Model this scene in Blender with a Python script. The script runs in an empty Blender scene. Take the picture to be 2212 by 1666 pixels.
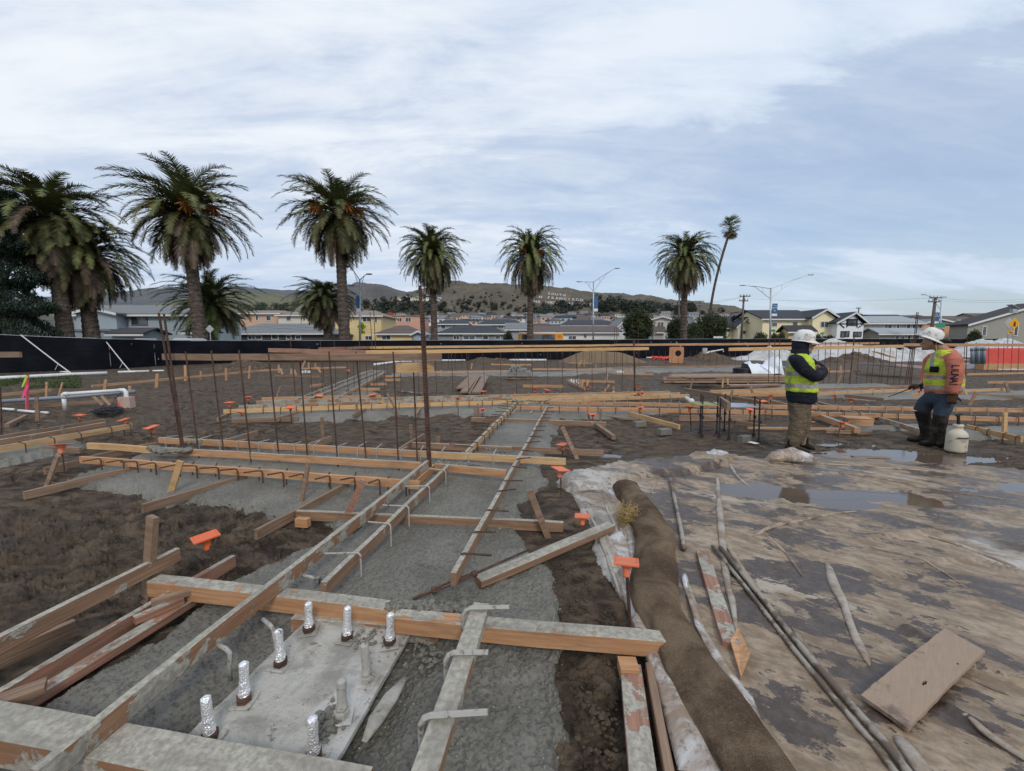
import bpy, bmesh, math, random
import numpy as np
from mathutils import Vector, Matrix, noise as mnoise
random.seed(7)
R = math.radians
sc = bpy.context.scene
COL = sc.collection
# ------------------------------------------------------------ camera
FPX, HY, CX, CY, CAMH = 900.0, 740.0, 1106.0, 833.0, 1.62   # measured on a 2212 px wide copy of the photo
TH = math.atan((CY - HY) / FPX)
cam = bpy.data.cameras.new("camera"); camo = bpy.data.objects.new("camera", cam); COL.objects.link(camo)
camo.location = (0, 0, CAMH); camo.rotation_euler = (R(90) - TH, 0, 0)
cam.sensor_width = 36; cam.lens = 36 * FPX / 2212; cam.clip_start = 0.05; cam.clip_end = 20000
sc.camera = camo
# ------------------------------------------------------------ light
sc.view_settings.view_transform = 'Standard'; sc.view_settings.look = 'None'
sc.view_settings.exposure = 0.0; sc.view_settings.gamma = 1.0
SUN_EL, SUN_AZ = R(42), R(165)
sl = bpy.data.lights.new("sun", 'SUN'); sl.energy = 1.5; sl.angle = R(14); sl.color = (1, .92, .80)
so = bpy.data.objects.new("sun", sl); COL.objects.link(so)
sd = Vector((math.sin(SUN_AZ) * math.cos(SUN_EL), math.cos(SUN_AZ) * math.cos(SUN_EL), math.sin(SUN_EL)))
so.rotation_euler = sd.to_track_quat('Z', 'Y').to_euler()

class NT:
    """tiny node-tree helper"""
    def __init__(s, tree): s.t = tree; s.n = tree.nodes; s.l = tree.links
    def new(s, ty, **kw):
        n = s.n.new(ty)
        for k, v in kw.items(): setattr(n, k, v)
        return n
    def put(s, sock, v):
        if v is None: return
        if isinstance(v, bpy.types.NodeSocket): s.l.new(v, sock)
        elif isinstance(v, (tuple, list)) and len(v) == 3 and sock.type == 'RGBA': sock.default_value = (*v, 1)
        else: sock.default_value = v
    def math(s, op, a, b=None, c=None, clamp=False):
        n = s.new('ShaderNodeMath', operation=op); n.use_clamp = clamp
        s.put(n.inputs[0], a); s.put(n.inputs[1], b)
        if c is not None: s.put(n.inputs[2], c)
        return n.outputs[0]
    def vmath(s, op, a, b=None):
        n = s.new('ShaderNodeVectorMath', operation=op); s.put(n.inputs[0], a); s.put(n.inputs[1], b); return n.outputs[0]
    def mapp(s, co, scale=(1, 1, 1), rot=(0, 0, 0), loc=(0, 0, 0)):
        n = s.new('ShaderNodeMapping'); s.put(n.inputs['Vector'], co)
        n.inputs['Scale'].default_value = scale; n.inputs['Rotation'].default_value = rot; n.inputs['Location'].default_value = loc
        return n.outputs[0]
    def noise(s, co, scale, detail=4, rough=.55, dist=0):
        n = s.new('ShaderNodeTexNoise'); s.put(n.inputs['Vector'], co)
        n.inputs['Scale'].default_value = scale; n.inputs['Detail'].default_value = detail
        n.inputs['Roughness'].default_value = rough; n.inputs['Distortion'].default_value = dist
        return n.outputs['Fac']
    def voro(s, co, scale, feat='F1'):
        n = s.new('ShaderNodeTexVoronoi', feature=feat); s.put(n.inputs['Vector'], co); n.inputs['Scale'].default_value = scale
        return n.outputs['Distance']
    def ss(s, v, a, b, lo=0., hi=1.):
        n = s.new('ShaderNodeMapRange', interpolation_type='SMOOTHSTEP'); s.put(n.inputs[0], v)
        n.inputs[1].default_value = a; n.inputs[2].default_value = b; n.inputs[3].default_value = lo; n.inputs[4].default_value = hi
        return n.outputs[0]
    def mix(s, f, a, b, mode='MIX'):
        n = s.new('ShaderNodeMix', data_type='RGBA', blend_type=mode)
        s.put(n.inputs[0], f); s.put(n.inputs[6], a); s.put(n.inputs[7], b); return n.outputs[2]
    def fmix(s, f, a, b):
        n = s.new('ShaderNodeMix', data_type='FLOAT'); s.put(n.inputs[0], f); s.put(n.inputs[2], a); s.put(n.inputs[3], b); return n.outputs[0]
    def bump(s, h, strength=.5, dist=.01, nrm=None):
        n = s.new('ShaderNodeBump'); s.put(n.inputs['Height'], h)
        n.inputs['Strength'].default_value = strength; n.inputs['Distance'].default_value = dist
        if nrm is not None: s.put(n.inputs['Normal'], nrm)
        return n.outputs[0]
    def obj(s): return s.new('ShaderNodeTexCoord').outputs['Object']
    def pos(s): return s.new('ShaderNodeNewGeometry').outputs['Position']
    def nz(s):
        x = s.new('ShaderNodeSeparateXYZ'); s.put(x.inputs[0], s.new('ShaderNodeNewGeometry').outputs['Normal']); return x.outputs[2]
    def rnd(s): return s.new('ShaderNodeObjectInfo').outputs['Random']
    def objr(s):   # object coords shifted per object
        return s.vmath('ADD', s.obj(), s.mul3(s.rnd(), 37.))
    def mul3(s, f, k):
        n = s.new('ShaderNodeCombineXYZ'); v = s.math('MULTIPLY', f, k)
        for i in range(3): s.put(n.inputs[i], v)
        return n.outputs[0]

def M(name, col=(.5, .5, .5), rough=.7, metal=0., fn=None, spec=.5):
    m = bpy.data.materials.new(name); m.use_nodes = True
    t = NT(m.node_tree); p = t.n['Principled BSDF']
    p.inputs['Base Color'].default_value = (*col, 1); p.inputs['Roughness'].default_value = rough; p.inputs['Metallic'].default_value = metal
    p.inputs['Specular IOR Level'].default_value = spec
    if fn:
        r = fn(t)
        for k, v in r.items(): t.put(p.inputs[k], v)
    return m

# sky: Nishita light behind procedural cloud layers
w = bpy.data.worlds.new("World"); sc.world = w; w.use_nodes = True
t = NT(w.node_tree); t.n.clear()
sky = t.new('ShaderNodeTexSky', sky_type='NISHITA'); sky.sun_disc = False
sky.sun_elevation = SUN_EL; sky.sun_rotation = SUN_AZ; sky.dust_density = 2
d = t.new('ShaderNodeTexCoord').outputs['Generated']
sx = t.new('ShaderNodeSeparateXYZ'); t.put(sx.inputs[0], d)
den = t.math('ADD', t.math('MAXIMUM', sx.outputs[2], 0.), .22)
cx = t.new('ShaderNodeCombineXYZ'); t.put(cx.inputs[0], t.math('DIVIDE', sx.outputs[0], den)); t.put(cx.inputs[1], t.math('DIVIDE', sx.outputs[1], den))
cl = cx.outputs[0]
n1 = t.noise(t.mapp(cl, (.45, .9, 1), (0, 0, R(-18)), (3.1, 1.4, 0)), 1.0, 7, .55, .5)      # big soft banks
n2 = t.noise(t.mapp(cl, (.5, 1.9, 1), (0, 0, R(-14)), (7, 2, 0)), 2.1, 9, .62, .5)        # streaks
n3 = t.noise(t.mapp(cl, (.8, 1.6, 1), (0, 0, R(-24)), (1, 9, 0)), 4.5, 6, .6, .5)
right = t.ss(sx.outputs[0], -.25, .6)                                                     # the cover is thinner to the right
zz = sx.outputs[2]
dens = t.math('ADD', t.math('MULTIPLY', n1, .9), t.math('ADD', t.math('MULTIPLY', n2, .45), t.math('MULTIPLY', n3, .12)))
thin = t.math('MULTIPLY', right, t.ss(zz, .62, .16))
cover = t.ss(t.math('SUBTRACT', dens, t.math('MULTIPLY', thin, .13)), .50, .76)
cover = t.math('MAXIMUM', cover, t.math('SUBTRACT', .94, t.math('MULTIPLY', thin, .48)))
lum = t.math('ADD', t.math('MULTIPLY', n1, .55), t.math('ADD', t.math('MULTIPLY', n2, .6), t.math('MULTIPLY', n3, .28)))
ccol = t.mix(t.ss(lum, .52, .88), (.50, .61, .80), (.88, .93, .99))
ccol = t.mix(t.math('MULTIPLY', right, .28), ccol, (.52, .68, .92))
low = t.ss(zz, .34, .02)
ccol = t.mix(t.math('MULTIPLY', low, .5), ccol, (.52, .64, .84))
bg1 = t.new('ShaderNodeBackground'); t.put(bg1.inputs[0], sky.outputs[0]); bg1.inputs[1].default_value = .15
bg2 = t.new('ShaderNodeBackground'); t.put(bg2.inputs[0], ccol); bg2.inputs[1].default_value = 1.0
mx = t.new('ShaderNodeMixShader'); t.put(mx.inputs[0], cover); t.l.new(bg1.outputs[0], mx.inputs[1]); t.l.new(bg2.outputs[0], mx.inputs[2])
wo = t.new('ShaderNodeOutputWorld'); t.l.new(mx.outputs[0], wo.inputs[0])

# ------------------------------------------------------------ measuring helpers
cT, sT = math.cos(TH), math.sin(TH)
def ray(px, py):
    u, v = (px - CX) / FPX, (CY - py) / FPX
    return Vector((u, cT + v * sT, -sT + v * cT))          # right, forward, up
def G(px, py, z=0.):                                        # point of the plane z seen at a pixel
    r = ray(px, py); k = (z - CAMH) / r.z
    return Vector((r.x * k, r.y * k, z))
def P(px, py, Y):                                           # point at depth Y seen at a pixel
    r = ray(px, py); k = Y / r.y
    return Vector((r.x * k, Y, CAMH + r.z * k))
def A1(x, y): return (x / 4, 624.6 + y / 4)
def A2(x, y): return (553 + x / 4, 624.6 + y / 4)
def A3(x, y): return (1106 + x / 4, 624.6 + y / 4)
def A4(x, y): return (1659 + x / 4, 624.6 + y / 4)
def B1(x, y): return (x / 2, 832.8 + y / 2)
def B2(x, y): return (1106 + x / 2, 832.8 + y / 2)

# ------------------------------------------------------------ object helpers
def tag(o, label=None, cat=None, group=None, kind=None):
    if label: o['label'] = label
    if cat: o['category'] = cat
    if group: o['group'] = group
    if kind: o['kind'] = kind
    return o
def empty(name, loc=(0, 0, 0), rz=0, label=None, cat=None, group=None):
    o = bpy.data.objects.new(name, None); COL.objects.link(o); o.empty_display_size = .1
    o.location = loc; o.rotation_euler = (0, 0, rz); return tag(o, label, cat, group)
class MB:
    def __init__(s): s.v = []; s.f = []; s.m = []; s.mi = 0
    def add(s, vs, fs):
        b = len(s.v); s.v += [tuple(v) for v in vs]; s.f += [tuple(b + i for i in f) for f in fs]; s.m += [s.mi] * len(fs); return s
    def box(s, c, size, rot=None):
        x, y, z = size[0] / 2, size[1] / 2, size[2] / 2
        vs = [Vector((a, b, d)) for d in (-z, z) for a, b in ((-x, -y), (x, -y), (x, y), (-x, y))]
        if rot is not None: vs = [rot @ v for v in vs]
        c = Vector(c); return s.add([v + c for v in vs], [(3, 2, 1, 0), (4, 5, 6, 7), (0, 1, 5, 4), (1, 2, 6, 5), (2, 3, 7, 6), (3, 0, 4, 7)])
    def bx(s, x0, x1, y0, y1, z0, z1): return s.box(((x0 + x1) / 2, (y0 + y1) / 2, (z0 + z1) / 2), (x1 - x0, y1 - y0, z1 - z0))
    def tube(s, path, rad, n=8, cap=True, flat=1., up=None):
        path = [Vector(p) for p in path]; k = len(path)
        if not hasattr(rad, '__len__'): rad = [rad] * k
        rings = []; prev = None
        for i, p in enumerate(path):
            tdir = (path[min(i + 1, k - 1)] - path[max(i - 1, 0)]).normalized()
            if prev is None:
                a = Vector(up) if up else (Vector((0, 0, 1)) if abs(tdir.z) < .9 else Vector((1, 0, 0)))
            else: a = prev
            x = tdir.cross(a).normalized(); yv = x.cross(tdir).normalized(); prev = yv
            rings.append([p + (x * math.cos(q) + yv * math.sin(q) * flat) * rad[i] for q in (2 * math.pi * j / n for j in range(n))])
        return s.loft(rings, cap)
    def loft(s, rings, cap=True):
        n = len(rings[0]); vs = [v for r in rings for v in r]; fs = []
        for i in range(len(rings) - 1):
            for j in range(n):
                a, b = i * n + j, i * n + (j + 1) % n
                fs.append((a, b, b + n, a + n))
        if cap: fs.append(tuple(range(n - 1, -1, -1))); fs.append(tuple(range((len(rings) - 1) * n, len(rings) * n)))
        return s.add(vs, fs)
    def prism(s, pts, thick):                               # planar polygon pushed by a vector
        n = len(pts); t_ = Vector(thick); pts = [Vector(p) for p in pts]
        return s.add(pts + [p + t_ for p in pts], [tuple(range(n - 1, -1, -1)), tuple(range(n, 2 * n))] + [(i, (i + 1) % n, n + (i + 1) % n, n + i) for i in range(n)])
    def ball(s, c, r, n=8, m=6, rot=None):
        r = r if hasattr(r, '__len__') else (r, r, r); rings = []
        for i in range(m + 1):
            a = math.pi * i / m; rr = max(math.sin(a), .02); ring = []
            for j in range(n):
                v = Vector((r[0] * rr * math.cos(2 * math.pi * j / n), r[1] * rr * math.sin(2 * math.pi * j / n), -r[2] * math.cos(a)))
                if rot is not None: v = rot @ v
                ring.append(v + Vector(c))
            rings.append(ring)
        return s.loft(rings)
    def build(s, name, mats, parent=None, smooth=False, loc=None, **tg):
        me = bpy.data.meshes.new(name); me.from_pydata(s.v, [], s.f)
        for m in (mats if isinstance(mats, (list, tuple)) else [mats]): me.materials.append(m)
        if any(s.m): me.polygons.foreach_set('material_index', s.m)
        if smooth: me.polygons.foreach_set('use_smooth', [True] * len(s.f))
        bm = bmesh.new(); bm.from_mesh(me); bmesh.ops.recalc_face_normals(bm, faces=bm.faces); bm.to_mesh(me); bm.free()
        o = bpy.data.objects.new(name, me); COL.objects.link(o)
        if parent is not None: o.parent = parent
        if loc is not None: o.location = loc
        return tag(o, **tg)
def copy_tree(o, parent=None):
    c = o.copy(); COL.objects.link(c); c.parent = parent
    for ch in list(o.children): copy_tree(ch, c)
    return c

# ------------------------------------------------------------ numpy noise
_rs = np.random.RandomState(5); _perm = _rs.permutation(4096); _val = _rs.rand(4096) * 2 - 1
def vnoise(x, y, seed=0):
    xi = np.floor(x).astype(np.int64); yi = np.floor(y).astype(np.int64); fx = x - xi; fy = y - yi
    fx = fx * fx * fx * (fx * (fx * 6 - 15) + 10); fy = fy * fy * fy * (fy * (fy * 6 - 15) + 10)
    def h(a, b): return _val[_perm[(_perm[(a + seed * 131) & 4095] + b) & 4095]]
    return (h(xi, yi) * (1 - fx) + h(xi + 1, yi) * fx) * (1 - fy) + (h(xi, yi + 1) * (1 - fx) + h(xi + 1, yi + 1) * fx) * fy
def fbm(x, y, sc_, oct=4, gain=.5, seed=0):
    s_ = 0; a = 1.; k = 1. / sc_
    for i in range(oct):
        s_ = s_ + a * vnoise(x * k * 1. + y * k * .13 + 17.3 * i, y * k - x * k * .13 + 9.1 * i, seed + i); a *= gain; k *= 2.03
    return s_
def sdf(X, Y, poly):                                         # >0 outside, <0 inside
    X = np.asarray(X, float); Y = np.asarray(Y, float)
    dmin = np.full(X.shape, 1e9); ins = np.zeros(X.shape, bool); n = len(poly)
    for i in range(n):
        ax, ay = poly[i]; bx_, by_ = poly[(i + 1) % n]; ex, ey = bx_ - ax, by_ - ay
        t_ = np.clip(((X - ax) * ex + (Y - ay) * ey) / (ex * ex + ey * ey + 1e-12), 0, 1)
        dmin = np.minimum(dmin, (X - ax - t_ * ex) ** 2 + (Y - ay - t_ * ey) ** 2)
        c = ((ay > Y) != (by_ > Y)) & (X < ex * (Y - ay) / (ey if ey else 1e-12) + ax); ins ^= c
    dd = np.sqrt(dmin); return np.where(ins, -dd, dd)
def dline(X, Y, pts):                                        # distance to an open polyline
    dmin = np.full(X.shape, 1e9)
    for (ax, ay), (bx_, by_) in zip(pts[:-1], pts[1:]):
        ex, ey = bx_ - ax, by_ - ay
        t_ = np.clip(((X - ax) * ex + (Y - ay) * ey) / (ex * ex + ey * ey + 1e-12), 0, 1)
        dmin = np.minimum(dmin, (X - ax - t_ * ex) ** 2 + (Y - ay - t_ * ey) ** 2)
    return np.sqrt(dmin)
def sstep(x, a, b):
    t_ = np.clip((x - a) / (b - a), 0, 1); return t_ * t_ * (3 - 2 * t_)
def GP(pts, z=0.): return [tuple(G(x, y, z)[:2]) for x, y in pts]
# ------------------------------------------------------------ materials
def f_mud(t):
    p = t.pos()
    a = t.noise(p, .55, 5, .6); b = t.noise(t.mapp(p, (1, 1.5, 1)), 5., 8, .65, .4); c = t.noise(p, 28., 6, .7); e = t.noise(p, 2.1, 6, .6, 1.)
    col = t.mix(t.ss(b, .36, .66), (.036, .026, .019), (.170, .125, .086))
    col = t.mix(t.ss(a, .45, .62, 0, .55), col, (.125, .090, .062))
    col = t.mix(t.ss(c, .60, .78, 0, .5), col, (.155, .118, .085))
    wet = t.ss(e, .50, .62)
    col = t.mix(t.math('MULTIPLY', wet, .5), col, (.040, .029, .023))
    h = t.math('ADD', t.math('MULTIPLY', b, 1.), t.math('MULTIPLY', c, .35))
    return {'Base Color': col, 'Roughness': t.fmix(wet, .85, .42), 'Normal': t.bump(h, 1., .09), 'Specular IOR Level': .22}
m_mud = M('mud', fn=f_mud)
def f_conc(t):
    p = t.pos()
    a = t.noise(p, 1.3, 5, .6); b = t.noise(p, 14., 8, .72); c = t.voro(t.vmath('ADD', p, t.mul3(b, .06)), 38.); e = t.noise(p, 70, 4, .7)
    g = t.noise(p, 4., 6, .6, .6)
    col = t.mix(t.ss(a, .35, .65), (.140, .132, .112), (.205, .196, .168))
    col = t.mix(t.ss(b, .55, .8, 0, .6), col, (.27, .258, .222))
    col = t.mix(t.ss(g, .58, .72, 0, .75), col, (.088, .080, .066))
    col = t.mix(t.ss(e, .28, .42, .35, 0), col, (.08, .078, .07))
    h = t.math('ADD', t.math('MULTIPLY', b, .8), t.math('MULTIPLY', t.ss(c, .0, .6), -.35))
    h = t.math('ADD', h, t.math('MULTIPLY', e, .18))
    return {'Base Color': col, 'Roughness': t.fmix(t.ss(g, .45, .6), .62, .42), 'Normal': t.bump(h, .9, .028)}
m_conc = M('wet_concrete', fn=f_conc)
def f_tarp(t):
    p = t.pos()
    q = t.mapp(t.mapp(p, (1, 1, 1), (0, 0, R(33))), (.80, 1.40, 1))
    a = t.noise(q, 1.7, 12, .70, .25); b = t.noise(q, 8., 10, .72, .2); c = t.noise(t.mapp(p, (2, 2, 1)), 9., 6, .7); f = t.noise(t.mapp(t.mapp(p, (1, 1, 1), (0, 0, R(40))), (.5, 1.6, 1), (0, 0, 0), (5, 3, 0)), 1.6, 7, .66, .5)
    dry = t.mix(t.ss(b, .38, .66), (.180, .128, .082), (.365, .282, .200))
    dry = t.mix(t.ss(f, .55, .68, 0, .8), dry, (.43, .375, .31))
    at = t.new('ShaderNodeAttribute', attribute_name='clean').outputs['Fac']
    cl_ = t.math('MULTIPLY', at, t.ss(t.math('ADD', b, t.math('MULTIPLY', c, .2)), .40, .62))
    dry = t.mix(t.math('MULTIPLY', cl_, .75), dry, (.50, .49, .47))
    m = t.math('ADD', t.math('MULTIPLY', a, .8), t.math('ADD', t.math('MULTIPLY', b, .28), t.math('MULTIPLY', c, .06)))
    wet = t.ss(m, .574, .588)
    wet = t.math('MULTIPLY', wet, t.math('SUBTRACT', 1., t.math('MULTIPLY', at, .5)))
    col = t.mix(wet, dry, t.mix(t.ss(c, .4, .7), (.058, .040, .031), (.105, .077, .060)))
    col = t.mix(t.ss(c, .70, .76, 0, .8), col, (.05, .035, .028))
    h = t.math('ADD', b, t.math('MULTIPLY', c, .5))
    return {'Base Color': col, 'Roughness': t.fmix(wet, .60, .30), 'Normal': t.bump(t.math('ADD', h, t.math('MULTIPLY', t.noise(t.mapp(t.mapp(p, (1, 1, 1), (0, 0, R(33))), (.4, 3.2, 1)), 7., 5, .6, 1.2), 1.2)), .45, .010)}
m_tarp = M('muddy_plastic_tarp', fn=f_tarp)
def f_plast(t):
    p = t.pos(); a = t.noise(p, 3.2, 7, .66, .7); b = t.noise(p, 22., 6, .7)
    col = t.mix(t.ss(a, .38, .58), (.56, .56, .56), (.26, .19, .135)); col = t.mix(t.ss(b, .52, .66, 0, .8), col, (.13, .095, .07))
    return {'Base Color': col, 'Roughness': .38, 'Normal': t.bump(t.noise(p, 9, 5, .6, .8), .5, .02)}
m_plast = M('dirty_white_plastic', fn=f_plast)
def f_white_sheet(t):
    p = t.pos(); a = t.noise(p, 1.4, 6, .6, .8); b = t.noise(p, .7, 3)
    return {'Base Color': t.mix(t.ss(a, .42, .68, 0, .7), (.56, .57, .58), (.36, .32, .28)), 'Roughness': .45, 'Normal': t.bump(t.noise(t.mapp(p, (1, .5, 2)), 3, 5, .6, 1.2), 1., .18)}
m_sheet = M('white_plastic_sheeting', fn=f_white_sheet)
def wood(name, c1, c2, crete=0., dirt=.3, top=.6):
    def fn(t):
        o = t.objr()
        g = t.noise(t.mapp(o, (1.2, 26, 26)), 2.2, 6, .6, .25); k = t.noise(t.mapp(o, (1, 4, 4)), 2.6, 5, .6); s_ = t.noise(o, 34, 5, .7); big = t.noise(o, 5.5, 6, .62, .3)
        col = t.mix(t.ss(g, .35, .68), c1, c2)
        col = t.mix(t.ss(t.rnd(), 0, 1, 0, .35), col, tuple(x * .75 for x in c1))
        col = t.mix(t.ss(k, .50, .68, 0, dirt), col, (.10, .065, .042))
        rough = .62
        h = t.math('MULTIPLY', g, .5)
        if crete > 0:
            up = t.math('MULTIPLY', t.ss(t.nz(), .3, .8), top)
            m = t.ss(t.math('ADD', t.math('ADD', big, t.math('MULTIPLY', s_, .14)), t.math('ADD', up, crete - .5)), .565, .60)
            cc = t.mix(t.ss(s_, .35, .65), (.25, .23, .19), (.43, .40, .335))
            cc = t.mix(t.ss(k, .45, .62, 0, .45), cc, (.19, .175, .15))
            col = t.mix(m, col, cc); h = t.math('ADD', h, t.math('ADD', t.math('MULTIPLY', m, 1.2), t.math('MULTIPLY', s_, .6)))
        spk = t.ss(t.voro(o, 75.), .16, .10); spk = t.math('MULTIPLY', spk, t.ss(t.noise(o, 11, 3), .5, .62))
        col = t.mix(spk, col, (.36, .34, .31))
        return {'Base Color': col, 'Roughness': rough, 'Normal': t.bump(h, .6, .006)}
    return M(name, fn=fn)
w_new = wood('fresh_lumber', (.42, .215, .10), (.59, .34, .18), 0, .3)
w_newc = wood('fresh_lumber_splashed', (.40, .205, .10), (.57, .33, .175), .30, .35, .30)
w_yel = wood('yellow_lumber', (.50, .30, .13), (.66, .43, .21), .0, .25)
w_yelc = wood('yellow_lumber_splashed', (.46, .28, .13), (.62, .41, .21), .34, .3, .32)
w_old = wood('weathered_lumber', (.20, .125, .080), (.33, .225, .150), .0, .45)
w_oldc = wood('weathered_lumber_splashed', (.22, .125, .075), (.34, .21, .13), .38, .4, .55)
w_crt = wood('cement_coated_lumber', (.25, .13, .07), (.36, .20, .11), .52, .2, .9)
w_pink = wood('old_pink_lumber', (.27, .13, .085), (.40, .22, .15), .10, .5, .45)
w_far = wood('far_lumber', (.42, .22, .11), (.56, .34, .18), .22, .3, .5)
w_ply = M('muddy_plywood', fn=lambda t: {'Base Color': t.mix(t.ss(t.noise(t.mapp(t.pos(), (1, 1, 1)), 3.5, 8, .7), .56, .66), t.mix(t.noise(t.mapp(t.mapp(t.pos(), (1, 1, 1), (0, 0, R(-45))), (3, 34, 1)), 3., 5, .6), (.26, .18, .125), (.36, .265, .19)), (.13, .09, .068)), 'Roughness': .6, 'Normal': t.bump(t.noise(t.pos(), 40, 5, .7), .5, .004)})
def f_rust(t):
    o = t.pos(); a = t.noise(o, 9, 5, .65); tc = t.obj()
    wv = t.new('ShaderNodeTexWave', wave_type='BANDS', bands_direction='Z'); t.put(wv.inputs['Vector'], o); wv.inputs['Scale'].default_value = 22; 
    return {'Base Color': t.mix(t.ss(a, .35, .7), (.055, .032, .026), (.135, .068, .042)), 'Roughness': .75, 'Metallic': .25, 'Normal': t.bump(wv.outputs['Fac'], .6, .004)}
m_rust = M('rusty_rebar', fn=f_rust)
m_darkbar = M('dark_steel_bar', (.05, .045, .05), .55, .5)
def f_crbar(t):
    o = t.pos(); return {'Base Color': t.mix(t.ss(t.noise(o, 30, 5, .7), .52, .66), (.36, .35, .32), (.14, .10, .08)), 'Roughness': .8, 'Normal': t.bump(t.noise(o, 60, 4), .6, .004)}
m_crbar = M('cement_coated_rebar', fn=f_crbar)
def f_cap(t):
    o = t.objr(); return {'Base Color': t.mix(t.ss(t.noise(o, 30, 5), .58, .75, 0, .5), t.mix(t.rnd(), (.74, .13, .04), (.66, .20, .10)), (.42, .2, .13)), 'Roughness': .45}
m_cap = M('orange_plastic', fn=f_cap)
m_black = M('black_fabric', (.008, .009, .014), .85, spec=.15, fn=lambda t: {'Base Color': t.mix(t.ss(t.noise(t.pos(), .9, 5, .6), .4, .7), (.004, .005, .009), (.009, .011, .017)), 'Normal': t.bump(t.noise(t.mapp(t.pos(), (.7, .7, 2.2)), 2.2, 5, .6, .8), 1., .05)})
m_pvc = M('white_pvc', fn=lambda t: {'Base Color': t.mix(t.ss(t.noise(t.pos(), 2.5, 5), .5, .7, 0, .6), (.66, .68, .68), (.42, .38, .32)), 'Roughness': .35})
m_gpipe = M('grey_pvc', (.20, .23, .27), .4)
m_rope = M('white_rope', (.55, .53, .5), .8)
m_wire = M('black_cable', (.012, .013, .017), .5)
m_galv = M('galvanised_steel', (.42, .45, .47), .42, .55)
m_white = M('white_paint', (.70, .72, .73), .5)
m_glass = M('window_glass', (.03, .04, .045), .08, fn=lambda t: {'Base Color': t.mix(t.ss(t.noise(t.objr(), .9, 3), .4, .6), (.025, .032, .04), (.10, .12, .13))})
m_foil = M('crumpled_foil', (.80, .80, .82), .42, .7, fn=lambda t: {'Normal': t.bump(t.voro(t.objr(), 120.), .7, .006), 'Base Color': t.mix(t.ss(t.noise(t.objr(), 16, 4), .62, .72), (.88, .88, .89), (.24, .17, .13))})
def f_plate(t):
    p = t.pos(); a = t.noise(p, 5.5, 7, .65, .5); b = t.noise(p, 38, 6, .75); c = t.noise(p, 2.2, 4, .6)
    col = t.mix(t.ss(a, .35, .6), (.30, .285, .25), (.50, .48, .43)); col = t.mix(t.ss(c, .52, .62, 0, .8), col, (.58, .575, .55))
    col = t.mix(t.math('MULTIPLY', t.ss(b, .58, .66), t.ss(c, .54, .44)), col, (.13, .06, .038)); col = t.mix(t.ss(a, .64, .72, 0, .8), col, (.14, .13, .11))
    col = t.mix(t.ss(t.noise(p, 13, 5, .7), .60, .68, 0, .75), col, (.15, .10, .075)); col = t.mix(t.ss(t.voro(t.vmath('ADD', p, t.mul3(b, .03)), 60.), .20, .12, 0, .6), col, (.2, .19, .16))
    return {'Base Color': col, 'Roughness': .85, 'Normal': t.bump(t.math('ADD', b, t.math('MULTIPLY', a, .8)), 1., .014)}
m_plate = M('cement_skimmed_plate', fn=f_plate)
def f_burlap(t):
    p = t.pos(); a = t.noise(p, 3.4, 6, .62, .4); b = t.noise(t.mapp(p, (1, 1.6, 1)), 60, 4, .8); c = t.noise(p, 170, 2, .8)
    col = t.mix(t.ss(a, .36, .66), (.080, .053, .035), (.200, .145, .098)); col = t.mix(t.ss(b, .5, .75, 0, .55), col, (.28, .205, .14))
    col = t.mix(t.ss(c, .35, .5, .5, 0), col, (.04, .027, .018))
    return {'Base Color': col, 'Roughness': .95, 'Normal': t.bump(t.math('ADD', b, c), .9, .006), 'Specular IOR Level': .1}
m_burlap = M('brown_burlap', fn=f_burlap)
m_straw = M('straw', (.36, .25, .10), .8)
def f_water(t):
    return {'Base Color': (.11, .082, .062, 1), 'Roughness': .07, 'Normal': t.bump(t.noise(t.pos(), 7, 3), .05, .01)}
m_water = M('muddy_water', fn=f_water, spec=.7)
m_sand = M('sand_heap', fn=lambda t: {'Base Color': t.mix(t.noise(t.pos(), 2.5, 6), (.13, .088, .048), (.19, .135, .08)), 'Roughness': .9, 'Normal': t.bump(t.noise(t.pos(), 9, 5), .5, .05)})
m_grass = M('grass', fn=lambda t: {'Base Color': t.mix(t.noise(t.pos(), 3, 5), (.03, .05, .012), (.07, .10, .03)), 'Roughness': .9})
def leafmat(name, c1, c2, c3, sc_=1.2):
    return M(name, fn=lambda t: {'Base Color': t.mix(t.ss(t.noise(t.pos(), sc_ * 3, 3), .58, .75), t.mix(t.ss(t.noise(t.pos(), sc_, 3), .38, .62), c1, c2), c3), 'Roughness': .55, 'Specular IOR Level': .3})
def flat(name, c, rough=.75, k=.12, sc_=3.):
    d_ = tuple(x * (1 - k * 2) for x in c); e_ = tuple(min(1, x * (1 + k)) for x in c)
    return M(name, rough=rough, fn=lambda t: {'Base Color': t.mix(t.noise(t.pos(), sc_, 5, .6), d_, e_)})
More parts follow.
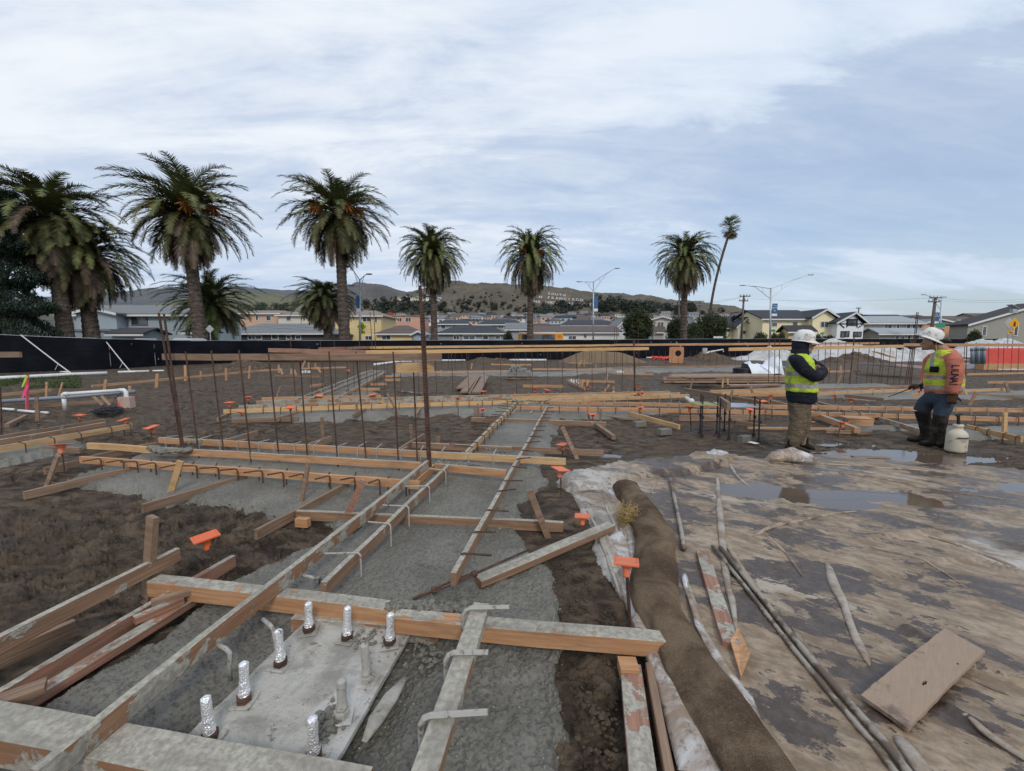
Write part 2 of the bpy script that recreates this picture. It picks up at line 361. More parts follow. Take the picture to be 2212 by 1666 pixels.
# ------------------------------------------------------------ ground, wet concrete, tarp
kk = np.arange(-1.5, 1.5001, .0036)
ko = 1.5 * 1.13 ** np.arange(1, 30)
kk = np.concatenate([-ko[::-1], kk, ko])
inv = np.arange(1 / 1.25, 1 / 60., -.0034)
yy = 1 / inv
yy = np.concatenate([[-60, -20, -6, -2, 0, .6, .9, 1.1], yy, 60 * 1.06 ** np.arange(0, 82)])
spread = np.where(yy > 1, yy, 1 + (1 - yy) * .5)
GY, GK = np.meshgrid(yy, kk, indexing='ij'); GX = GK * spread[:, None]
ROWS, COLS = GX.shape
PC = {'main': GP([(1090, 884), (1192, 884), (1200, 905), (1202, 921), (1181, 955), (1166, 1004), (1184, 1046), (1158, 1072), (1127, 1095), (1124, 1121), (1131, 1182), (1171, 1220),
      (1200, 1266), (1216, 1328), (1223, 1433), (1227, 1496), (1243, 1600), (1235, 1700), (1235, 1950), (-500, 1950), (-300, 1700), (-50, 1585), (60, 1530), (215, 1440), (330, 1370),
      (430, 1300), (470, 1270), (545, 1240), (570, 1222), (640, 1195), (745, 1165), (780, 1142), (740, 1135), (650, 1120), (600, 1118), (560, 1100), (500, 1092), (420, 1088), (370, 1080),
      (300, 1065), (220, 1060), (160, 1050), (150, 1035), (240, 1012), (335, 972), (470, 975), (700, 980), (985, 985), (1015, 965), (1055, 930), (1080, 905)]),
  'row': GP([(470, 905), (565, 880), (700, 872), (900, 870), (1095, 872), (1200, 875), (1420, 884), (1440, 892), (1385, 905), (1330, 906), (1240, 903), (1190, 898), (1085, 897), (1000, 903), (980, 893), (900, 900), (850, 897), (815, 905), (760, 905), (640, 912), (560, 908)]),
  'spur': GP([(632, 873), (700, 873), (826, 799), (810, 799)]),
  'pad': GP([(745, 868), (765, 846), (802, 843), (812, 868)]),
  'back': GP([(860, 813), (860, 805), (1100, 804), (1230, 803), (1300, 794), (1670, 789), (1670, 800), (1300, 806), (1230, 811)]),
  'left': GP([(-160, 968), (60, 955), (150, 952), (188, 960), (170, 975), (110, 985), (20, 1003), (-180, 1010)]),
  'right': GP([(1790, 921), (1990, 919), (2080, 926), (2300, 922), (2400, 950), (2090, 946), (2000, 932), (1830, 931)]),
  'rowright': GP([(1660, 845), (1990, 842), (2300, 845), (2300, 862), (1900, 862), (1700, 858)]),
  'frame': GP([(1580, 838), (1700, 830), (1900, 830), (1900, 838), (1720, 842)])}
TARP = GP([(1195, 1047), (1232, 1022), (1330, 1008), (1470, 996), (1545, 985), (1620, 992), (1700, 993), (1760, 984), (2000, 1003), (2212, 1018), (2700, 1045), (3400, 1300), (3400, 2300),
        (1560, 2300), (1500, 1750), (1478, 1666), (1440, 1560), (1405, 1440), (1372, 1380), (1352, 1335), (1320, 1270), (1296, 1225), (1282, 1165), (1255, 1120), (1240, 1085), (1225, 1066)])
def under(X, Y, z, polys, amt, mar):
    for poly in polys:
        pa = np.array(poly); lo = pa.min(0) - .5; hi = pa.max(0) + .5
        m = (X > lo[0]) & (X < hi[0]) & (Y > lo[1]) & (Y < hi[1])
        if not m.any(): continue
        s_ = sdf(X[m], Y[m], poly) + .045 * fbm(X[m], Y[m], .35, 4, .6, 7) + .012 * fbm(X[m], Y[m], .06, 2, .6, 9); cell = .0040 * Y[m] ** 2; z[m] -= np.where(cell < .12, amt * sstep(-s_, mar * .2 + cell, mar + cell * 2.), 0)
    return z
PUD = [  # puddles on the mud: centre px, half sizes in metres
    (G(1335, 985), .50, .20), (G(1310, 978), .22, .08), (G(1925, 983), 1.0, .33), (G(1890, 975), .5, .2), (G(2105, 988), .55, .14), (G(2010, 997), .45, .1), (G(1830, 958), .4, .12)]
def mudz(X, Y):
    dist = np.maximum(np.abs(Y), np.abs(X) * .6)
    z = .022 * fbm(X, Y, 1.1, 3, .5, 1)
    rough = sstep(fbm(X, Y, 1.9, 3, .5, 40), -.25, .45)
    lf = sstep(-X - .55 * Y, -.8, .6) * .7                  # churned area on the left
    rough = np.clip(rough * .8 + lf * (.35 + 1.1 * sstep(fbm(X, Y, .8, 3, .55, 400), -.3, .5)), .10, 1.25)
    f1 = np.clip(1.4 - dist / 45., 0, 1); f2 = np.clip(1.3 - dist / 16., 0, 1); f3 = np.clip(1.2 - dist / 7., 0, 1)
    wx = .10 * fbm(X, Y, .25, 3, .6, 300); wy = .07 * fbm(X, Y, .25, 3, .6, 310)
    c1 = fbm(X * .75 + wx, Y * 1.5 + wy, .26, 4, .62, 60) * 1.1
    c2 = sstep(fbm(X + wx, Y * 1.3 + wy, .11, 4, .68, 80), -.25, .35) * 2 - 1
    z = z + rough * (.028 * c1 * f1 + .009 * c2 * f2 + .005 * fbm(X, Y, .03, 2, .6, 100) * f3) - .02 * rough
    for c, ax, ay in PUD:
        q = ((X - c.x) / ax) ** 2 + ((Y - c.y) / ay) ** 2
        z = z - .045 * np.exp(-q * 1.1)
    far = sstep(dist, 20, 60); z = z * (1 - .5 * far)
    return z
GZ = mudz(GX, GY)
MUD = GZ.copy()
GZ = under(GX, GY, GZ, list(PC.values()) + [TARP], .09, .12)
base = G(1210, 900)
GZ += .05 * (sdf(GX, GY, GP([(430, 1290), (1240, 1320), (1260, 1800), (-300, 1800)])) < -9)   # (kept flat)
def gridmesh(name, X, Y, Z, keep, mat, attr=None, **tg):
    idx = np.arange(X.size).reshape(X.shape)
    k = keep[:-1, :-1] & keep[1:, :-1] & keep[:-1, 1:] & keep[1:, 1:]
    f = np.stack([idx[:-1, :-1][k], idx[:-1, 1:][k], idx[1:, 1:][k], idx[1:, :-1][k]], 1)
    used, invx = np.unique(f, return_inverse=True); f = invx.reshape(f.shape)
    v = np.stack([X.ravel()[used], Y.ravel()[used], Z.ravel()[used]], 1)
    me = bpy.data.meshes.new(name); me.vertices.add(len(v)); me.vertices.foreach_set('co', v.ravel().astype(np.float32))
    me.loops.add(f.size); me.loops.foreach_set('vertex_index', f.ravel().astype(np.int32))
    me.polygons.add(len(f)); me.polygons.foreach_set('loop_start', np.arange(0, f.size, 4, dtype=np.int32)); me.polygons.foreach_set('loop_total', np.full(len(f), 4, np.int32))
    me.polygons.foreach_set('use_smooth', np.ones(len(f), bool))
    me.update(calc_edges=True); me.materials.append(mat)
    if attr is not None:
        for an, av in attr.items():
            a = me.attributes.new(an, 'FLOAT', 'POINT'); a.data.foreach_set('value', av.ravel()[used].astype(np.float32))
    o = bpy.data.objects.new(name, me); COL.objects.link(o); return tag(o, **tg)
gridmesh('ground', GX, GY, GZ, np.ones(GX.shape, bool), m_mud, kind='structure')

for pn, poly in PC.items():
    pa = np.array(poly); lo = pa.min(0) - .4; hi = pa.max(0) + .4
    r0, r1 = np.searchsorted(yy, lo[1]), min(np.searchsorted(yy, hi[1]) + 1, ROWS - 1)
    r0 = max(r0 - 1, 3)
    X, Y = GX[r0:r1 + 1], GY[r0:r1 + 1]
    if pn == 'main' : X, Y = X, Y
    ds = np.clip(Y.mean() / 12, .5, 3)
    s_ = sdf(X, Y, poly) + .045 * fbm(X, Y, .35, 4, .6, 7) + .012 * fbm(X, Y, .06, 2, .6, 9)
    wave = .012 * fbm(X, Y, .55, 3, .5, 21)
    fade = np.clip(1.4 - Y / 9, 0.1, 1)
    wave += fade * (.008 * fbm(X, Y, .09, 3, .65, 25) + .0035 * (1 - 2 * np.abs(fbm(X, Y, .035, 2, .6, 28))))
    cell = .0040 * Y ** 2; edge = sstep(-s_, 0, .05); lift = .045 * sstep(cell, .04, .12)
    edge = sstep(-s_, 0, .05 + cell * .6)
    Z = .028 + lift + wave - .055 * (1 - edge) - .14 * sstep(s_, -.01, .04 + cell * .7) + .012 * np.exp(-((-s_ - .05) / .04) ** 2)
    if pn == 'main':
        pl = sdf(X, Y, GP([(600, 1350), (900, 1372), (740, 1680), (380, 1620)]))    # the pour dips round the plate
        Z -= .05 * sstep(-pl, -.22, -.02)
        lf = sstep(-X - .2, .0, .5) * sstep(2.6 - Y, 0, .4); Z -= .03 * lf
    gridmesh('wet_concrete', X, Y, Z, s_ < .06 + cell * 2.2, m_conc, kind='structure')

# ridges and wrinkles of the tarp: polyline px, width m, height m
RID = [
       ([(1960, 1380), (2100, 1460), (2212, 1500)], .04, .03), ([(2000, 1230), (2100, 1220), (2212, 1250)], .05, .03),
       ([(1490, 1400), (1560, 1500), (1640, 1600), (1700, 1690)], .025, .03), ([(1850, 1180), (2000, 1160), (2212, 1190)], .06, .025),
       ([(2050, 1560), (2150, 1620), (2300, 1700)], .05, .03), ([(1262, 1092), (1300, 1150), (1335, 1230), (1350, 1300)], .02, .03), ([(1300, 1070), (1330, 1130), (1350, 1180)], .022, .035)]
TP = [  # brown pools lying on the tarp: px, half sizes, depth
    (G(1610, 1065), .62, .34, .035), (G(1880, 1085), .75, .24, .03), (G(1790, 1075), .3, .13, .02), (G(2170, 1062), 1.5, .17, .03), (G(1860, 1105), .3, .12, .02),
    (G(1960, 1275), .26, .10, .022)]
def tarpz(X, Y, n=True):
    z = .042 + .011 * fbm(X, Y, .8, 3, .5, 200)
    xr = X * .84 - Y * .54; yr = Y * .84 + X * .54
    z += .005 * fbm(xr * .45, yr, .16, 4, .6, 210) + .0035 * (.5 - np.abs(fbm(xr * .3, yr, .09, 3, .62, 220))) * np.clip(1.7 - Y / 4, .2, 1)
    for pts, w_, h_ in RID:
        d_ = dline(X, Y, GP(pts)) + .008 * fbm(X, Y, .2, 2, .5, 230); ww = w_ * .75 * (.9 + .3 * fbm(X, Y, .3, 2, .5, 240))
        ww = np.maximum(ww, .3 * w_); z += h_ * np.exp(-(d_ / ww) ** 2)
    for c, ax, ay, dp in TP: z -= dp * np.exp(-(((X - c.x) / ax) ** 2 + ((Y - c.y) / ay) ** 2) ** 1.5 * .8)
    return z
r1 = int(np.searchsorted(yy, 9.5)); X, Y = GX[3:r1], GY[3:r1]
cell = .0040 * Y ** 2
s_ = sdf(X, Y, TARP) + .03 * fbm(X, Y, .3, 3, .6, 250)
Z = tarpz(X, Y) * sstep(-s_, -.01, .06) - .0 + .01
Z = np.where(-s_ < 0, -.03, np.maximum(Z, .015))
clean = np.exp(-(np.maximum(-s_, 0) / .16) ** 2) * (X < 1.3)
for c_, r_ in ((G(2120, 1185), .12), (G(1330, 1060), .3), (G(1310, 1130), .25), (G(2190, 1225), .15)): clean = np.maximum(clean, np.exp(-((X - c_.x) ** 2 + (Y - c_.y) ** 2) / r_ ** 2))
gridmesh('muddy_tarp', X, Y, Z, s_ < 0.0 + cell * 1.2, m_tarp, attr={'clean': clean}, label='big mud smeared plastic tarp spread over the ground at right foreground', cat='tarp')
# puddle water sheets
def blob_sheet(name, c, ax, ay, z, mat, seed, n=60, **tg):
    mb = MB(); ring = []
    for i in range(n):
        a = 2 * math.pi * i / n; k = 1 + .25 * mnoise.noise(Vector((math.cos(a) * 2 + seed, math.sin(a) * 2, seed)))
        ring.append((c.x + ax * k * math.cos(a), c.y + ay * k * math.sin(a), z))
    mb.add(ring, [tuple(range(n))]); return mb.build(name, mat, **tg)
for i, (c, ax, ay) in enumerate(PUD): blob_sheet('puddle_water', c, ax * 1.25, ay * 1.3, -.031 + .0007 * i, m_water, i, kind='structure')
for i, (c, ax, ay, dp) in enumerate(TP): blob_sheet('pool_water', c, ax * 1.15, ay * 1.15, .0268 + .0006 * i, m_water, i + 20, kind='structure')

# folded edge flap of the tarp
FL = GP([(1197, 1045), (1235, 1020), (1330, 1003), (1470, 988), (1550, 979), (1592, 992), (1565, 1008), (1470, 1028), (1330, 1043), (1290, 1058), (1238, 1060)], .05)
s_ = sdf(X, Y, FL) + .02 * fbm(X, Y, .25, 3, .6, 270)
Z = .02 + .085 * sstep(-s_, -.005, .05) + .012 * fbm(X, Y, .12, 4, .6, 280) + .014 * fbm(X * .3 + Y, Y * .3 - X, .3, 3, .5, 290)
fc = np.exp(-((X - G(1260, 1045).x) / .45) ** 2)
Z = np.where(s_ > 0, .0, Z)
gridmesh('folded_tarp_edge', X, Y, Z, s_ < cell * 1.3, m_tarp, attr={'clean': fc}, label='raised folded flap along the back edge of the muddy tarp', cat='tarp')

# earth and sand heaps
def heap(name, px0, px1, ytop, ybase, mat, depth, label, seed, rough=.12, cat='heap', Yb=None, peak=.5, zb=0., kind=None, group=None, pw=.9):
    a, b = G(px0, ybase), G(px1, ybase); Y0 = a.y if Yb is None else Yb
    if Yb: a, b = P(px0, ybase, Yb), P(px1, ybase, Yb)
    top = P(px0, ytop, Y0 + depth / 2).z; nx, ny = 70, 34; x0, x1 = a.x, b.x
    vs = []; fs = []
    for j in range(ny + 1):
        for i in range(nx + 1):
            u, v = i / nx, j / ny; q = u / peak * .5 if u < peak else .5 + (u - peak) / (1 - peak) * .5
            h = (math.sin(math.pi * q) ** pw) * (math.sin(math.pi * v) ** .8)
            x = x0 + (x1 - x0) * u; y = Y0 + depth * v
            n_ = mnoise.fractal(Vector((x * 1.1, y * 1.1, seed)), .9, 2.1, 5) * rough + mnoise.noise(Vector((x * .35, y * .35, seed + 4))) * .22
            vs.append((x, y, zb - .06 + (top - zb) * max(0, h * (1 + n_ * 1.6) + (n_ * .35 if 0 < u < 1 and 0 < v < 1 else 0))))
    for j in range(ny):
        for i in range(nx):
            k = j * (nx + 1) + i; fs.append((k, k + 1, k + nx + 2, k + nx + 1))
    return MB().add(vs, fs).build(name, mat, smooth=True, label=label, cat=cat, kind=kind, group=group)
heap('sand_heap', 1212, 1412, 758, 784, m_sand, 5, 'smooth light brown sand heap in front of the black fence', 3, .035)
heap('soil_heap', 995, 1115, 771, 785, m_mud, 3, 'low dark soil heap left of the sand heap', 5, .3)
heap('soil_heap', 1495, 1606, 759, 781, m_mud, 4, 'dark soil heap right of the plywood sheet, under the white pipe', 8, .3)
heap('soil_heap', 395, 570, 779, 800, m_mud, 4, 'long brown soil heap beyond the tall rebars at left', 11, .25)
heap('soil_heap', 330, 425, 838, 853, m_mud, 1.6, 'small dark clod heap right of the red marked box', 13, .4)
heap('soil_heap', 1810, 1950, 765, 785, m_mud, 3, 'soil bank below the white sheeting at right', 17, .3)
heap('sheeted_heap', 1775, 2010, 737, 781, m_sheet, 5, 'tall heap under white plastic sheeting behind the two workers', 21, .07, peak=.42, pw=.6)
heap('sheeted_heap', 1600, 1790, 755, 779, m_sheet, 3, 'low heap under white plastic sheeting, left of the hooded worker', 25, .2)
heap('sheeted_heap', 2080, 2330, 731, 772, m_sheet, 5, 'wide heap under pale sheeting behind the red barrier at right edge', 27, .08)
heap('sheeted_heap', 1940, 2110, 750, 778, m_sheet, 3, 'middle sheeted heap between the tall one and the grey pipes', 29, .2)
heap('sheeted_heap', 2085, 2160, 778, 797, m_sheet, 1.6, 'small crumpled white sheet below the grey pipes', 31, .25)
heap('sheeted_heap', 2150, 2330, 777, 799, m_sheet, 1.8, 'crumpled white sheet below the red barrier', 33, .25)
# grass verge by the fence
gm = MB(); rg = random.Random(3)
for i in range(5200):
    px, py = rg.uniform(-60, 175), rg.uniform(812, 838); c = G(px, py)
    if mnoise.noise(Vector((c.x * .9, c.y * .9, 2))) < -.05: continue
    a = rg.uniform(0, 6.28); h = rg.uniform(.04, .12); dx, dy = .02 * math.cos(a), .02 * math.sin(a)
    gm.add([(c.x - dx, c.y - dy, -.02), (c.x + dx, c.y + dy, -.02), (c.x + dy * 2, c.y - dx * 2, h)], [(0, 1, 2)])
gm.build('grass', m_grass, kind='stuff', label='thin green grass patch in front of the black fence at far left', cat='grass')
# ------------------------------------------------------------ formwork
def stick(name, a, b, w, h, mat, parent=None, side=1, up=None, bev=.0025, drop=True, **tg):
    """board from a to b; a-b is the top edge of the face one sees; w goes away from it, h downwards"""
    a, b = Vector(a), Vector(b); L = (b - a).length; x = (b - a) / L
    z = Vector(up) if up else Vector((0, 0, 1)); y = z.cross(x).normalized() * side; z = x.cross(y) * side
    if z.z < 0 and not up: z = -z
    o_ = (a + b) / 2 + y * (w / 2) - z * (h / 2 if drop else 0)
    n_ = min(24, max(1, int(L / .16))); W_, H_ = w / 2, h / 2; c_ = min(bev, W_ * .4, H_ * .4) or .0004; vs_ = []; fs_ = []; sd0 = (a.x * 3.1 + a.y * 7.7)
    J = .004 if (L > .5 and h < .2) else 0
    for i_ in range(n_ + 1):
        u_ = i_ / n_; X_ = (u_ - .5) * L; jy = J * (mnoise.noise(Vector((u_ * L * 1.1, sd0, 0))) * 2.2); jz = J * mnoise.noise(Vector((u_ * L * 1.3, sd0, 9))) * 1.6; en = .0 if 0 < i_ < n_ else c_
        for k_, (p_, q_) in enumerate(((-W_, -H_ + c_), (-W_ + c_, -H_), (W_ - c_, -H_), (W_, -H_ + c_), (W_, H_ - c_), (W_ - c_, H_), (-W_ + c_, H_), (-W_, H_ - c_))):
            ch = J * .35 * mnoise.noise(Vector((u_ * L * 9, k_ * 3.3, sd0)))
            vs_.append((X_, p_ + jy + ch - math.copysign(en * .5, p_), q_ + jz + ch - math.copysign(en * .5, q_)))
    for i_ in range(n_):
        for k_ in range(8): b0, b1 = i_ * 8 + k_, i_ * 8 + (k_ + 1) % 8; fs_.append((b0, b0 + 8, b1 + 8, b1))
    fs_ += [tuple(range(8)), tuple(range(n_ * 8 + 7, n_ * 8 - 1, -1))]
    me = bpy.data.meshes.new(name); me.from_pydata(vs_, [], fs_); bm = bmesh.new(); bm.from_mesh(me); bmesh.ops.recalc_face_normals(bm, faces=bm.faces); bm.to_mesh(me); bm.free(); me.materials.append(mat)
    o = bpy.data.objects.new(name, me); COL.objects.link(o)
    yy_ = z.cross(x); m = Matrix((x, yy_, z)).transposed().to_4x4(); m.translation = o_; o.matrix_world = m
    if parent: o.parent = parent
    return tag(o, **tg)
FG = 'boards of the foundation formwork'
def bd(p0, p1, mat, label, zt=.2, h=.089, w=.038, side=None, Y=None, name='formwork_board', group=FG, cat='board', z1=None):
    if Y: a, b = P(*p0, Y[0]), P(*p1, Y[1])
    else: a, b = G(*p0, zt), G(*p1, zt if z1 is None else z1)
    if a.x > b.x: a, b = b, a
    x = (b - a).normalized(); n = Vector((-x.y, x.x, 0)); mid = (a + b) / 2
    if side is None: side = 1 if n.dot(mid) > 0 else -1           # thickness leads away from the camera
    return stick(name, a, b, w, h, mat, side=side, label=label, cat=cat, group=group)
SG = 'wooden stakes of the formwork'
def st(top, base, label, mat=None, w=.045, t=.022, zb=-.03, dy=0., cat='stake', name='wooden_stake', group=SG):
    b = G(*base, 0); tp = P(*top, b.y + dy); b = b + (b - tp).normalized() * .05
    x = (tp - b); L = x.length; x.normalize(); rz = random.Random(label).uniform(-.5, .5)
    f = Vector((math.sin(rz), -math.cos(rz), 0)); y = x.cross(f).normalized(); f = y.cross(x)
    mb = MB(); m = Matrix((y, f, x)).transposed()
    mb.box((0, 0, 0), (w, t, L)); o = mb.build(name, mat or w_old, label=label, cat=cat, group=group)
    mt = m.to_4x4(); mt.translation = (b + tp) / 2; o.matrix_world = mt; return o
# --- nearest boards
bd((80, 1664), (928, 994), w_crt, 'long cement caked edge board running from bottom left corner toward the far strip', .24)
bd((316, 1257), (852, 1319), w_newc, 'thick square timber under the long cement caked board, left of the turnbuckle', .15, .10, .09)
bd((846, 1336), (1453, 1391), w_newc, 'thick orange timber with clean sawn end lying toward the burlap roll', .15, .089, .089)
bd((627, 1337), (944, 1362), w_crt, 'short dark cement caked sleeper under the foil bolt timber', .06, .09, .09, side=1)
bd((899, 1036), (940, 1003), w_new, 'short orange lap board below the far end of the long cement caked board', .15)
bd((704, 1259), (972, 1004), w_oldc, 'second edge board beside the long cement caked board, ending above the turnbuckle', .2)
bd((986, 1238), (1184, 877), w_oldc, 'straight edge board with many hooked bars down the middle of the wet strip', .2)
bd((1010, 975), (1118, 866), w_yelc, 'far left edge board of the middle wet strip', .2)
bd((870, 1900), (1056, 1302), w_crt, 'wide fully cement covered board lying across the thick orange timber', .24, .05, .089)
bd((-220, 1487), (388, 1184), w_oldc, 'topmost of the boards at the left edge, nailed to an upright stake', .25)
bd((-60, 1436), (164, 1340), w_old, 'short tan brace below the topmost board at left edge', .09)
bd((-160, 1590), (508, 1200), w_pink, 'long brown inner board ending under the nearest orange cap at left', .10)
bd((20, 1543), (424, 1293), w_pink, 'rough splintered plank lying along the concrete at left', .055, .045, .075)
bd((292, 1336), (398, 1291), w_pink, 'short rusty brown block on the splintered plank', .10, .045, .05)
bd((326, 1299), (420, 1272), w_old, 'small upper block beside the thick timber end', .13, .04, .04)
bd((-80, 1548), (95, 1484), w_old, 'flat short offcut on the brown boards in the lower left corner', .12, .035, .08)
bd((-200, 1562), (760, 1748), w_crt, 'broad cement covered beam crossing the bottom left corner', .15, .12, .14)
bd((1040, 1256), (1330, 1134), w_oldc, 'tan board lying slantwise from the turnbuckle to the plastic', .085, .05, .089, z1=.13)
bd((1384, 1436), (1470, 2050), w_pink, 'flat brown plank pointing to the bottom edge beside the white plastic', .065, .04, .10, side=1)
bd((1409, 1432), (1530, 2050), w_old, 'narrow plank on edge pressed against the white plastic strip', .075, .07, .035, side=1)
bd((1341, 1446), (1382, 1448), w_new, 'small end block under the clean end of the thick orange timber', .085, .06, .09)
# --- middle formwork
bd((170, 986), (905, 1040), w_new, 'clean orange front board with a row of bent rusty dowels', .2)
bd((186, 957), (330, 966), w_yel, 'clean yellow left stub of the middle long board', .2)
bd((330, 966), (908, 1000), w_newc, 'middle long board half covered with wet cement under the tall rebars', .2)
bd((939, 1002), (1093, 1016), w_newc, 'short orange board closing the strip between two hooked boards', .2)
bd((341, 945), (905, 974), w_newc, 'rear long board with cement drips behind the tall rebars', .2)
bd((905, 974), (1222, 991), w_yelc, 'yellow rear board ending beside an orange cap with a knot near its end', .2)
bd((52, 1063), (300, 1006), w_old, 'weathered brace on the mud left of the orange front board', .10)
bd((309, 1090), (535, 1024), w_old, 'weathered brace running under the left half of the orange front board', .10)
bd((556, 1145), (755, 1040), w_old, 'brown brace pointing at the cross board, in front of the orange board', .10)
bd((638, 1104), (1217, 1129), w_oldc, 'low cross board lying over the wet strip behind the slanting board', .10)
bd((636, 1121), (662, 1123), w_new, 'small square cut block under the low cross board', .07, .08, .06, name='wood_block', cat='block', group=None)
bd((98, 1010), (172, 993), w_old, 'short brace left of the clean orange board end', .12)
bd((197, 985), (341, 955), w_old, 'thin brace between the yellow stub and the rear board', .12)
bd((862, 970), (919, 936), w_old, 'short brace left of the thick double rebar', .14)
bd((889, 956), (1106, 966), w_oldc, 'cross board behind the yellow rear board, left of the hooked bars', .14)
bd((1106, 965), (1304, 973), w_old, 'brown cross board sticking out over the mud by a leaning stake', .12)
bd((669, 958), (717, 942), w_old, 'short brace behind the rear board beside an upright stake', .14)
bd((487, 950), (558, 930), w_old, 'brown brace behind the rear board at its left part', .14)
bd((1018, 902), (1310, 912), w_oldc, 'brown cross board at the far end of the middle wet strip', .12)
bd((1290, 913), (1331, 941), w_old, 'short dark sleeper pointing toward the viewer from the far cross board', .09, .07, .07, side=-1)
bd((1361, 890), (1466, 918), w_yel, 'yellow brace with its cut end toward the grey blocks', .16)
bd((1298, 897), (1395, 908), w_old, 'thin board lying flat in front of the far double boards', .05, .03, .06)
bd((1468, 898), (1638, 896), w_old, 'brown board standing on edge behind the anchor bolts', .14, .12)
# --- left far group
bd((-30, 946), (228, 905), w_old, 'back one of three parallel boards at the left edge', .2)
bd((-30, 955), (229, 912), w_oldc, 'middle one of three parallel boards at the left edge', .2)
bd((-60, 974), (286, 915), w_yelc, 'front yellow one of three parallel boards at the left edge', .2)
bd((90, 965), (170, 968), w_old, 'short cross board behind the nearest left orange cap', .10)
bd((20, 915), (61, 895), w_old, 'short stub of timber beside the pink stake', .09, .07, .07)
bd((-40, 854), (111, 840), w_far, 'thin orange board beyond the pink stake', .2)
bd((199, 832), (560, 799), w_far, 'long thin board staked in the mud below the left soil heap', .2)
bd((560, 799), (604, 797), w_far, 'right end piece of the long staked thin board', .2)
bd((70, 874), (250, 862), w_old, 'brown board on the mud under the white pipe stand', .14)
# --- far middle rows
bd((482, 885), (1106, 865), w_yel, 'clean yellow front board of the far left double row', .2)
bd((1106, 865), (1490, 852), w_yelc, 'splashed yellow front board of the far row, ending by an orange cap', .2)
bd((515, 876), (1106, 857), w_crt, 'grey cement caked second board of the far left row', .2)
bd((1106, 857), (1469, 848), w_yelc, 'second board of the far row right of the middle wet strip', .2)
bd((553, 866), (1106, 852), w_crt, 'grey third board of the far left row', .2)
bd((1106, 852), (1448, 845), w_newc, 'rearmost board of the far row with hooked bars', .2)
bd((565, 859), (823, 853), w_far, 'short orange board behind the far left row', .2)
bd((500, 905), (644, 901), w_old, 'brown board lying before the far left row', .10)
bd((604, 901), (645, 888), w_old, 'short brace under the far left row by an orange cap', .12)
bd((764, 895), (790, 882), w_old, 'stubby brace under the far row near the sawhorse', .14)
bd((472, 902), (495, 892), w_old, 'tiny brace at the left end of the far row', .12)
bd((901, 893), (910, 880), w_old, 'tiny brace right of the sawhorse', .14)
bd((1187, 866), (1660, 875), w_newc, 'upper board of the long double row behind the anchor bolts', .2)
bd((1116, 877), (1660, 887), w_newc, 'lower orange board of the long double row behind the anchor bolts', .2)
bd((1660, 875), (2300, 884), w_newc, 'upper splashed board running behind both workers to the right edge', .2)
bd((1660, 887), (2300, 905), w_newc, 'lower board running behind both workers to the right edge', .2)
bd((640, 862), (803, 800), w_crt, 'left edge board of the narrow far spur', .2)
bd((668, 862), (826, 800), w_crt, 'middle edge board of the narrow far spur', .2)
bd((724, 862), (828, 806), w_far, 'right orange edge board of the narrow far spur', .2)
for i, (a, b, l) in enumerate([((672, 832), (700, 828), 'first tiny cross board left of the far spur'), ((765, 838), (820, 838), 'nearest cross board right of the far spur'), ((800, 828), (835, 827), 'second cross board right of the far spur'),
        ((830, 819), (865, 818), 'third cross board right of the far spur'), ((832, 811), (862, 810), 'farthest cross board right of the far spur')]): bd(a, b, w_far, l, .15)
bd((860, 803), (1100, 800), w_far, 'long far board left of the block pallet', .2)
bd((1150, 796), (1322, 797), w_far, 'long far board right of the block pallet', .2)
bd((1323, 793), (1607, 789), w_oldc, 'long grey far board left of the white bulk bag', .2)
bd((1130, 831), (1216, 832), w_new, 'bright orange board held up on two pegs', .3)
bd((1226, 820), (1328, 823), w_far, 'thin board beyond the white pipe stubs', .12)
bd((1228, 823), (1262, 838), w_far, 'slanting board in front of the white pipe stubs', .12)
bd((1060, 786), (1150, 787), w_far, 'farthest orange board right of the low soil heap', .2)
bd((1228, 783), (1280, 784), w_far, 'short orange board at the foot of the sand heap', .2)
bd((1320, 805), (1412, 807), w_far, 'short far board beside the second group of pipe stubs', .12)
bd((650, 795), (748, 792), w_far, 'orange board of the far left frame', .2)
bd((592, 810), (690, 812), w_old, 'brown board lying in front of the far left frame', .1)
# --- right side
bd((1477, 838), (1660, 868), w_oldc, 'long slanting board between the timber stack and the anchor bolts', .16)
bd((1535, 843), (1770, 836), w_yelc, 'yellow board nearest the timber stack', .2)
bd((1560, 848), (1765, 842), w_yelc, 'yellow board in front of the one nearest the timber stack', .2)
bd((1595, 850), (1770, 850), w_new, 'short orange board just left of the hooded worker', .2)
bd((1770, 838), (1969, 833), w_oldc, 'rear grey board between the two workers', .2)
bd((1766, 847), (1969, 840), w_yelc, 'front yellow board between the two workers', .2)
bd((1824, 852), (1909, 860), w_old, 'slanting brown board between the two workers', .16)
bd((1969, 850), (1990, 851), w_yel, 'short stub right of the slanting brown board', .2)
bd((2080, 842), (2172, 838), w_yelc, 'yellow board right of the bareheaded neck of the bending worker', .2)
bd((2134, 824), (2300, 822), w_far, 'far orange board above the yellow one at right edge', .2)
bd((2090, 807), (2300, 802), w_far, 'farther orange board near the crumpled sheet at right edge', .2)
bd((2110, 851), (2300, 858), w_old, 'brown board lying at right edge by a leaning stake', .1)
bd((1754, 887), (1859, 924), w_newc, 'thick splashed brace with square end right of the hooded worker', .14, .10, .09, side=1)
bd((1819, 885), (1889, 897), w_oldc, 'grey brace resting on the plywood box', .16)
bd((1890, 898), (1988, 928), w_crt, 'grey cement caked brace leading to the bending worker boots', .14)
bd((2081, 916), (2205, 944), w_yel, 'yellow brace behind the white jug, ending at a stake', .14)
bd((1616, 923), (1834, 925), w_far, 'thin orange board lying behind the hooded worker feet', .06, .04)
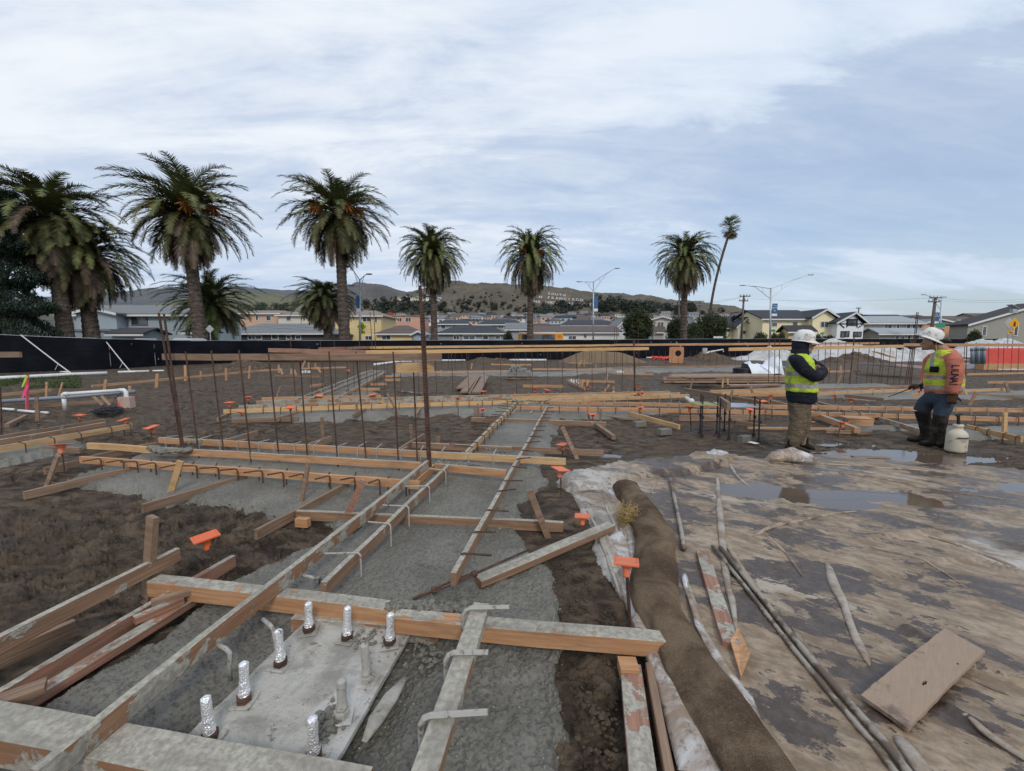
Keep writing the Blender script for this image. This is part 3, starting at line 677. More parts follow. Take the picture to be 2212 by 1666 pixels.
bd((1786, 929), (1886, 932), w_old, 'brown board under the plywood box', .07, .06)
bd((1590, 908), (1650, 918), w_old, 'old brace on the mud behind the anchor bolts', .1)
bd((1660, 862), (1702, 874), w_far, 'brace end left of the hooded worker hip', .14)
bd((1766, 867), (1819, 882), w_oldc, 'brace behind the elbow of the hooded worker', .14)
bd((1790, 801), (1860, 800), w_far, 'far board with pegs beyond the hooded worker arms', .2)
bd((1830, 903), (1890, 905), w_new, 'top rim of the plywood box', .18, .02, .3)
bd((1834, 907), (1888, 908), w_new, 'orange plywood side of the box', .16, .15, .02)
# --- raised ledger boards tied to the tall rebars
EG = 'raised boards tied to the tall rebars'
bd((349, 764.5), (952, 764), w_old, 'long grey brown raised board nearest the camera', Y=(5.75, 5.1), group=EG)
bd((855, 785), (937, 782), w_yelc, 'short crooked pale board hanging under the near raised board', h=.12, Y=(5.0, 5.2), group=EG)
bd((-60, 761), (40, 760.5), w_old, 'raised board cut off by the left edge', Y=(6.6, 6.5), group=EG)
bd((579, 752.5), (788, 757), w_pink, 'brown raised board just above the near one', Y=(9, 8.6), group=EG)
bd((788, 757), (1402, 750), w_yel, 'long yellow raised board over the middle of the site', Y=(9.4, 12.4), group=EG)
bd((689, 751), (800, 748.5), w_pink, 'short brown raised board meeting the far yellow one', Y=(13, 15), group=EG)
bd((800, 748.5), (1327, 744), w_yel, 'far yellow raised board behind the long one', Y=(15, 19), group=EG)
bd((1327, 743), (1700, 740.5), w_new, 'far orange raised board in front of the fence', Y=(17, 17), group=EG)
bd((1576, 751.5), (1954, 745), w_yel, 'yellow raised board behind the head of the hooded worker', Y=(11.2, 12.8), group=EG)
bd((1700, 740.5), (1900, 739.5), w_far, 'far raised board between the heads of the workers', Y=(17, 18), group=EG)
bd((1954, 742), (2300, 742.5), w_newc, 'raised board behind the head of the bending worker', Y=(12.8, 12.8), group=EG)
# --- stakes
st((330, 1116), (318, 1291), 'thick upright stake nailed to the topmost left board', w_old, .07, .035)
st((126, 983), (101, 1052), 'leaning stake under the nearest cap at left', w_old, .07)
st((390, 996), (367, 1071), 'bright leaning stake nailed to the left part of the orange front board', w_yel, .06)
st((667, 998), (650, 1092), 'grey leaning stake nailed to the middle of the orange front board', w_old)
st((785, 1037), (742, 1130), 'rusty orange leaning stake right of the grey one', w_pink, .055)
st((1214, 923), (1247, 993), 'leaning stake standing over the brown cross board end', w_old, .06)
st((1144, 1059), (1183, 1159), 'tan leaning stake at the end of the low cross board', w_old, .05)
st((1298, 883), (1297, 911), 'small upright stake by the far cross board cap', w_old)
st((1270, 877), (1272, 908), 'orange stake on the far cross board', w_new)
st((134, 922), (142, 958), 'stake between the parallel boards at left edge', w_old, .06)
st((695, 901), (698, 947), 'upright stake alone on the mud behind the tall rebars', w_old, .06)
st((770, 872), (772, 903), 'dark stake before the far yellow board', w_old)
st((887, 917), (889, 951), 'upright stake left of the thick double rebar', w_old, .05)
st((948, 943), (944, 972), 'leaning stub stake right of the thick double rebar', w_old, .06)
st((827, 857), (827, 889), 'pale left upright of the sawhorse group', w_yel, .03)
st((847, 860), (848, 890), 'pale right upright of the sawhorse group', w_yel, .03)
st((836, 850), (862, 899), 'long leaning brace of the sawhorse group', w_old)
st((606, 836), (595, 866), 'leaning stake beyond the far left row', w_old, .06)
st((1032, 872), (1033, 901), 'stake beside the cap left of the middle wet strip', w_old)
st((1025, 878), (1028, 901), 'second small stake beside the cap left of the middle wet strip', w_old)
st((101, 826), (100, 857), 'upright stake on the thin board beyond the pink stake', w_far, .06)
st((135, 827), (127, 856), 'leaning stake right of the upright one beyond the pink stake', w_far, .06)
st((79, 858), (81, 905), 'grey upright stake right of the pink stake', w_old, .06)
for i, (a, b, l) in enumerate([((400, 789), (401, 822), 'tallest stake on the long staked thin board'), ((434, 802), (434, 820), 'short stake right of the tallest on the long thin board'), ((488, 795), (489, 821), 'third stake on the long thin board'),
        ((340, 808), (338, 837), 'stake near the double rebar on the long thin board'), ((229, 821), (226, 843), 'first stake on the long thin board'), ((280, 834), (281, 845), 'low stake under the long thin board'), ((540, 791), (538, 818), 'last stake on the long thin board'),
        ((602, 788), (603, 806), 'stake at the right end of the long thin board'), ((606, 796), (610, 808), 'leaning peg right of the long thin board'), ((629, 797), (629, 808), 'peg left of the white stubs in far left frame'), ((636, 799), (640, 812), 'slanting peg by the white stubs in far left frame'),
        ((659, 780), (652, 797), 'slanting peg of the far left frame'), ((667, 783), (667, 797), 'upright peg of the far left frame'), ((681, 785), (682, 798), 'second upright peg of the far left frame'), ((685, 793), (693, 805), 'right slanting peg of the far left frame')]): st(a, b, l, w_far, .09, .04)
for i, (a, b, l) in enumerate([((1249, 818), (1255, 836), 'slanting peg left of the pipe stubs'), ((1260, 820), (1256, 837), 'peg among the pipe stubs'), ((1271, 820), (1268, 833), 'peg right of the pipe stubs'), ((1316, 831), (1305, 847), 'leaning stake beyond the far row near a cap'), ((1325, 835), (1326, 845), 'small peg beyond the far row'),
        ((1353, 795), (1350, 809), 'slanting peg by the second stubs'), ((1362, 796), (1361, 810), 'upright peg by the second stubs'), ((1256, 779), (1250, 791), 'left peg below the sand heap'), ((1262, 778), (1262, 792), 'middle peg below the sand heap'), ((1286, 784), (1287, 797), 'right peg below the sand heap'),
        ((1396, 792), (1393, 804), 'peg on the long grey far board'), ((1312, 806), (1310, 823), 'peg on the thin board beyond the pipe stubs'), ((1020, 785), (1018, 797), 'peg left of the block pallet'), ((953, 799), (953, 812), 'peg on the long far board')]): st(a, b, l, w_far, .07, .04)
st((1377, 850), (1388, 869), 'wide orange brace leaning across the far row', w_newc, .09)
st((1497, 818), (1490, 844), 'leaning stake at the left end of the timber stack', w_old, .06)
st((1562, 818), (1560, 838), 'pale left one of two stakes before the timber stack', w_yel, .06)
st((1572, 818), (1573, 838), 'pale right one of two stakes before the timber stack', w_yel, .06)
st((1623, 813), (1613, 836), 'dark stake leaning on the timber stack right part', w_old, .07)
st((1583, 842), (1576, 868), 'leaning stake left of the anchor bolt pairs', w_old, .06)
st((1621, 835), (1631, 864), 'leaning stake behind the anchor bolts', w_old, .06)
st((2171, 892), (2169, 948), 'upright stake right of the white jug', w_yel, .075, .03)
st((2109, 847), (2094, 876), 'brown leaning stake right of the bending worker', w_pink, .08)
st((2172, 825), (2180, 853), 'grey leaning stake at right edge', w_old, .09)
st((2083, 842), (2090, 857), 'pale slanting peg behind the bending worker', w_yel, .05)
st((1792, 794), (1783, 812), 'crossed peg beyond the hooded worker elbow', w_far, .1)
st((1816, 790), (1816, 806), 'upright peg beyond the hooded worker', w_far, .1)
st((1817, 810), (1808, 832), 'dark leaning stake between the workers', w_old, .08)
st((2148, 821), (2148, 835), 'small stake on the far orange board at right', w_old, .06)

# --- orange capped stakes
CG = 'orange safety caps on steel rods'
def cap(c, base, label, size=.17, dy=0., zb=0., tilt=None, r=.0075, Y=None):
    b = G(*base, zb); tp = P(*c, (b.y if Y is None else Y) + dy); rg = random.Random(label)
    e = empty('capped_rod', b, 0, label, 'safety cap', CG); d_ = tp - b; n = (d_).normalized()
    MB().tube([Vector((0, 0, 0)) - n * .04, d_ - n * .02], r, 6).build('rod', m_rust, e)
    if tilt is None: tilt = (rg.uniform(-.2, .2), rg.uniform(-.2, .2))
    q = Vector((tilt[0], tilt[1], 1)).normalized().to_track_quat('Z', 'Y').to_matrix() @ Matrix.Rotation(rg.uniform(-.9, .9), 3, 'Z')
    s = size / 2; mb = MB()
    def ringsq(h, zz): return [q @ Vector((a * h, b_ * h, zz)) for a, b_ in ((-1, -1), (1, -1), (1, 1), (-1, 1))]
    mb.loft([ringsq(s * .97, -.012), ringsq(s, -.006), ringsq(s, 0), ringsq(s * .86, .002), ringsq(s * .84, -.003)])
    pr = []
    for rr, zz in ((.42, -.012), (.36, -.035), (.26, -.04), (.24, -.085), (.19, -.09)):
        pr.append([q @ Vector((math.cos(a) * s * rr * 1.2, math.sin(a) * s * rr * 1.2, zz * size / .14)) for a in (2 * math.pi * k / 12 for k in range(12))])
    mb.loft(pr); mb.build('cap', m_cap, e, loc=d_); return e
cap((443, 1158), (475, 1240), 'nearest orange cap at left, tilted above the brown inner board', .155, tilt=(-.12, -.02), r=.011)
cap((1353, 1211), (1362, 1372), 'nearest orange cap at right, on a rod beside the burlap roll', .13, dy=-.02, tilt=(.03, .22), r=.01)
cap((1258, 1113), (1260, 1150), 'orange cap on the slanting tan board', .12, zb=.1, tilt=(0, .15))
cap((1211, 1012), (1212, 1076), 'orange cap just below the end of the yellow rear board', .15)
cap((1215, 959), (1216, 988), 'orange cap just behind the end of the yellow rear board', .14)
cap((132, 959), (140, 1023), 'big orange cap over the leaning stake at left', .19)
cap((326, 922), (329, 961), 'orange cap left of the double rebar, alone on the mud', .17)
cap((266, 906), (269, 941), 'orange cap at the right end of the three parallel boards', .14)
cap((172.5, 896), (173, 921), 'faded orange cap behind the three parallel boards', .14)
for c, b, l in [((536, 857), (537, 872), 'orange cap behind the left end of the far row'), ((496, 869), (497, 896), 'orange cap at the very left end of the far row'), ((521, 888), (522, 903), 'orange cap dropped in front of the far left row'),
        ((627, 879), (630, 914), 'orange cap on the brown board before the far left row'), ((690, 854), (690, 872), 'faded cap between the far left boards'), ((804, 852), (804, 870), 'pinkish cap where the far spur meets the row'),
        ((989, 859), (990, 901), 'orange cap on a tall rod before the plank pile'), ((1042, 883), (1043, 901), 'orange cap left of the middle wet strip end'), ((1043, 845), (1044, 862), 'tilted cap at the plank pile foot'),
        ((1156, 840), (1157, 853), 'left of two caps near the bright orange board'), ((1182, 842), (1182, 854), 'faded right of two caps near the bright orange board'), ((1270, 835), (1270, 850), 'small cap right of the pipe stubs'),
        ((1380, 835), (1381, 848), 'tilted faded cap behind the far row right part'), ((1372, 852), (1373, 868), 'cap under the wide leaning brace'), ((1387, 847), (1388, 870), 'cap just right of the wide leaning brace'), ((1464, 855), (1464, 866), 'pale cap at the right end of the far row'),
        ((1490, 879), (1493, 929), 'orange cap on a tall rod left of the anchor bolts'), ((1383, 879), (1383, 908), 'brown orange cap in front of the double row'), ((1280, 894), (1280, 910), 'orange cap on the far cross board'),
        ((1665, 853), (1664, 880), 'orange cap just left of the hooded worker'), ((1804, 853), (1805, 873), 'left of two caps between the workers'), ((1839, 862), (1838, 876), 'right of two caps between the workers'),
        ((1885, 842), (1886, 856), 'dull brown cap behind the two between the workers'), ((1749, 911), (1750, 924), 'low cap behind the hooded worker shins'), ((1819, 912), (1810, 940), 'cap on a slanting rod before the plywood box'),
        ((1648, 866), (1648, 882), 'small bright cap behind the anchor bolts'), ((1622, 884), (1618, 920), 'faded cap among the anchor bolts'), ((2091, 803), (2091, 812), 'tiny cap right of the bending worker shoulder'), ((2147, 783), (2147, 792), 'tiny cap below the grey pipes'),
        ((1228, 777), (1228, 786), 'left tiny cap below the sand heap'), ((1273, 777), (1273, 786), 'right tiny cap below the sand heap'), ((752, 800), (752, 809), 'tiny cap left of the far spur'), ((803, 797), (803, 806), 'tiny cap at the far end of the spur'), ((1986, 843), (1986, 856), 'small cap beside the bending worker hand')]:
    sc_ = G(*b).y; cap(c, b, l, .165 if sc_ > 9 else .15, r=.009)

# --- tall vertical bars
def rb(tx, ty, bx, by, label, r=.008, zb=0., mat=None, group='tall vertical rebars', rib=False):
    b = G(bx, by, zb); tp = P(tx, ty, b.y); mb = MB(); d_ = tp - b
    if rib:
        n = int(d_.length / .018); mb.tube([d_ * (k / n) for k in range(n + 1)], [r * (1.12 if k % 2 else .9) for k in range(n + 1)], 7)
    else: mb.tube([(0, 0, 0), d_ * .5 + Vector((r * .8, 0, 0)), d_], r, 6)
    return mb.build('rebar', mat or m_rust, loc=b, label=label, cat='rebar', group=group)
near = 'rusty vertical bar tied to the near raised board'
for q in [(A1(1370, 205), A1(1590, 1480)), (A1(1415, 215), A1(1600, 1480))]:
    rb(*q[0], *q[1], ('left' if q[0][0] < 345 else 'right') + ' bar of the tall ribbed pair at the left end of the near raised board', .0145, rib=True)
for q in [(A1(1603, 540), A1(1726, 1500)), (A1(1825, 532), A1(1945, 1510)), (A1(2065, 527), A1(2175, 1545)), (A2(108, 560), A2(207, 1545)), (A2(375, 545), A2(447, 1490)), (A2(630, 540), A2(712, 1578)), (A2(865, 545), A2(957, 1535)), (A2(1185, 540), A2(1236, 1608)), (A2(1355, 575), A2(1396, 1530))]:
    rb(*q[0], *q[1], near, .0095, rib=True)
rb(*A2(1418, -30), *A2(1498, 1645), 'thick grey ribbed bar standing at the right end of the near raised board', .019, rib=True)
rb(*A2(1442, 150), *A2(1512, 1640), 'shorter thick bar tied to the thick grey one', .017, rib=True)
rb(*A1(0, 850), *A1(12, 1290), 'thick bar at the very left edge', .012)
second = 'rusty vertical bar of the second row'
for tx, bx, by in [(455, 490, 960), (570, 590, 890), (775, 800, 960), (835, 850, 900), (950, 960, 950), (1100, 1118, 955), (1240, 1255, 950), (1385, 1412, 955), (1545, 1562, 950), (1685, 1702, 925), (1815, 1842, 930), (1955, 1978, 925), (2110, 2116, 915)]: rb(*A2(tx, 505), *A2(bx, by), second, .009)
for tx, bx, by in [(30, 40, 920), (170, 177, 915), (303, 310, 905), (430, 437, 900), (548, 572, 940), (688, 692, 905), (810, 820, 905), (955, 950, 900)]: rb(*A3(tx, 497), *A3(bx, by), second, .009)
rb(*A3(1047, 425), *A3(1056, 888), 'left bar of the thick dark pair in the second row', .016); rb(*A3(1058, 440), *A3(1062, 888), 'right bar of the thick dark pair in the second row', .014)
for tx, ty, bx, by, l in [(295, 435, 345, 965, 'tall dark bar before the small palm trunk'), (555, 445, 575, 900, 'tall thin bar under the crossing sign'), (665, 240, 690, 880, 'tall bar left of the white lamp pole'), (890, 330, 900, 860, 'tall bar beside the yellow house corner'), (985, 200, 1022, 870, 'left of the tall pair before the yellow house'), (1017, 180, 1048, 890, 'right of the tall pair before the yellow house')]: rb(*A2(tx, ty), *A2(bx, by), l, .011)
for tx, l in [(885, 'left tall thin bar before the white house'), (905, 'right tall thin bar before the white house')]: rb(*A3(tx, 330), *A3(tx, 680), l, .016)
rb(*A3(1090, 320), *A3(1090, 660), 'tall thin bar before the round tree', .016)
far = 'thin vertical bar of the third row far back'
for i in range(37): x = 60 + i * 55; rb(*A3(x + random.uniform(-6, 6), 530 + random.uniform(-8, 8)), *A3(x, 690 - (x > 900) * 15), far, .011)
for i in range(14): x = 1080 + i * 58; rb(*A2(x + 4, 545), *A2(x, 705), far, .011)
mid4 = 'rusty vertical bar of the row behind the workers'
for tx in [440, 500, 545, 610, 675, 790, 880, 925, 990, 1010, 1065, 1120, 1175]: rb(*A4(tx, 455), *A4(tx - 28 * tx / 900 - 4, 825), mid4, .010)
for tx, l in [(10, 'bar left of the hooded worker, nearest the timber stack'), (60, 'thin bar left of the hooded worker shoulder'), (100, 'thin bar touching the hooded worker vest')]: rb(*A4(tx, 430), *A4(tx - 8, 850), l, .012)
rb(*A4(745, 408), *A4(702, 830), 'thick bar midway between the workers', .02)
for tx, ty, l in [(1285, 200, 'tallest bar left of the bending worker'), (1298, 200, 'second tallest bar left of the bending worker'), (1262, 400, 'third bar of the cluster by the bending worker'), (1245, 430, 'fourth bar of the cluster by the bending worker')]: rb(*A4(tx, ty), *A4(tx - 62, 822), l, .014)
right = 'rusty vertical bar right of the bending worker'
for tx, r_ in [(1720, .018), (1700, .012), (1800, .01), (1910, .011), (1995, .01), (2040, .011), (2110, .01), (2170, .011), (2230, .01)]: rb(*A4(tx, 462 - (r_ > .015) * 50), *A4(tx - 14, 745), right, r_)

# --- bars hooked over the boards
def hooks(p0, p1, n, label, zt=.2, side=1, L=.2, r=.007, mat=None, zb=-.01, t0=0.02, t1=.98, ang=0., jit=.3, off=0.0, over=.02):
    a, b = G(*p0, zt), G(*p1, zt); rg = random.Random(label); x = (b - a).normalized(); nrm = Vector((-x.y, x.x, 0)) * side
    nrm = Matrix.Rotation(ang, 3, 'Z') @ nrm
    for i in range(n):
        u = t0 + (t1 - t0) * (i + rg.uniform(-jit, jit) * .5) / max(n - 1, 1); c = a.lerp(b, u) + Vector((0, 0, r + .001)) + nrm * off
        nn = Matrix.Rotation(rg.uniform(-.12, .12), 3, 'Z') @ nrm; k = r * 3
        e0 = c - nn * (r * 1.5 + over); top = [e0 + Vector((0, 0, zb - c.z)), e0 + Vector((0, 0, -k)), e0 + nn * k * .35 + Vector((0, 0, -k * .35)), e0 + nn * k, e0 + nn * (L * rg.uniform(.85, 1.15)) + Vector((0, 0, rg.uniform(-.015, .03)))]
        MB().tube([q - c for q in top], r, 6).build('rebar_dowel', mat or m_crbar, loc=c, label=label, cat='rebar dowel', group='dowels hooked over the form boards')
hooks((170, 986), (905, 1040), 15, 'short rusty dowel laid over the clean orange front board', side=-1, L=.16, mat=m_rust, ang=-.5, t0=.1, t1=.97, over=-.055, zb=0, r=.008)
hooks((170, 986), (905, 1040), 13, 'rusty leg poking down under the clean orange front board', side=1, L=.03, mat=m_rust, t0=.17, t1=.98, zb=.0, over=-.03)
hooks((345, 945), (1080, 983), 17, 'dowel hooked over the rear long board with its tail to the back', side=1, L=.17, zb=.05, over=0.0)
hooks((1012, 972), (1116, 868), 13, 'dowel hooked over the far left edge board of the wet strip', side=1, L=.30, mat=m_rust)
hooks((990, 1230), (1184, 880), 17, 'dowel hooked over the straight middle edge board', side=-1, L=.20, mat=m_rust, over=.03)
hooks((705, 1258), (965, 1010), 5, 'dowel hooked over the second edge board', side=1, L=.22, t0=.12, t1=.92)
hooks((880, 1868), (1056, 1302), 4, 'thick cement coated dowel over the wide covered board', zt=.24, side=-1, L=.22, r=.012, zb=.05, t0=.10, t1=.94, jit=0, over=.1)
hooks((482, 885), (1106, 865), 20, 'dowel hooked over the clean yellow far board', side=1, L=.12, mat=m_rust)
hooks((1106, 865), (1490, 852), 12, 'dowel hooked over the splashed yellow far board', side=1, L=.12)
hooks((515, 876), (1106, 857), 16, 'dowel hooked over the grey second far board', side=1, L=.12)
hooks((1106, 852), (1448, 845), 12, 'dowel hooked over the rearmost far board', side=1, L=.15)
hooks((1187, 866), (1660, 875), 17, 'dowel hooked over the upper board behind the anchor bolts', side=1, L=.15)
hooks((1116, 877), (1660, 887), 13, 'dowel hooked over the lower board behind the anchor bolts', side=1, L=.12, mat=m_rust)
hooks((1660, 875), (2300, 884), 18, 'dowel hooked over the upper board behind the workers', side=1, L=.15)
hooks((1660, 887), (2300, 905), 16, 'dowel hooked over the lower board behind the workers', side=1, L=.12, mat=m_rust)
hooks((645, 861), (803, 801), 14, 'dowel hooked over the left board of the far spur', side=1, L=.1)
hooks((1766, 847), (1969, 840), 8, 'dowel hooked over the front board between the workers', side=1, L=.12)
hooks((2081, 916), (2205, 944), 5, 'dowel leg under the yellow brace behind the jug', zt=.14, side=1, L=.05, mat=m_rust)
hooks((-30, 974), (286, 915), 6, 'dowel hooked over the front board at left edge', side=1, L=.1, mat=m_rust)
for (a, b, c, l) in [((568, 1338), (592, 1362), (596, 1420), 'upper bent cement coated bar coming out under the long board'), ((470, 1393), (497, 1410), (498, 1470), 'lower bent cement coated bar coming out under the long board'), ((652, 1243), (682, 1252), (692, 1272), 'small bent bar between long board and second board')]:
    p, q, s_ = G(*a, .17), G(*b, .16), G(*c, .0)
    q.z = .17; MB().tube([Vector((0, 0, 0)), (q - p) * .7, (q - p) * .95 + Vector((0, 0, -.01)), Vector((s_.x, s_.y, .08)) - p, s_ - p], .0105, 8).build('bent_bar', m_crbar, smooth=True, loc=p, label=l, cat='rebar', group='bent bars under the long board')
# ------------------------------------------------------------ things on the site
def T(x, y, k=2.866, ox=379.5, oy=1084.3): return (ox + x / k, oy + y / k)       # reading scale of one close-up
def T3(x, y): return T(x, y, ox=867.5)
def nz3(p, s=1., seed=0): return mnoise.noise(Vector(p) * s + Vector((seed, seed * 1.7, 0)))
def wobble(o, amp, sc_, seed=0):
    for v in o.data.vertices:
        p = v.co; v.co = p + Vector((nz3(p, sc_, seed), nz3(p, sc_, seed + 9), nz3(p, sc_, seed + 21))) * amp
# base plate with foil wrapped anchor bolts
pl = empty('anchor_plate', G(700, 1500, .05), 0, 'rectangular cement skimmed steel plate set in the wet concrete with wrapped bolts', 'plate')
pc = [G(x, y, .052) for x, y in [(668, 1334), (887, 1367), (660, 1760), (290, 1700)]]
L0 = pl.location; n = 26; mb = MB(); vs = []; fs = []
for j in range(n + 1):
    for i in range(n + 1):
        a = pc[0].lerp(pc[1], i / n); b = pc[3].lerp(pc[2], i / n); p = a.lerp(b, j / n)
        vs.append(p + Vector((0, 0, .006 * nz3(p, 5) + .003 * nz3(p, 22) + .006 * max(0, nz3(p, 9, 4)))) - L0)
for j in range(n):
    for i in range(n): k = j * (n + 1) + i; fs.append((k, k + n + 1, k + n + 2, k + 1))
mb.add(vs, fs); rim = [vs[i] for i in range(n + 1)] + [vs[j * (n + 1) + n] for j in range(1, n + 1)] + [vs[n * (n + 1) + i] for i in range(n - 1, -1, -1)] + [vs[j * (n + 1)] for j in range(n - 1, 0, -1)]
m_ = len(rim); mb.add(rim + [v - Vector((0, 0, .022)) for v in rim], [(i, (i + 1) % m_, m_ + (i + 1) % m_, m_ + i) for i in range(m_)])
mb.build('plate', m_plate, pl, smooth=False)
AB = [((815, 620), (825, 800), 'foil wrapped bolt at the back left corner of the plate'), ((1060, 650), (1062, 850), 'foil wrapped bolt in the middle of the back edge of the plate'), ((1313, 683), (1325, 880), 'foil wrapped bolt at the back right corner of the plate, tied at its foot'),
      ((628, 788), (650, 1010), 'second foil wrapped bolt from the back on the left side of the plate'), ((1172, 875), (1188, 1110), 'dull cement smeared bolt on the right side of the plate, nearest the back'), ((410, 998), (425, 1235), 'third foil wrapped bolt from the back on the left side of the plate'),
      ((1003, 1098), (1028, 1330), 'most cement smeared bolt in the middle of the right side of the plate'), ((180, 1210), (212, 1470), 'shiny foil wrapped bolt at the front left of the plate, with a dark nut'), ((835, 1318), (855, 1595), 'foil wrapped bolt at the front right of the plate with a dark rusty nut')]
for q, (tp, bs, lab) in enumerate(AB):
    b = G(*T(*bs), .058); h = P(*T(*tp), b.y).z - b.z; rg = random.Random(q)
    e = empty('anchor_bolt', b, rg.uniform(-.3, .3), lab, 'bolt', 'foil wrapped anchor bolts'); lean = Vector((rg.uniform(-.01, .01), rg.uniform(-.01, .01), 0))
    mat = m_foil if q not in (4, 6) else m_crbar
    prof = [(.03, .024), (.035, .021), (.045, .026), (.06, .0225), (.075, .0195), (.3 * h + .03, .020), (.55 * h, .0185), (.8 * h, .0195), (.95 * h, .019), (h - .006, .017), (h, .009)]
    rings = []
    for zz, rr in prof:
        rings.append([Vector((math.cos(a), math.sin(a), 0)) * rr * (1 + rg.uniform(-.07, .07)) + lean * (zz / h) + Vector((0, 0, zz)) for a in (2 * math.pi * k / 12 for k in range(12))])
    o = MB().loft(rings).build('foil_sleeve', mat, e, smooth=False)
    MB().loft([[Vector((math.cos(a) * rr, math.sin(a) * rr, zz)) for a in (math.pi / 3 * k for k in range(6))] for zz, rr in ((.003, .030), (.004, .032), (.03, .032), (.032, .028))]).build('nut', m_rust if q not in (4, 6) else m_crbar, e)
    stick('washer', Vector((-.045, -.045, .004)), Vector((.045, -.045, .004)), .09, .008, m_plate, e, side=1)
    e.children[-1].matrix_world = Matrix.Translation((0, 0, 0)) @ e.children[-1].matrix_world
# lumps of wet concrete spilt on boards and plate
def clump(pts, n, r, z, label, seed, name='concrete_lump', mat=None, spread=.05):
    kd = 'stuff' if 'crumbs' in label or 'pasted' in label else None
    mb = MB(); rg = random.Random(seed); c0 = G(*pts[0], z); P_ = [G(*p, z) for p in pts]
    for i in range(n):
        u = rg.uniform(0, len(P_) - 1.001); k = int(u); c = P_[k].lerp(P_[min(k + 1, len(P_) - 1)], u - k) + Vector((rg.gauss(0, spread), rg.gauss(0, spread), rg.uniform(-.3, .5) * r)); rr = r * rg.uniform(.35, 1.2)
        mb.ball(c - c0, (rr, rr * rg.uniform(.7, 1.2), rr * rg.uniform(.5, .8)), 7, 5)
    o = mb.build(name, mat or m_conc, smooth=False, loc=c0, label=label, cat='concrete', kind=kd, group=None if kd else 'lumps of spilt wet concrete'); wobble(o, r * .45, 2.2 / r * .5, seed); return o
clump([T(1330, 640), T(1480, 640), T(1800, 665)], 120, .022, .14, 'spilt wet concrete heaped on the thick timber below the turnbuckle', 1, spread=.022)
clump([T(1420, 700), T(1780, 760)], 60, .02, .10, 'wet concrete smeared over the buried middle of the thick orange timber', 2, spread=.02)
clump([A1(1300, 1370), A1(1420, 1410), A1(1660, 1390)], 90, .035, .19, 'big grey clump of wet concrete over the middle long board under the double rebar', 3, spread=.03)
clump([A1(1560, 1340), A1(1740, 1320)], 50, .03, .20, 'grey clump of wet concrete between rear and middle long boards', 4, spread=.03)
clump([(940, 1000), (990, 1003), (1040, 1006)], 70, .02, .19, 'wet concrete strewn behind the short orange closing board', 5, spread=.025)
clump([T(1500, 900), T(1600, 960), T(1500, 1020)], 60, .013, .035, 'loose wet concrete crumbs right of the plate', 6, spread=.035)
clump([T(1100, 830), T(1250, 850), T(1380, 900)], 70, .010, .06, 'wet concrete pasted on the back right corner of the plate', 7, spread=.03)
clump([T(950, 1280), T(900, 1370), T(980, 1400)], 60, .014, .06, 'wet concrete heaped beside the most smeared bolt', 8, spread=.02)
clump([(1105, 868), (1140, 866), (1180, 868)], 50, .03, .2, 'dark concrete lumps at the far end of the middle wet strip', 9, spread=.04)
clump([(1045, 966), (1075, 974), (1106, 978)], 50, .018, .2, 'wet concrete bridging the yellow rear board', 10, spread=.02)
# the box frame at the far end of the strip
bd((1108, 893), (1122, 878), w_crt, 'left bar of the small form box at the far end of the wet strip', .1)
bd((1146, 893), (1160, 878), w_crt, 'right bar of the small form box at the far end of the wet strip', .1)
# turnbuckle
a, b, c = G(892, 1294, .06), G(1024, 1240, .115), G(1140, 1189, .145); e = empty('turnbuckle', a, 0, 'dark rusty turnbuckle lying from the thick timber up the slanting tan board', 'turnbuckle')
u = (b - a).normalized(); sd_ = u.cross(Vector((0, 0, 1))).normalized()
k = 46; MB().tube([u * (b - a).length * .45 * i / k for i in range(k + 1)], [.0105 if i % 2 else .0085 for i in range(k + 1)], 8).build('threaded_rod', m_rust, e)
MB().tube([u * (b - a).length * .75, b - a], .011, 8).tube([b - a, c - a], .008, 6).build('pull_rod', m_rust, e)
mb = MB()
for s in (-1, 1): mb.tube([u * (b - a).length * .30 + sd_ * .017 * s, u * (b - a).length * .98 + sd_ * .017 * s], .006, 6)
for f in (.30, .62, .97): mb.tube([u * (b - a).length * f, u * ((b - a).length * f + .03)], .021, 8)
mb.build('frame', m_rust, e)
# half buried smooth pipe in the concrete
MB().tube([G(786, 1603, .012), G(812, 1555, .03), G(845, 1505, .032), G(876, 1464, .012)], [.012, .035, .035, .012], 14, flat=.5).build('buried_pipe', m_plate, smooth=True, label='smooth pale pipe barely showing in the wet concrete right of the plate', cat='pipe')
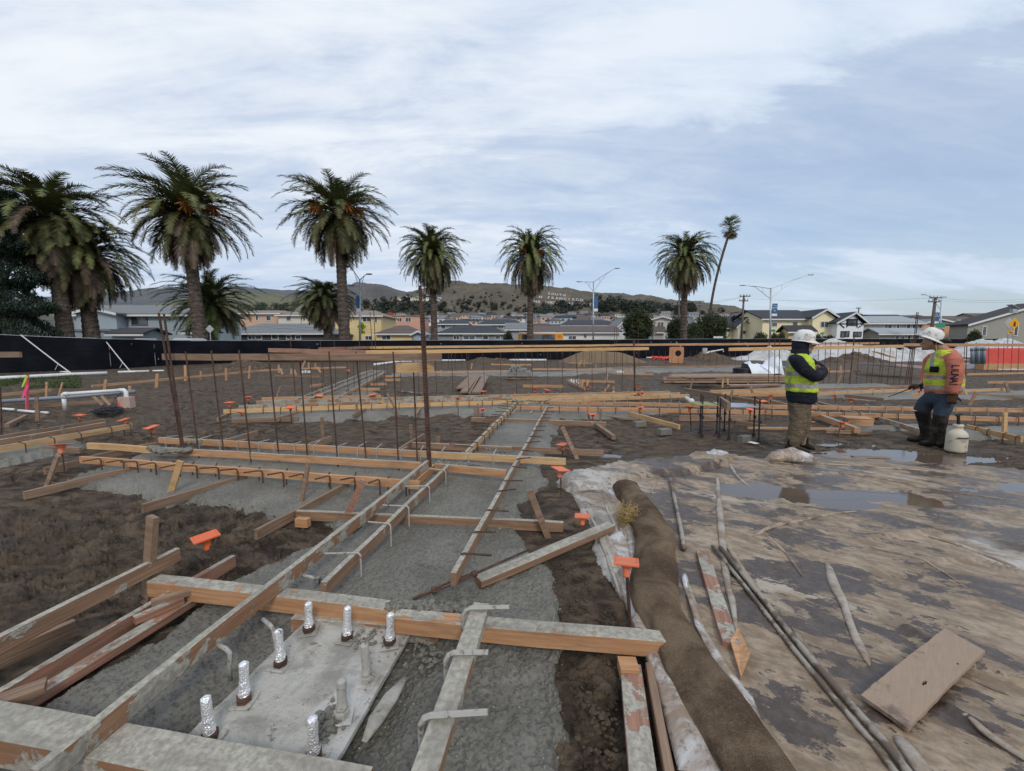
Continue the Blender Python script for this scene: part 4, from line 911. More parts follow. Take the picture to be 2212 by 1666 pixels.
# burlap roll
rp = [(1340, 1058), (1356, 1080), (1378, 1110), (1398, 1140), (1412, 1180), (1418, 1220), (1412, 1265), (1412, 1310), (1424, 1355), (1447, 1405), (1482, 1465), (1524, 1535), (1575, 1620), (1630, 1715), (1700, 1840)]
pts = [G(x, y, 0) for x, y in rp]; fine = []
for i in range(len(pts) - 1):
    for k in range(9): fine.append(pts[i].lerp(pts[i + 1], k / 9))
fine.append(pts[-1]); sm = [fine[max(0, i - 5):i + 6] for i in range(len(fine))]; fine = [sum(s, Vector((0, 0, 0))) / len(s) for s in sm]
rings = []; N = 44; s_acc = 0
for i, p in enumerate(fine):
    tdir = (fine[min(i + 1, len(fine) - 1)] - fine[max(i - 1, 0)]).normalized(); x = tdir.cross(Vector((0, 0, 1)))
    if i: s_acc += (p - fine[i - 1]).length
    end = min(1, math.sqrt(max(0, min(1, s_acc / .09)))); R0 = .138 * (1 - .14 * min(1, max(0, s_acc - 1.6) / .8)) * (.25 + .75 * end) * (1 + .05 * math.sin(s_acc * 7)) * (.86 + .14 * min(1, s_acc / .7)); ring = []
    for j in range(N):
        a = 2 * math.pi * j / N; tw = a * 1 + s_acc * 3.2
        fold = .017 * math.sin(tw * 3 + 2 * mnoise.noise(Vector((s_acc * 2, a, 0)))) * (.5 + .5 * mnoise.noise(Vector((s_acc * 1.3, 3, a)))) + .016 * mnoise.noise(Vector((math.cos(a) * 1.3, math.sin(a) * 1.3, s_acc * 2.4)))
        rr = R0 + fold; rr += .006 * mnoise.noise(Vector((math.cos(a) * 4, math.sin(a) * 4, s_acc * 9))); zz = math.sin(a) * rr * .66 + .088
        ring.append(p + x * math.cos(a) * rr * 1.08 + Vector((0, 0, max(.012, zz))))
    rings.append(ring)
burl = empty('burlap_roll', pts[0], 0, 'long brown burlap roll filled with straw, snaking toward the bottom edge', 'straw roll')
MB().loft([[v - pts[0] for v in r_] for r_ in rings]).build('burlap_cover', m_burlap, burl, smooth=True)
sb = MB(); rg = random.Random(4); c0 = G(1372, 1112, .10)
for i in range(1100):
    a = rg.uniform(0, 6.28); s_ = Vector((rg.gauss(0, .045), rg.gauss(0, .06), rg.gauss(.0, .035))); dv = Vector((rg.gauss(0, 1), rg.gauss(0, 1), rg.gauss(-.1, .7))).normalized() * rg.uniform(.03, .075)
    if s_.z < -.08: s_.z = -.08
    m1 = s_ + dv * .5 + Vector((0, 0, rg.uniform(-.01, .012))); sb.tube([s_, m1, s_ + dv], .0016, 3, cap=False)
sb.build('straw_tuft', m_straw, burl, loc=c0 - pts[0] + Vector((-.07, -.05, 0)))
# plastic strips beside the roll
def strip(pl, pr, zl, zr, label, mat=None, n=40, wr=.007, seed=0, name='plastic_strip'):
    def samp(p, u):
        u = u * (len(p) - 1); k = min(int(u), len(p) - 2); return Vector(p[k]).lerp(Vector(p[k + 1]), u - k)
    vs = []; fs = []; W = 8
    for i in range(n + 1):
        a = samp(pl, i / n); b = samp(pr, i / n)
        for j in range(W + 1):
            q = a.lerp(b, j / W); z = zl + (zr - zl) * j / W; p = G(q.x, q.y, 0); d_ = wr * (nz3(p, 6, seed) + .6 * nz3(p, 15, seed)); p.z = z + d_ + .02 * math.sin(math.pi * j / W); p.x += wr * .5 * nz3(p, 4, seed + 3); vs.append(p)
    for i in range(n):
        for j in range(W): k = i * (W + 1) + j; fs.append((k, k + 1, k + W + 2, k + W + 1))
    o = MB().add(vs, fs).build(name, mat or m_plast, smooth=True, label=label, cat='plastic sheet', group='plastic sheet strips beside the burlap roll')
    md = o.modifiers.new('s', 'SOLIDIFY'); md.thickness = .003; return o
strip([(1362, 1362, 0), (1385, 1420, 0), (1415, 1500, 0), (1462, 1700, 0)], [(1385, 1352, 0), (1432, 1450, 0), (1490, 1560, 0), (1590, 1760, 0)], .07, .08, 'white plastic strip between the planks and the burlap roll', seed=2)
strip([(1290, 1180, 0), (1340, 1290, 0), (1368, 1370, 0)], [(1352, 1160, 0), (1364, 1240, 0), (1392, 1360, 0)], .03, .07, 'white plastic strip left of the roll around the nearest right cap', seed=5)
strip([(1305, 1060, 0), (1325, 1110, 0), (1342, 1170, 0), (1350, 1215, 0)], [(1345, 1085, 0), (1372, 1150, 0), (1376, 1190, 0), (1370, 1230, 0)], .03, .06, 'white plastic strip left of the straw tuft', seed=8)
strip([(1470, 1270, 0), (1500, 1380, 0), (1540, 1460, 0), (1600, 1560, 0), (1640, 1610, 0)], [(1485, 1265, 0), (1520, 1370, 0), (1562, 1440, 0), (1625, 1530, 0), (1652, 1606, 0)], .08, .05, 'long white plastic fold along the right side of the burlap roll', seed=11, wr=.016)
# pipes on the tarp
def pipe(name, pts, r, mat, label, z=None, smooth=True, n=10, cat='pipe', group=None):
    p = [G(x, y, zz) for x, y, zz in pts] if z is None else [G(x, y, z) for x, y in pts]
    c = p[0]; return MB().tube([q - c for q in p], r, n).build(name, mat, loc=c, smooth=smooth, label=label, cat=cat, group=group)
m_mpipe = M('muddy_pipe', fn=lambda t: {'Base Color': t.mix(t.ss(t.math('ADD', t.noise(t.pos(), 5, 7, .7), t.math('MULTIPLY', t.nz(), .06)), .50, .60), (.11, .08, .056), (.30, .265, .22)), 'Roughness': .5})
pipe('conduit', [(1539, 1180), (1600, 1255), (1700, 1385), (1790, 1495), (1880, 1600), (1990, 1740), (2080, 1850)], .013, m_mpipe, 'left of two long muddy conduits lying on the tarp', .068)
pipe('conduit', [(1556, 1183), (1612, 1250), (1716, 1380), (1806, 1487), (1900, 1592), (2015, 1735), (2110, 1850)], .017, m_mpipe, 'right whiter one of two long muddy conduits lying on the tarp', .072)
pipe('conduit', [(1448, 1034), (1460, 1090), (1472, 1150), (1477, 1186)], .019, m_mpipe, 'short whitish pipe on the tarp beyond the pink plank', .075)
stick('muddy_plank', G(1503, 1188, .085), G(1560, 1385, .085), .085, .04, w_pink, side=1, label='mud stained pinkish plank lying on the tarp right of the roll', cat='plank')
mb = MB(); q = [B2(975, 1058), B2(1028, 1168), B2(988, 1272), B2(943, 1115)]; c0 = G(*q[0], .075)
mb.prism([G(x, y, zz) - c0 for (x, y), zz in zip(q, (.07, .085, .06, .07))], (0, 0, .018)); mb.build('stake_offcut', w_new, loc=c0, label='diamond shaped orange offcut on the tarp below the pinkish plank', cat='wood offcut')
pts = [B2(1508, 1335), B2(1870, 1050), B2(2045, 1145), B2(1712, 1480)]; pw = [G(*p, z) for p, z in zip(pts, (.098, .094, .10, .095))]
n = 60; vs = []; fs = []
for j in range(n + 1):
    for i in range(n + 1):
        p = pw[0].lerp(pw[1], i / n).lerp(pw[3].lerp(pw[2], i / n), j / n); ex = .006 * nz3(p, 12) if i in (0, n) or j in (0, n) else 0
        vs.append(p - pw[0] + Vector((ex, ex, .0016 * nz3(p, 30) + .006 * math.sin(i / n * 3.1))))
for j in range(n):
    for i in range(n):
        if ((j - 38) * .6) ** 2 + ((i - 22) * 1.2) ** 2 < 2.2 or ((j - 48) * .6) ** 2 + ((i - 42) * 1.2) ** 2 < .5: continue
        k = j * (n + 1) + i; fs.append((k, k + 1, k + n + 2, k + n + 1))
o = MB().add(vs, fs).build('plywood_sheet', w_ply, loc=pw[0], label='rectangular muddy plywood sheet with a round hole on the tarp at lower right', cat='plywood')
md = o.modifiers.new('s', 'SOLIDIFY'); md.thickness = .018; md.offset = -1 if o.data.polygons[0].normal.z > 0 else 1
# sandbag and small litter
mb = MB(); c = G(1703, 1002, 0); rings = []
for i in range(25):
    u = i / 24; x = -.36 + .72 * u; w_ = .02 + .115 * math.sin(math.pi * min(1, max(0, (u - .06) / .94))) ** .5 * (1 if u > .12 else .5); h_ = w_ * .75
    rings.append([Vector((x, math.cos(a) * w_ * (1 + .1 * nz3((x * 3, a, 1), 2)), max(0, math.sin(a) * h_ + h_ * .75) * (1 + .2 * nz3((x * 4, a, 5), 2)))) for a in (2 * math.pi * k / 18 for k in range(18))])
o = mb.loft(rings).build('sandbag', m_plast, smooth=True, loc=c + Vector((0, 0, .03)), label='white mud spattered sandbag at the back edge of the tarp', cat='sandbag'); wobble(o, .03, 11)
o = MB().ball((0, 0, 0), (.16, .08, .07), 12, 8).build('crumpled_plastic', m_sheet, smooth=True, loc=G(1548, 984, .08), label='crumpled white plastic bag on the folded tarp flap', cat='plastic'); wobble(o, .05, 14)
stick('loose_board', G(1848, 988, .03), G(1925, 990, .03), .10, .02, w_old, side=1, label='thin board lying flat in the puddles before the bending worker', cat='board')
stick('paper_scrap', G(1614, 955, .035), G(1632, 959, .035), .10, .004, m_white, side=1, bev=0, label='white paper scrap on the mud left of the hooded worker', cat='paper')
for a, b, l in [((1374, 912), (1397, 910), 'upper grey concrete block by the yellow brace'), ((1428, 928), (1452, 926), 'lower grey concrete block by the yellow brace'), ((1606, 943), (1624, 941), 'small grey concrete block under the anchor bolts')]:
    stick('concrete_block', G(*a, .10), G(*b, .10), .12, .12, flat('block_grey', (.20, .19, .17), .9, .3, 9), side=1, bev=.008, label=l, cat='concrete block')
# anchor bolt cage
cg = empty('anchor_bolt_cage', G(1570, 945), 0, 'cage of tall dark anchor bolts held by template plates, standing before the double row', 'bolt cage'); L0 = cg.location
for (x, t0, b0) in [(1635, 905, 1250), (1650, 920, 1275), (1780, 920, 1255), (1803, 940, 1285), (1845, 905, 1230), (1885, 935, 1300), (2100, 925, 1270), (2143, 950, 1325)]:
    b = G(*A3(x - 12, b0)); tp = P(*A3(x, t0), b.y); MB().tube([b - L0, tp - L0], .013, 8).tube([b - L0, b - L0 + Vector((0, 0, .035))], .03, 6).tube([b - L0 + Vector((0, 0, .04)), b - L0 + Vector((0, 0, .06))], .022, 8).tube([Vector((b.x, b.y, .31)) - L0, Vector((b.x, b.y, .36)) - L0], .024, 6).build('anchor_rod', m_darkbar, cg)
m_yg = flat('yellow_green_board', (.30, .28, .12)); m_bl = flat('bluish_plate', (.42, .46, .52))
stick('template', P(*A3(1605, 1000), 7.0) - L0, P(*A3(1790, 1005), 7.0) - L0, .45, .015, m_yg, cg, side=1)
stick('template', P(*A3(1862, 1012), 6.9) - L0, P(*A3(2150, 1020), 6.9) - L0, .5, .015, m_bl, cg, side=1)
stick('brace_block', P(*A3(1787, 930), 7.2) - L0, P(*A3(1858, 975), 6.7) - L0, .05, .14, w_old, cg)
# pvc stand with cables
e = empty('pipe_stand', G(141, 887), 0, 'white plastic pipe stand with a red marked box hanging on its right end', 'pipe stand'); L0 = e.location; b = L0.copy(); r = .042
e1 = P(137, 852, b.y); e2 = P(268, 843, b.y + .5); e3 = P(275, 880, b.y + .5)
MB().tube([b - L0, e1 - L0 - Vector((0, 0, .05))], r, 10).build('upright', m_pvc, e, smooth=True)
MB().tube([e1 - L0 + Vector((.06, 0, .01)), e2 - L0 - Vector((.08, 0, 0))], r * .95, 10).build('crossbar', m_pvc, e, smooth=True)
MB().tube([e1 - L0 - Vector((0, 0, .1)), e1 - L0, e1 - L0 + Vector((.03, .0, .01)), e1 - L0 + Vector((.12, .0, .01))], r * 1.2, 10).build('elbow', m_pvc, e, smooth=True)
MB().tube([e2 - L0 - Vector((.12, 0, 0)), e2 - L0, e2 - L0 + Vector((.04, 0, -.04)), e3 - L0], r * 1.15, 10).build('elbow', m_pvc, e, smooth=True)
m_redmk = M('red_marked_plastic', fn=lambda t: {'Base Color': t.mix(t.ss(t.noise(t.pos(), 2.6, 3), .48, .54), (.75, .07, .07), (.45, .33, .28))})
MB().box(e3 - L0 + Vector((.05, -.06, .06)), (.30, .16, .42)).build('marked_box', m_redmk, e)
MB().tube([P(200, 855, b.y + .3) - L0, P(222, 876, b.y + .3) - L0], .04, 4).build('leg', w_old, e); MB().tube([P(219, 856, b.y + .3) - L0, P(238, 876, b.y + .3) - L0], .04, 4).build('leg', w_old, e)
mb = MB(); rg = random.Random(6)
for k in range(26):
    c = G(232 + rg.uniform(-7, 7), 886 + rg.uniform(-3, 3), .05 + rg.uniform(0, .08)); R_ = rg.uniform(.12, .30); ph = rg.uniform(0, 6)
    mb.tube([c - L0 + Vector((math.cos(a + ph) * R_, math.sin(a + ph) * R_ * .8, .03 * math.sin(2 * a + ph))) for a in (k2 * .45 for k2 in range(15))], .008, 5)
mb.tube([G(240, 880, .1) - L0, P(248, 862, b.y + .2) - L0, P(262, 848, b.y + .3) - L0], .01, 5)
mb.build('cable_coil', m_wire, loc=L0, label='tangled black cable coil on the mud under the white pipe stand', cat='cable')
pipe('grey_duct', [(5, 867, .12), (150, 858, .2), (292, 846, .28)], .05, m_gpipe, 'long grey duct lying behind the white pipe stand', group=None)
FPz = 'white pipes along the fence'
for p, l, r in [([(-90, 821), (60, 814), (150, 809), (232, 806)], 'longest white pipe in front of the left fence', .085), ([(255, 804), (322, 802)], 'middle white pipe in front of the left fence', .06), ([(330, 801.5), (354, 801)], 'short white pipe right of the middle one by the left fence', .05), ([(131, 803.5), (150, 804)], 'tiny white pipe piece behind the longest one', .05),
                ([(808, 788), (855, 782), (930, 779), (1005, 778.5)], 'long white pipe below the far fence, left of the soil heap', .085), ([(1100, 778), (1180, 778)], 'white pipe between soil heap and sand heap', .10), ([(1396, 773), (1430, 773)], 'white pipe right of the sand heap', .09), ([(1930, 752), (2010, 751)], 'x', .01)][:7]:
    pipe('white_pipe', p, r, m_pvc, l, r * .9, group=FPz)
for p, l in [([(0, 883), (30, 885)], 'white plastic strip left of the pink stake'), ([(40, 887), (75, 890)], 'white plastic strip at the foot of the pink stake'), ([(90, 891), (104, 892)], 'tiny white strip right of the pink stake')]: pipe('plastic_strip', p, .03, m_pvc, l, .03, cat='plastic')
# survey stake with ribbons
m_pink = flat('pink_paint', (.75, .12, .16)); m_lime = flat('lime_tape', (.45, .60, .05)); m_hot = flat('hot_pink_tape', (.85, .08, .22))
b = G(58, 891); e = empty('survey_stake', b, 0, 'pink painted survey stake with lime and pink ribbons at far left', 'survey stake')
tp = P(60, 810, b.y); MB().box((tp - b) / 2, (.05, .02, (tp - b).length), (tp - b).to_track_quat('Z', 'Y').to_matrix()).build('stake', m_pink, e)
def ribbon(pts, mat, w_=.035):
    mb = MB(); vs = []
    for i, p in enumerate(pts): q = P(*p, b.y - .03) - b; vs += [q + Vector((-w_, .01 * i, 0)), q + Vector((w_, 0, 0))]
    o = mb.add(vs, [(2 * i, 2 * i + 1, 2 * i + 3, 2 * i + 2) for i in range(len(pts) - 1)]).build('ribbon', mat, e); o.modifiers.new('s', 'SOLIDIFY').thickness = .004
ribbon([(58, 812), (54, 820), (50, 829), (46, 837)], m_lime); ribbon([(58, 832), (56, 840), (52, 850), (46, 860)], m_hot, .045)
# ropes on the fence
for i, (a, Ya, c, l) in enumerate([((45, 724), 22.6, (160, 811), 'left white rope stay running down from the fence top'), ((225, 733), 25.6, (282, 803), 'right white rope stay running down from the fence top')]):
    p0 = P(*a, Ya); p1 = G(*c, .02); m_ = p0.lerp(p1, .72) - Vector((0, 0, .03)); MB().tube([Vector((0, 0, 0)), m_ - p0, p1 - p0], .028, 6).tube([m_ - p0, m_ - p0 + Vector((-.14, -.05, -.30))], .014, 5).build('rope_stay', m_rope, loc=p0, label=l, cat='rope', group='rope stays of the fence')
# plank pile, block pallet, timber stack, bulk bag, pipe stubs
e = empty('plank_pile', G(1015, 845), 0, 'small pile of weathered planks pointing away between the far rows', 'plank pile'); L0 = e.location
for a, b_, w_, z in [((985, 838), (1012, 812), .24, .10), ((994, 846), (1025, 810), .22, .16), ((1012, 848), (1034, 812), .05, .26), ((1018, 847), (1042, 812), .26, .24), ((1000, 848), (1028, 814), .2, .08)]:
    stick('plank', G(*a, z) - L0, G(*b_, z) - L0, w_, .05, w_old, e, side=-1)
m_cb = flat('concrete_grey', (.27, .27, .255), .9, .2, 8)
e = empty('block_pallet', G(1122, 820), 0, 'wooden pallet stacked with small grey concrete blocks', 'pallet'); L0 = e.location; W = G(1152, 820).x - G(1092, 820).x
stick('pallet', Vector((-W / 2, -.0, .13)), Vector((W / 2, 0, .13)), .9, .12, w_old, e); rg = random.Random(9)
for lay, (x0, x1) in enumerate([(-.46, .47), (-.44, .42), (-.36, .26), (-.30, .05)]):
    nn = max(3, int((x1 - x0) * 12))
    for k in range(nn):
        for dy in (.05, .35, .65):
            if lay == 3 and rg.random() < .4: continue
            x = (x0 + (x1 - x0) * (k + .5) / nn) * W; MB().box((0, 0, 0), (W * .078, .26, .105), Matrix.Rotation(rg.uniform(-.25, .25) * (lay > 1), 3, 'Z')).build('block', m_cb, e, loc=(x, dy + rg.uniform(-.03, .03), .19 + .11 * lay))
e = empty('timber_stack', G(1560, 832), 0, 'long low stack of weathered timber left of the hooded worker', 'timber stack'); L0 = e.location; rg = random.Random(12)
for k in range(12):
    lay = k // 4; a = G(1428 + rg.uniform(0, 14) + lay * 5, 829 - (k % 4) * 2, .0); b_ = G(1690 + rg.uniform(-25, 30), 828 - (k % 4) * 2, .0); a.z = b_.z = .10 + .09 * lay
    stick('plank', a - L0, b_ - L0, .22, .07, rg.choice([w_old, w_pink, w_ply]), e, side=1)
for k in range(4):
    a = G(1480 + rg.uniform(-8, 8), 818 - k, .30 + .05 * k); b_ = G(1560 + rg.uniform(-5, 5), 817 - k, .30 + .05 * k); stick('plank', a - L0, b_ - L0, .3, .04, w_old, e, side=1)
for k in range(3): stick('plank', G(1577, 834 - k, .06 + .06 * k) - L0, G(1690, 832 - k, .06 + .06 * k) - L0, .2, .05, w_pink, e, side=1)
mb = MB(); c = G(1643, 808); rings = []; prof = [(-.62, .42), (-.55, .52), (-.3, .40), (0, .34), (.25, .38), (.42, .58), (.55, .74), (.62, .6), (.66, .15)]; n = 34; vs = []; fs = []
for j in range(17):
    for i in range(n + 1):
        u = -.64 + 1.3 * i / n; top = np.interp(u, [q[0] for q in prof], [q[1] for q in prof]); v = j / 16
        h = top * math.sin(math.pi * v) ** .55; p = Vector((u * 1.02, -.5 + v * 1.0, h)); p += Vector((nz3(p, 3, 1), nz3(p, 3, 5), nz3(p, 4, 8))) * .10 + Vector((0, 0, .05 * nz3(p, 9, 3))); p.z = max(p.z, 0); vs.append(p * (68 / 900 * c.y / 1.3))
for j in range(16):
    for i in range(n): k = j * (n + 1) + i; fs.append((k, k + 1, k + n + 2, k + n + 1))
bb = MB().add(vs, fs).build('bulk_bag', M('white_bag', (.72, .76, .82), .5, fn=lambda t: {'Normal': t.bump(t.noise(t.obj(), 5, 4, .6, 1.), .8, .05)}), smooth=True, loc=c, label='slumped empty white bulk bag beyond the timber stack', cat='bulk bag')
k = 68 / 900 * c.y / 1.3; MB().tube([Vector((-.2, -.25, .37)) * k, Vector((-.05, -.42, .22)) * k, Vector((.1, -.5, .1)) * k], .012 * k, 5).build('strap', flat('blue_strap', (.15, .3, .6)), bb)
MB().tube([Vector((.5, -.1, .62)) * k, Vector((.56, -.12, .80)) * k, Vector((.64, -.1, .82)) * k, Vector((.6, -.05, .6)) * k], .02 * k, 6).build('lifting_loop', flat('loop', (.6, .6, .4)), bb)
mb = MB(); c = G(1604, 808)
for zz in (0, .1, .2): mb.tube([Vector((math.cos(a) * .42, math.sin(a) * .42, .06 + zz)) for a in (2 * math.pi * i / 16 for i in range(17))], .055, 8)
mb.build('coil_stack', m_wire, loc=c, label='dark stacked coil of hose left of the white bulk bag', cat='hose coil', smooth=True)
for l, q in [('group of white pipe stubs in the nearest far box', [(1234, 828, 9), (1239, 828, 7), (1246, 827, 7), (1249, 829, 9), (1254, 827, 5)]), ('second group of white pipe stubs farther right', [(1334, 806, 6), (1338, 807, 5), (1341, 806, 6), (1345, 807, 5)]), ('white pipe stubs in the far left frame', [(654, 806, 5), (660, 806, 6), (666, 806, 5), (669, 806, 5)]), ('white pipe stubs in the box at the strip end', [(1136, 875, 9), (1171, 876, 11), (1139, 877, 6)]), ('two tiny white pipe stubs behind the far row', [(1325, 852, 6), (1342, 851, 4)])]:
    e = empty('pipe_stubs', G(*q[0][:2]), 0, l, 'pipe stubs', 'groups of white pipe stubs'); L0 = e.location
    for x, y, h in q: b = G(x, y); MB().tube([b - L0 - Vector((0, 0, .05)), P(x, y - h, b.y) - L0], .028 * b.y / 12, 8).build('stub', m_pvc, e)
MB().tube([Vector((0, 0, 0)), G(1482, 860, .1) - G(1494, 867, .1)], .05, 8).ball((0, 0, 0), .075, 8, 6).build('drain_pipe', m_pvc, loc=G(1494, 867, .1), label='muddy white pipe with a bell end beyond the double row', cat='pipe')
MB().tube([Vector((0, 0, 0)), G(912, 851, .05) - G(860, 845, .05)], .03, 6).build('thin_pipe', m_mpipe, loc=G(860, 845, .05), label='thin pale pipe lying on the mud before the plank pile', cat='pipe')
# plywood with hole, meter, orange net, grey pipes, barrier
Yp = 33; a, b_ = P(1445, 777, Yp), P(1476, 777, Yp); tp = P(1460, 749.5, Yp).z; mb = MB(); w_ = b_.x - a.x; h_ = tp - 0; cx_, cz_, rr = w_ * .62, h_ * .60, w_ * .21
vs = []; N = 32
for k in range(N):
    t_ = 2 * math.pi * k / N; dx, dz = math.cos(t_), math.sin(t_); vs.append((cx_ + rr * dx, 0, cz_ + rr * dz))
for k in range(N):
    t_ = 2 * math.pi * k / N; dx, dz = math.cos(t_), math.sin(t_); s1 = min(((w_ - cx_) / dx if dx > 0 else cx_ / -dx) if abs(dx) > 1e-6 else 1e9, ((h_ - cz_) / dz if dz > 0 else cz_ / -dz) if abs(dz) > 1e-6 else 1e9); vs.append((cx_ + dx * s1, 0, cz_ + dz * s1))
mb.add(vs, [(k, (k + 1) % N, N + (k + 1) % N, N + k) for k in range(N)]); o = mb.build('plywood_board', flat('orange_plywood', (.50, .24, .12), .7, .2, 1.5), loc=(a.x, Yp, 0), label='upright orange plywood with a round hole leaning near the far fence', cat='plywood'); o.modifiers.new('s', 'SOLIDIFY').thickness = .04
MB().box((0, 0, 0), (.35, .2, .45)).build('meter_box', m_galv, loc=P(1522, 758, 34), label='small grey meter box before the fence, left end of the white bent pipe', cat='meter')
c = P(1526, 763, 33.5); MB().tube([Vector((0, 0, 0)), P(1532, 760.5, 33.5) - c, P(1562, 755, 33.5) - c, P(1562.5, 760, 33.5) - c], .055, 6).build('bent_pipe', m_pvc, loc=c, label='white bent pipe above the dark soil heap by the far fence', cat='pipe')
rg = random.Random(3); mb = MB(); c = G(1430, 777)
for k in range(120): p = G(1410 + rg.random() * 40, 779 - rg.random() * 4, 0) - c; mb.ball(p + Vector((0, 0, rg.random() * .25)), (.25 * rg.random() + .05, .15, .06), 6, 4)
mb.build('orange_net', flat('orange_mesh', (.65, .08, .05), .7, .3, 6), loc=c, label='heap of orange safety netting on the ground left of the upright plywood', cat='netting')
MB().ball((0, 0, 0), (.6, .3, .25), 9, 6).build('blue_bundle', flat('blue_cloth', (.03, .04, .08)), loc=G(1456, 776, .2), label='dark blue bundle at the foot of the upright plywood', cat='bundle')
e = empty('pipe_bundle', P(2108, 786, 24), 0, 'upright bundle of grey plastic pipes left of the red barrier', 'pipe bundle'); L0 = e.location; mgp = flat('grey_blue_pipe', (.19, .23, .28), .4)
for i in range(5):
    x = 2100 + i * 6.3; b = P(x, 786, 24 + (i % 2) * .3); t_ = P(x + .5, 750.5 + (i == 0), b.y); r = .082
    MB().tube([b - L0, t_ - L0], r, 12).tube([t_ - L0 - Vector((0, 0, .18)), t_ - L0], r * 1.12, 12).build('grey_pipe', mgp, e, smooth=True)
m_red = M('red_sheet', fn=lambda t: {'Base Color': t.mix(t.noise(t.pos(), .8, 4), (.55, .06, .045), (.75, .11, .08)), 'Roughness': .6, 'Normal': t.bump(t.noise(t.pos(), 1.5, 4), .6, .1)})
a = P(2126, 773, 25); b_ = P(2420, 775, 25); e = empty('barrier', a, 0, 'long red sheeted barrier over plywood at the right edge', 'barrier')
L_ = b_.x - a.x; MB().bx(0, L_, 0, .5, .35, 1.28).build('red_cover', m_red, e, loc=(0, 0, -a.z)); MB().bx(-.0, L_, -.04, .45, -.3, .36).build('plywood_base', w_far, e, loc=(0, 0, -a.z))
stick('pallet_cover', P(1937, 786, 19), P(2000, 791, 19), 2.2, .12, flat('pinkish_sheet', (.36, .30, .29)), side=1, label='low stack covered with a pinkish board between the sheeting and the bars', cat='covered stack')
e = empty('lumber_pile', P(1905, 765, 22), 0, 'loose yellow lumber lying on the white sheeting heap', 'lumber pile'); L0 = e.location
for k in range(7): stick('lumber', P(1885 + k * 3, 758 + k * .6, 22.5 - k * .1) - L0, P(1918 + k * 3, 768 + k * .7, 22 - k * .1) - L0, .12, .06, w_yel, e)
# ------------------------------------------------------------ black screened fence
FP = [(-420, 20, 2.1), (-150, 21.2, 2.06), (0, 22.4, 2.04), (110, 23.8, 1.93), (225, 25.2, 1.85), (375, 30, 1.76), (553, 35, 1.77), (800, 36.5, 1.80), (1100, 38, 1.83), (1350, 42, 1.92), (1530, 47, 2.02), (1800, 53, 2.08), (2071, 58, 2.13), (2350, 64, 2.2), (2700, 72, 2.2)]
fpts = []
for x, Y, h in FP: p = P(x, 740, Y); fpts.append(Vector((p.x, Y, h)))
fe = empty('screened_fence', (fpts[2].x, fpts[2].y, 0), 0, 'long black fabric screened construction fence around the site', 'fence'); L0 = Vector(fe.location)
vs = []; fs = []; cols = []; posts = []
for i in range(len(fpts) - 1):
    a, b = fpts[i], fpts[i + 1]; L_ = (b - a).length; n = max(4, int(L_ / .3))
    for k in range(n + (i == len(fpts) - 2)): cols.append(a.lerp(b, k / n))
    for k in range(int(L_ / 3.0) + 1): posts.append(a.lerp(b, k * 3.0 / L_))
NR = 10
for i, c in enumerate(cols):
    sag = -.03 * abs(math.sin(i * .3 * math.pi / 3))
    for j in range(NR + 1):
        v = j / NR; p = Vector((c.x, c.y, (c.z + sag) * v)); off = .05 * nz3((c.x * .8, v * 3, 1), 1.5) + .03 * nz3((c.x * 2.2, v * 5 + c.x, 4), 1.) * (1 - v * .5)
        vs.append(p + Vector((-.3 * off, -off * 1.4 - .04, 0)) - L0)
for i in range(len(cols) - 1):
    for j in range(NR): k = i * (NR + 1) + j; fs.append((k, k + NR + 1, k + NR + 2, k + 1))
MB().add(vs, fs).build('screen_fabric', m_black, fe, smooth=True)
for p in posts: MB().tube([Vector((p.x, p.y + .26, 0)) - L0, Vector((p.x, p.y + .26, p.z + .02)) - L0], .025, 6).build('post', m_galv, fe)
MB().tube([Vector((c.x, c.y + .02, c.z + .0)) - L0 for c in cols[::3]], .016, 5).build('top_wire', m_galv, fe)
mb = MB(); rg = random.Random(8)
for k in range(46):
    c = cols[rg.randrange(20, len(cols) - 1)]; z = rg.choice([.45, .5, c.z - .35]); mb.tube([Vector((c.x - .05, c.y - .17, z + .1)) - L0, Vector((c.x - .03, c.y - .17, z)) - L0, Vector((c.x + .04, c.y - .17, z)) - L0, Vector((c.x + .06, c.y - .17, z + .1)) - L0], .018 * rg.uniform(.5, 1.3), 4)
mb.build('vent_flaps', flat('pale_flap', (.30, .31, .33)), fe, kind='stuff')
for a, c, Y, l in [((1455, 734), (1471, 749), 46, 'pale rope on the far fence by the upright plywood'), ((1604, 733), (1616, 748), 50, 'pale rope on the far fence, right of the leaning palm')]:
    p = P(*a, Y - .5); q = P(*c, Y - 2.5); MB().tube([Vector((0, 0, 0)), q - p], .03, 5).build('rope_stay', m_rope, loc=p, label=l, cat='rope', group='rope stays of the fence')
# small stones and crumbs lying about
def crumbs(name, polys, n, r0, r1, mat, z, label, seed, lift=.0):
    rg = random.Random(seed); mb = MB()
    for i in range(n):
        x0, y0, x1, y1 = rg.choice(polys); c = G(rg.uniform(x0, x1), rg.uniform(y0, y1), z); r = rg.uniform(r0, r1) * rg.choice((.6, .8, 1, 1.3)); q = Matrix.Rotation(rg.uniform(0, 6), 3, 'Z')
        v = [q @ Vector(p) * r for p in ((1, 0, .1), (.3, .8, 0), (-.8, .5, .1), (-.9, -.5, 0), (.2, -.9, .1), (.1, 0, .75), (0, 0, -.6))]; mb.add([p + c for p in v], [(0, 1, 5), (1, 2, 5), (2, 3, 5), (3, 4, 5), (4, 0, 5), (1, 0, 6), (2, 1, 6), (3, 2, 6), (4, 3, 6), (0, 4, 6)])
    mb.build(name, mat, kind='stuff', label=label, cat='stones')
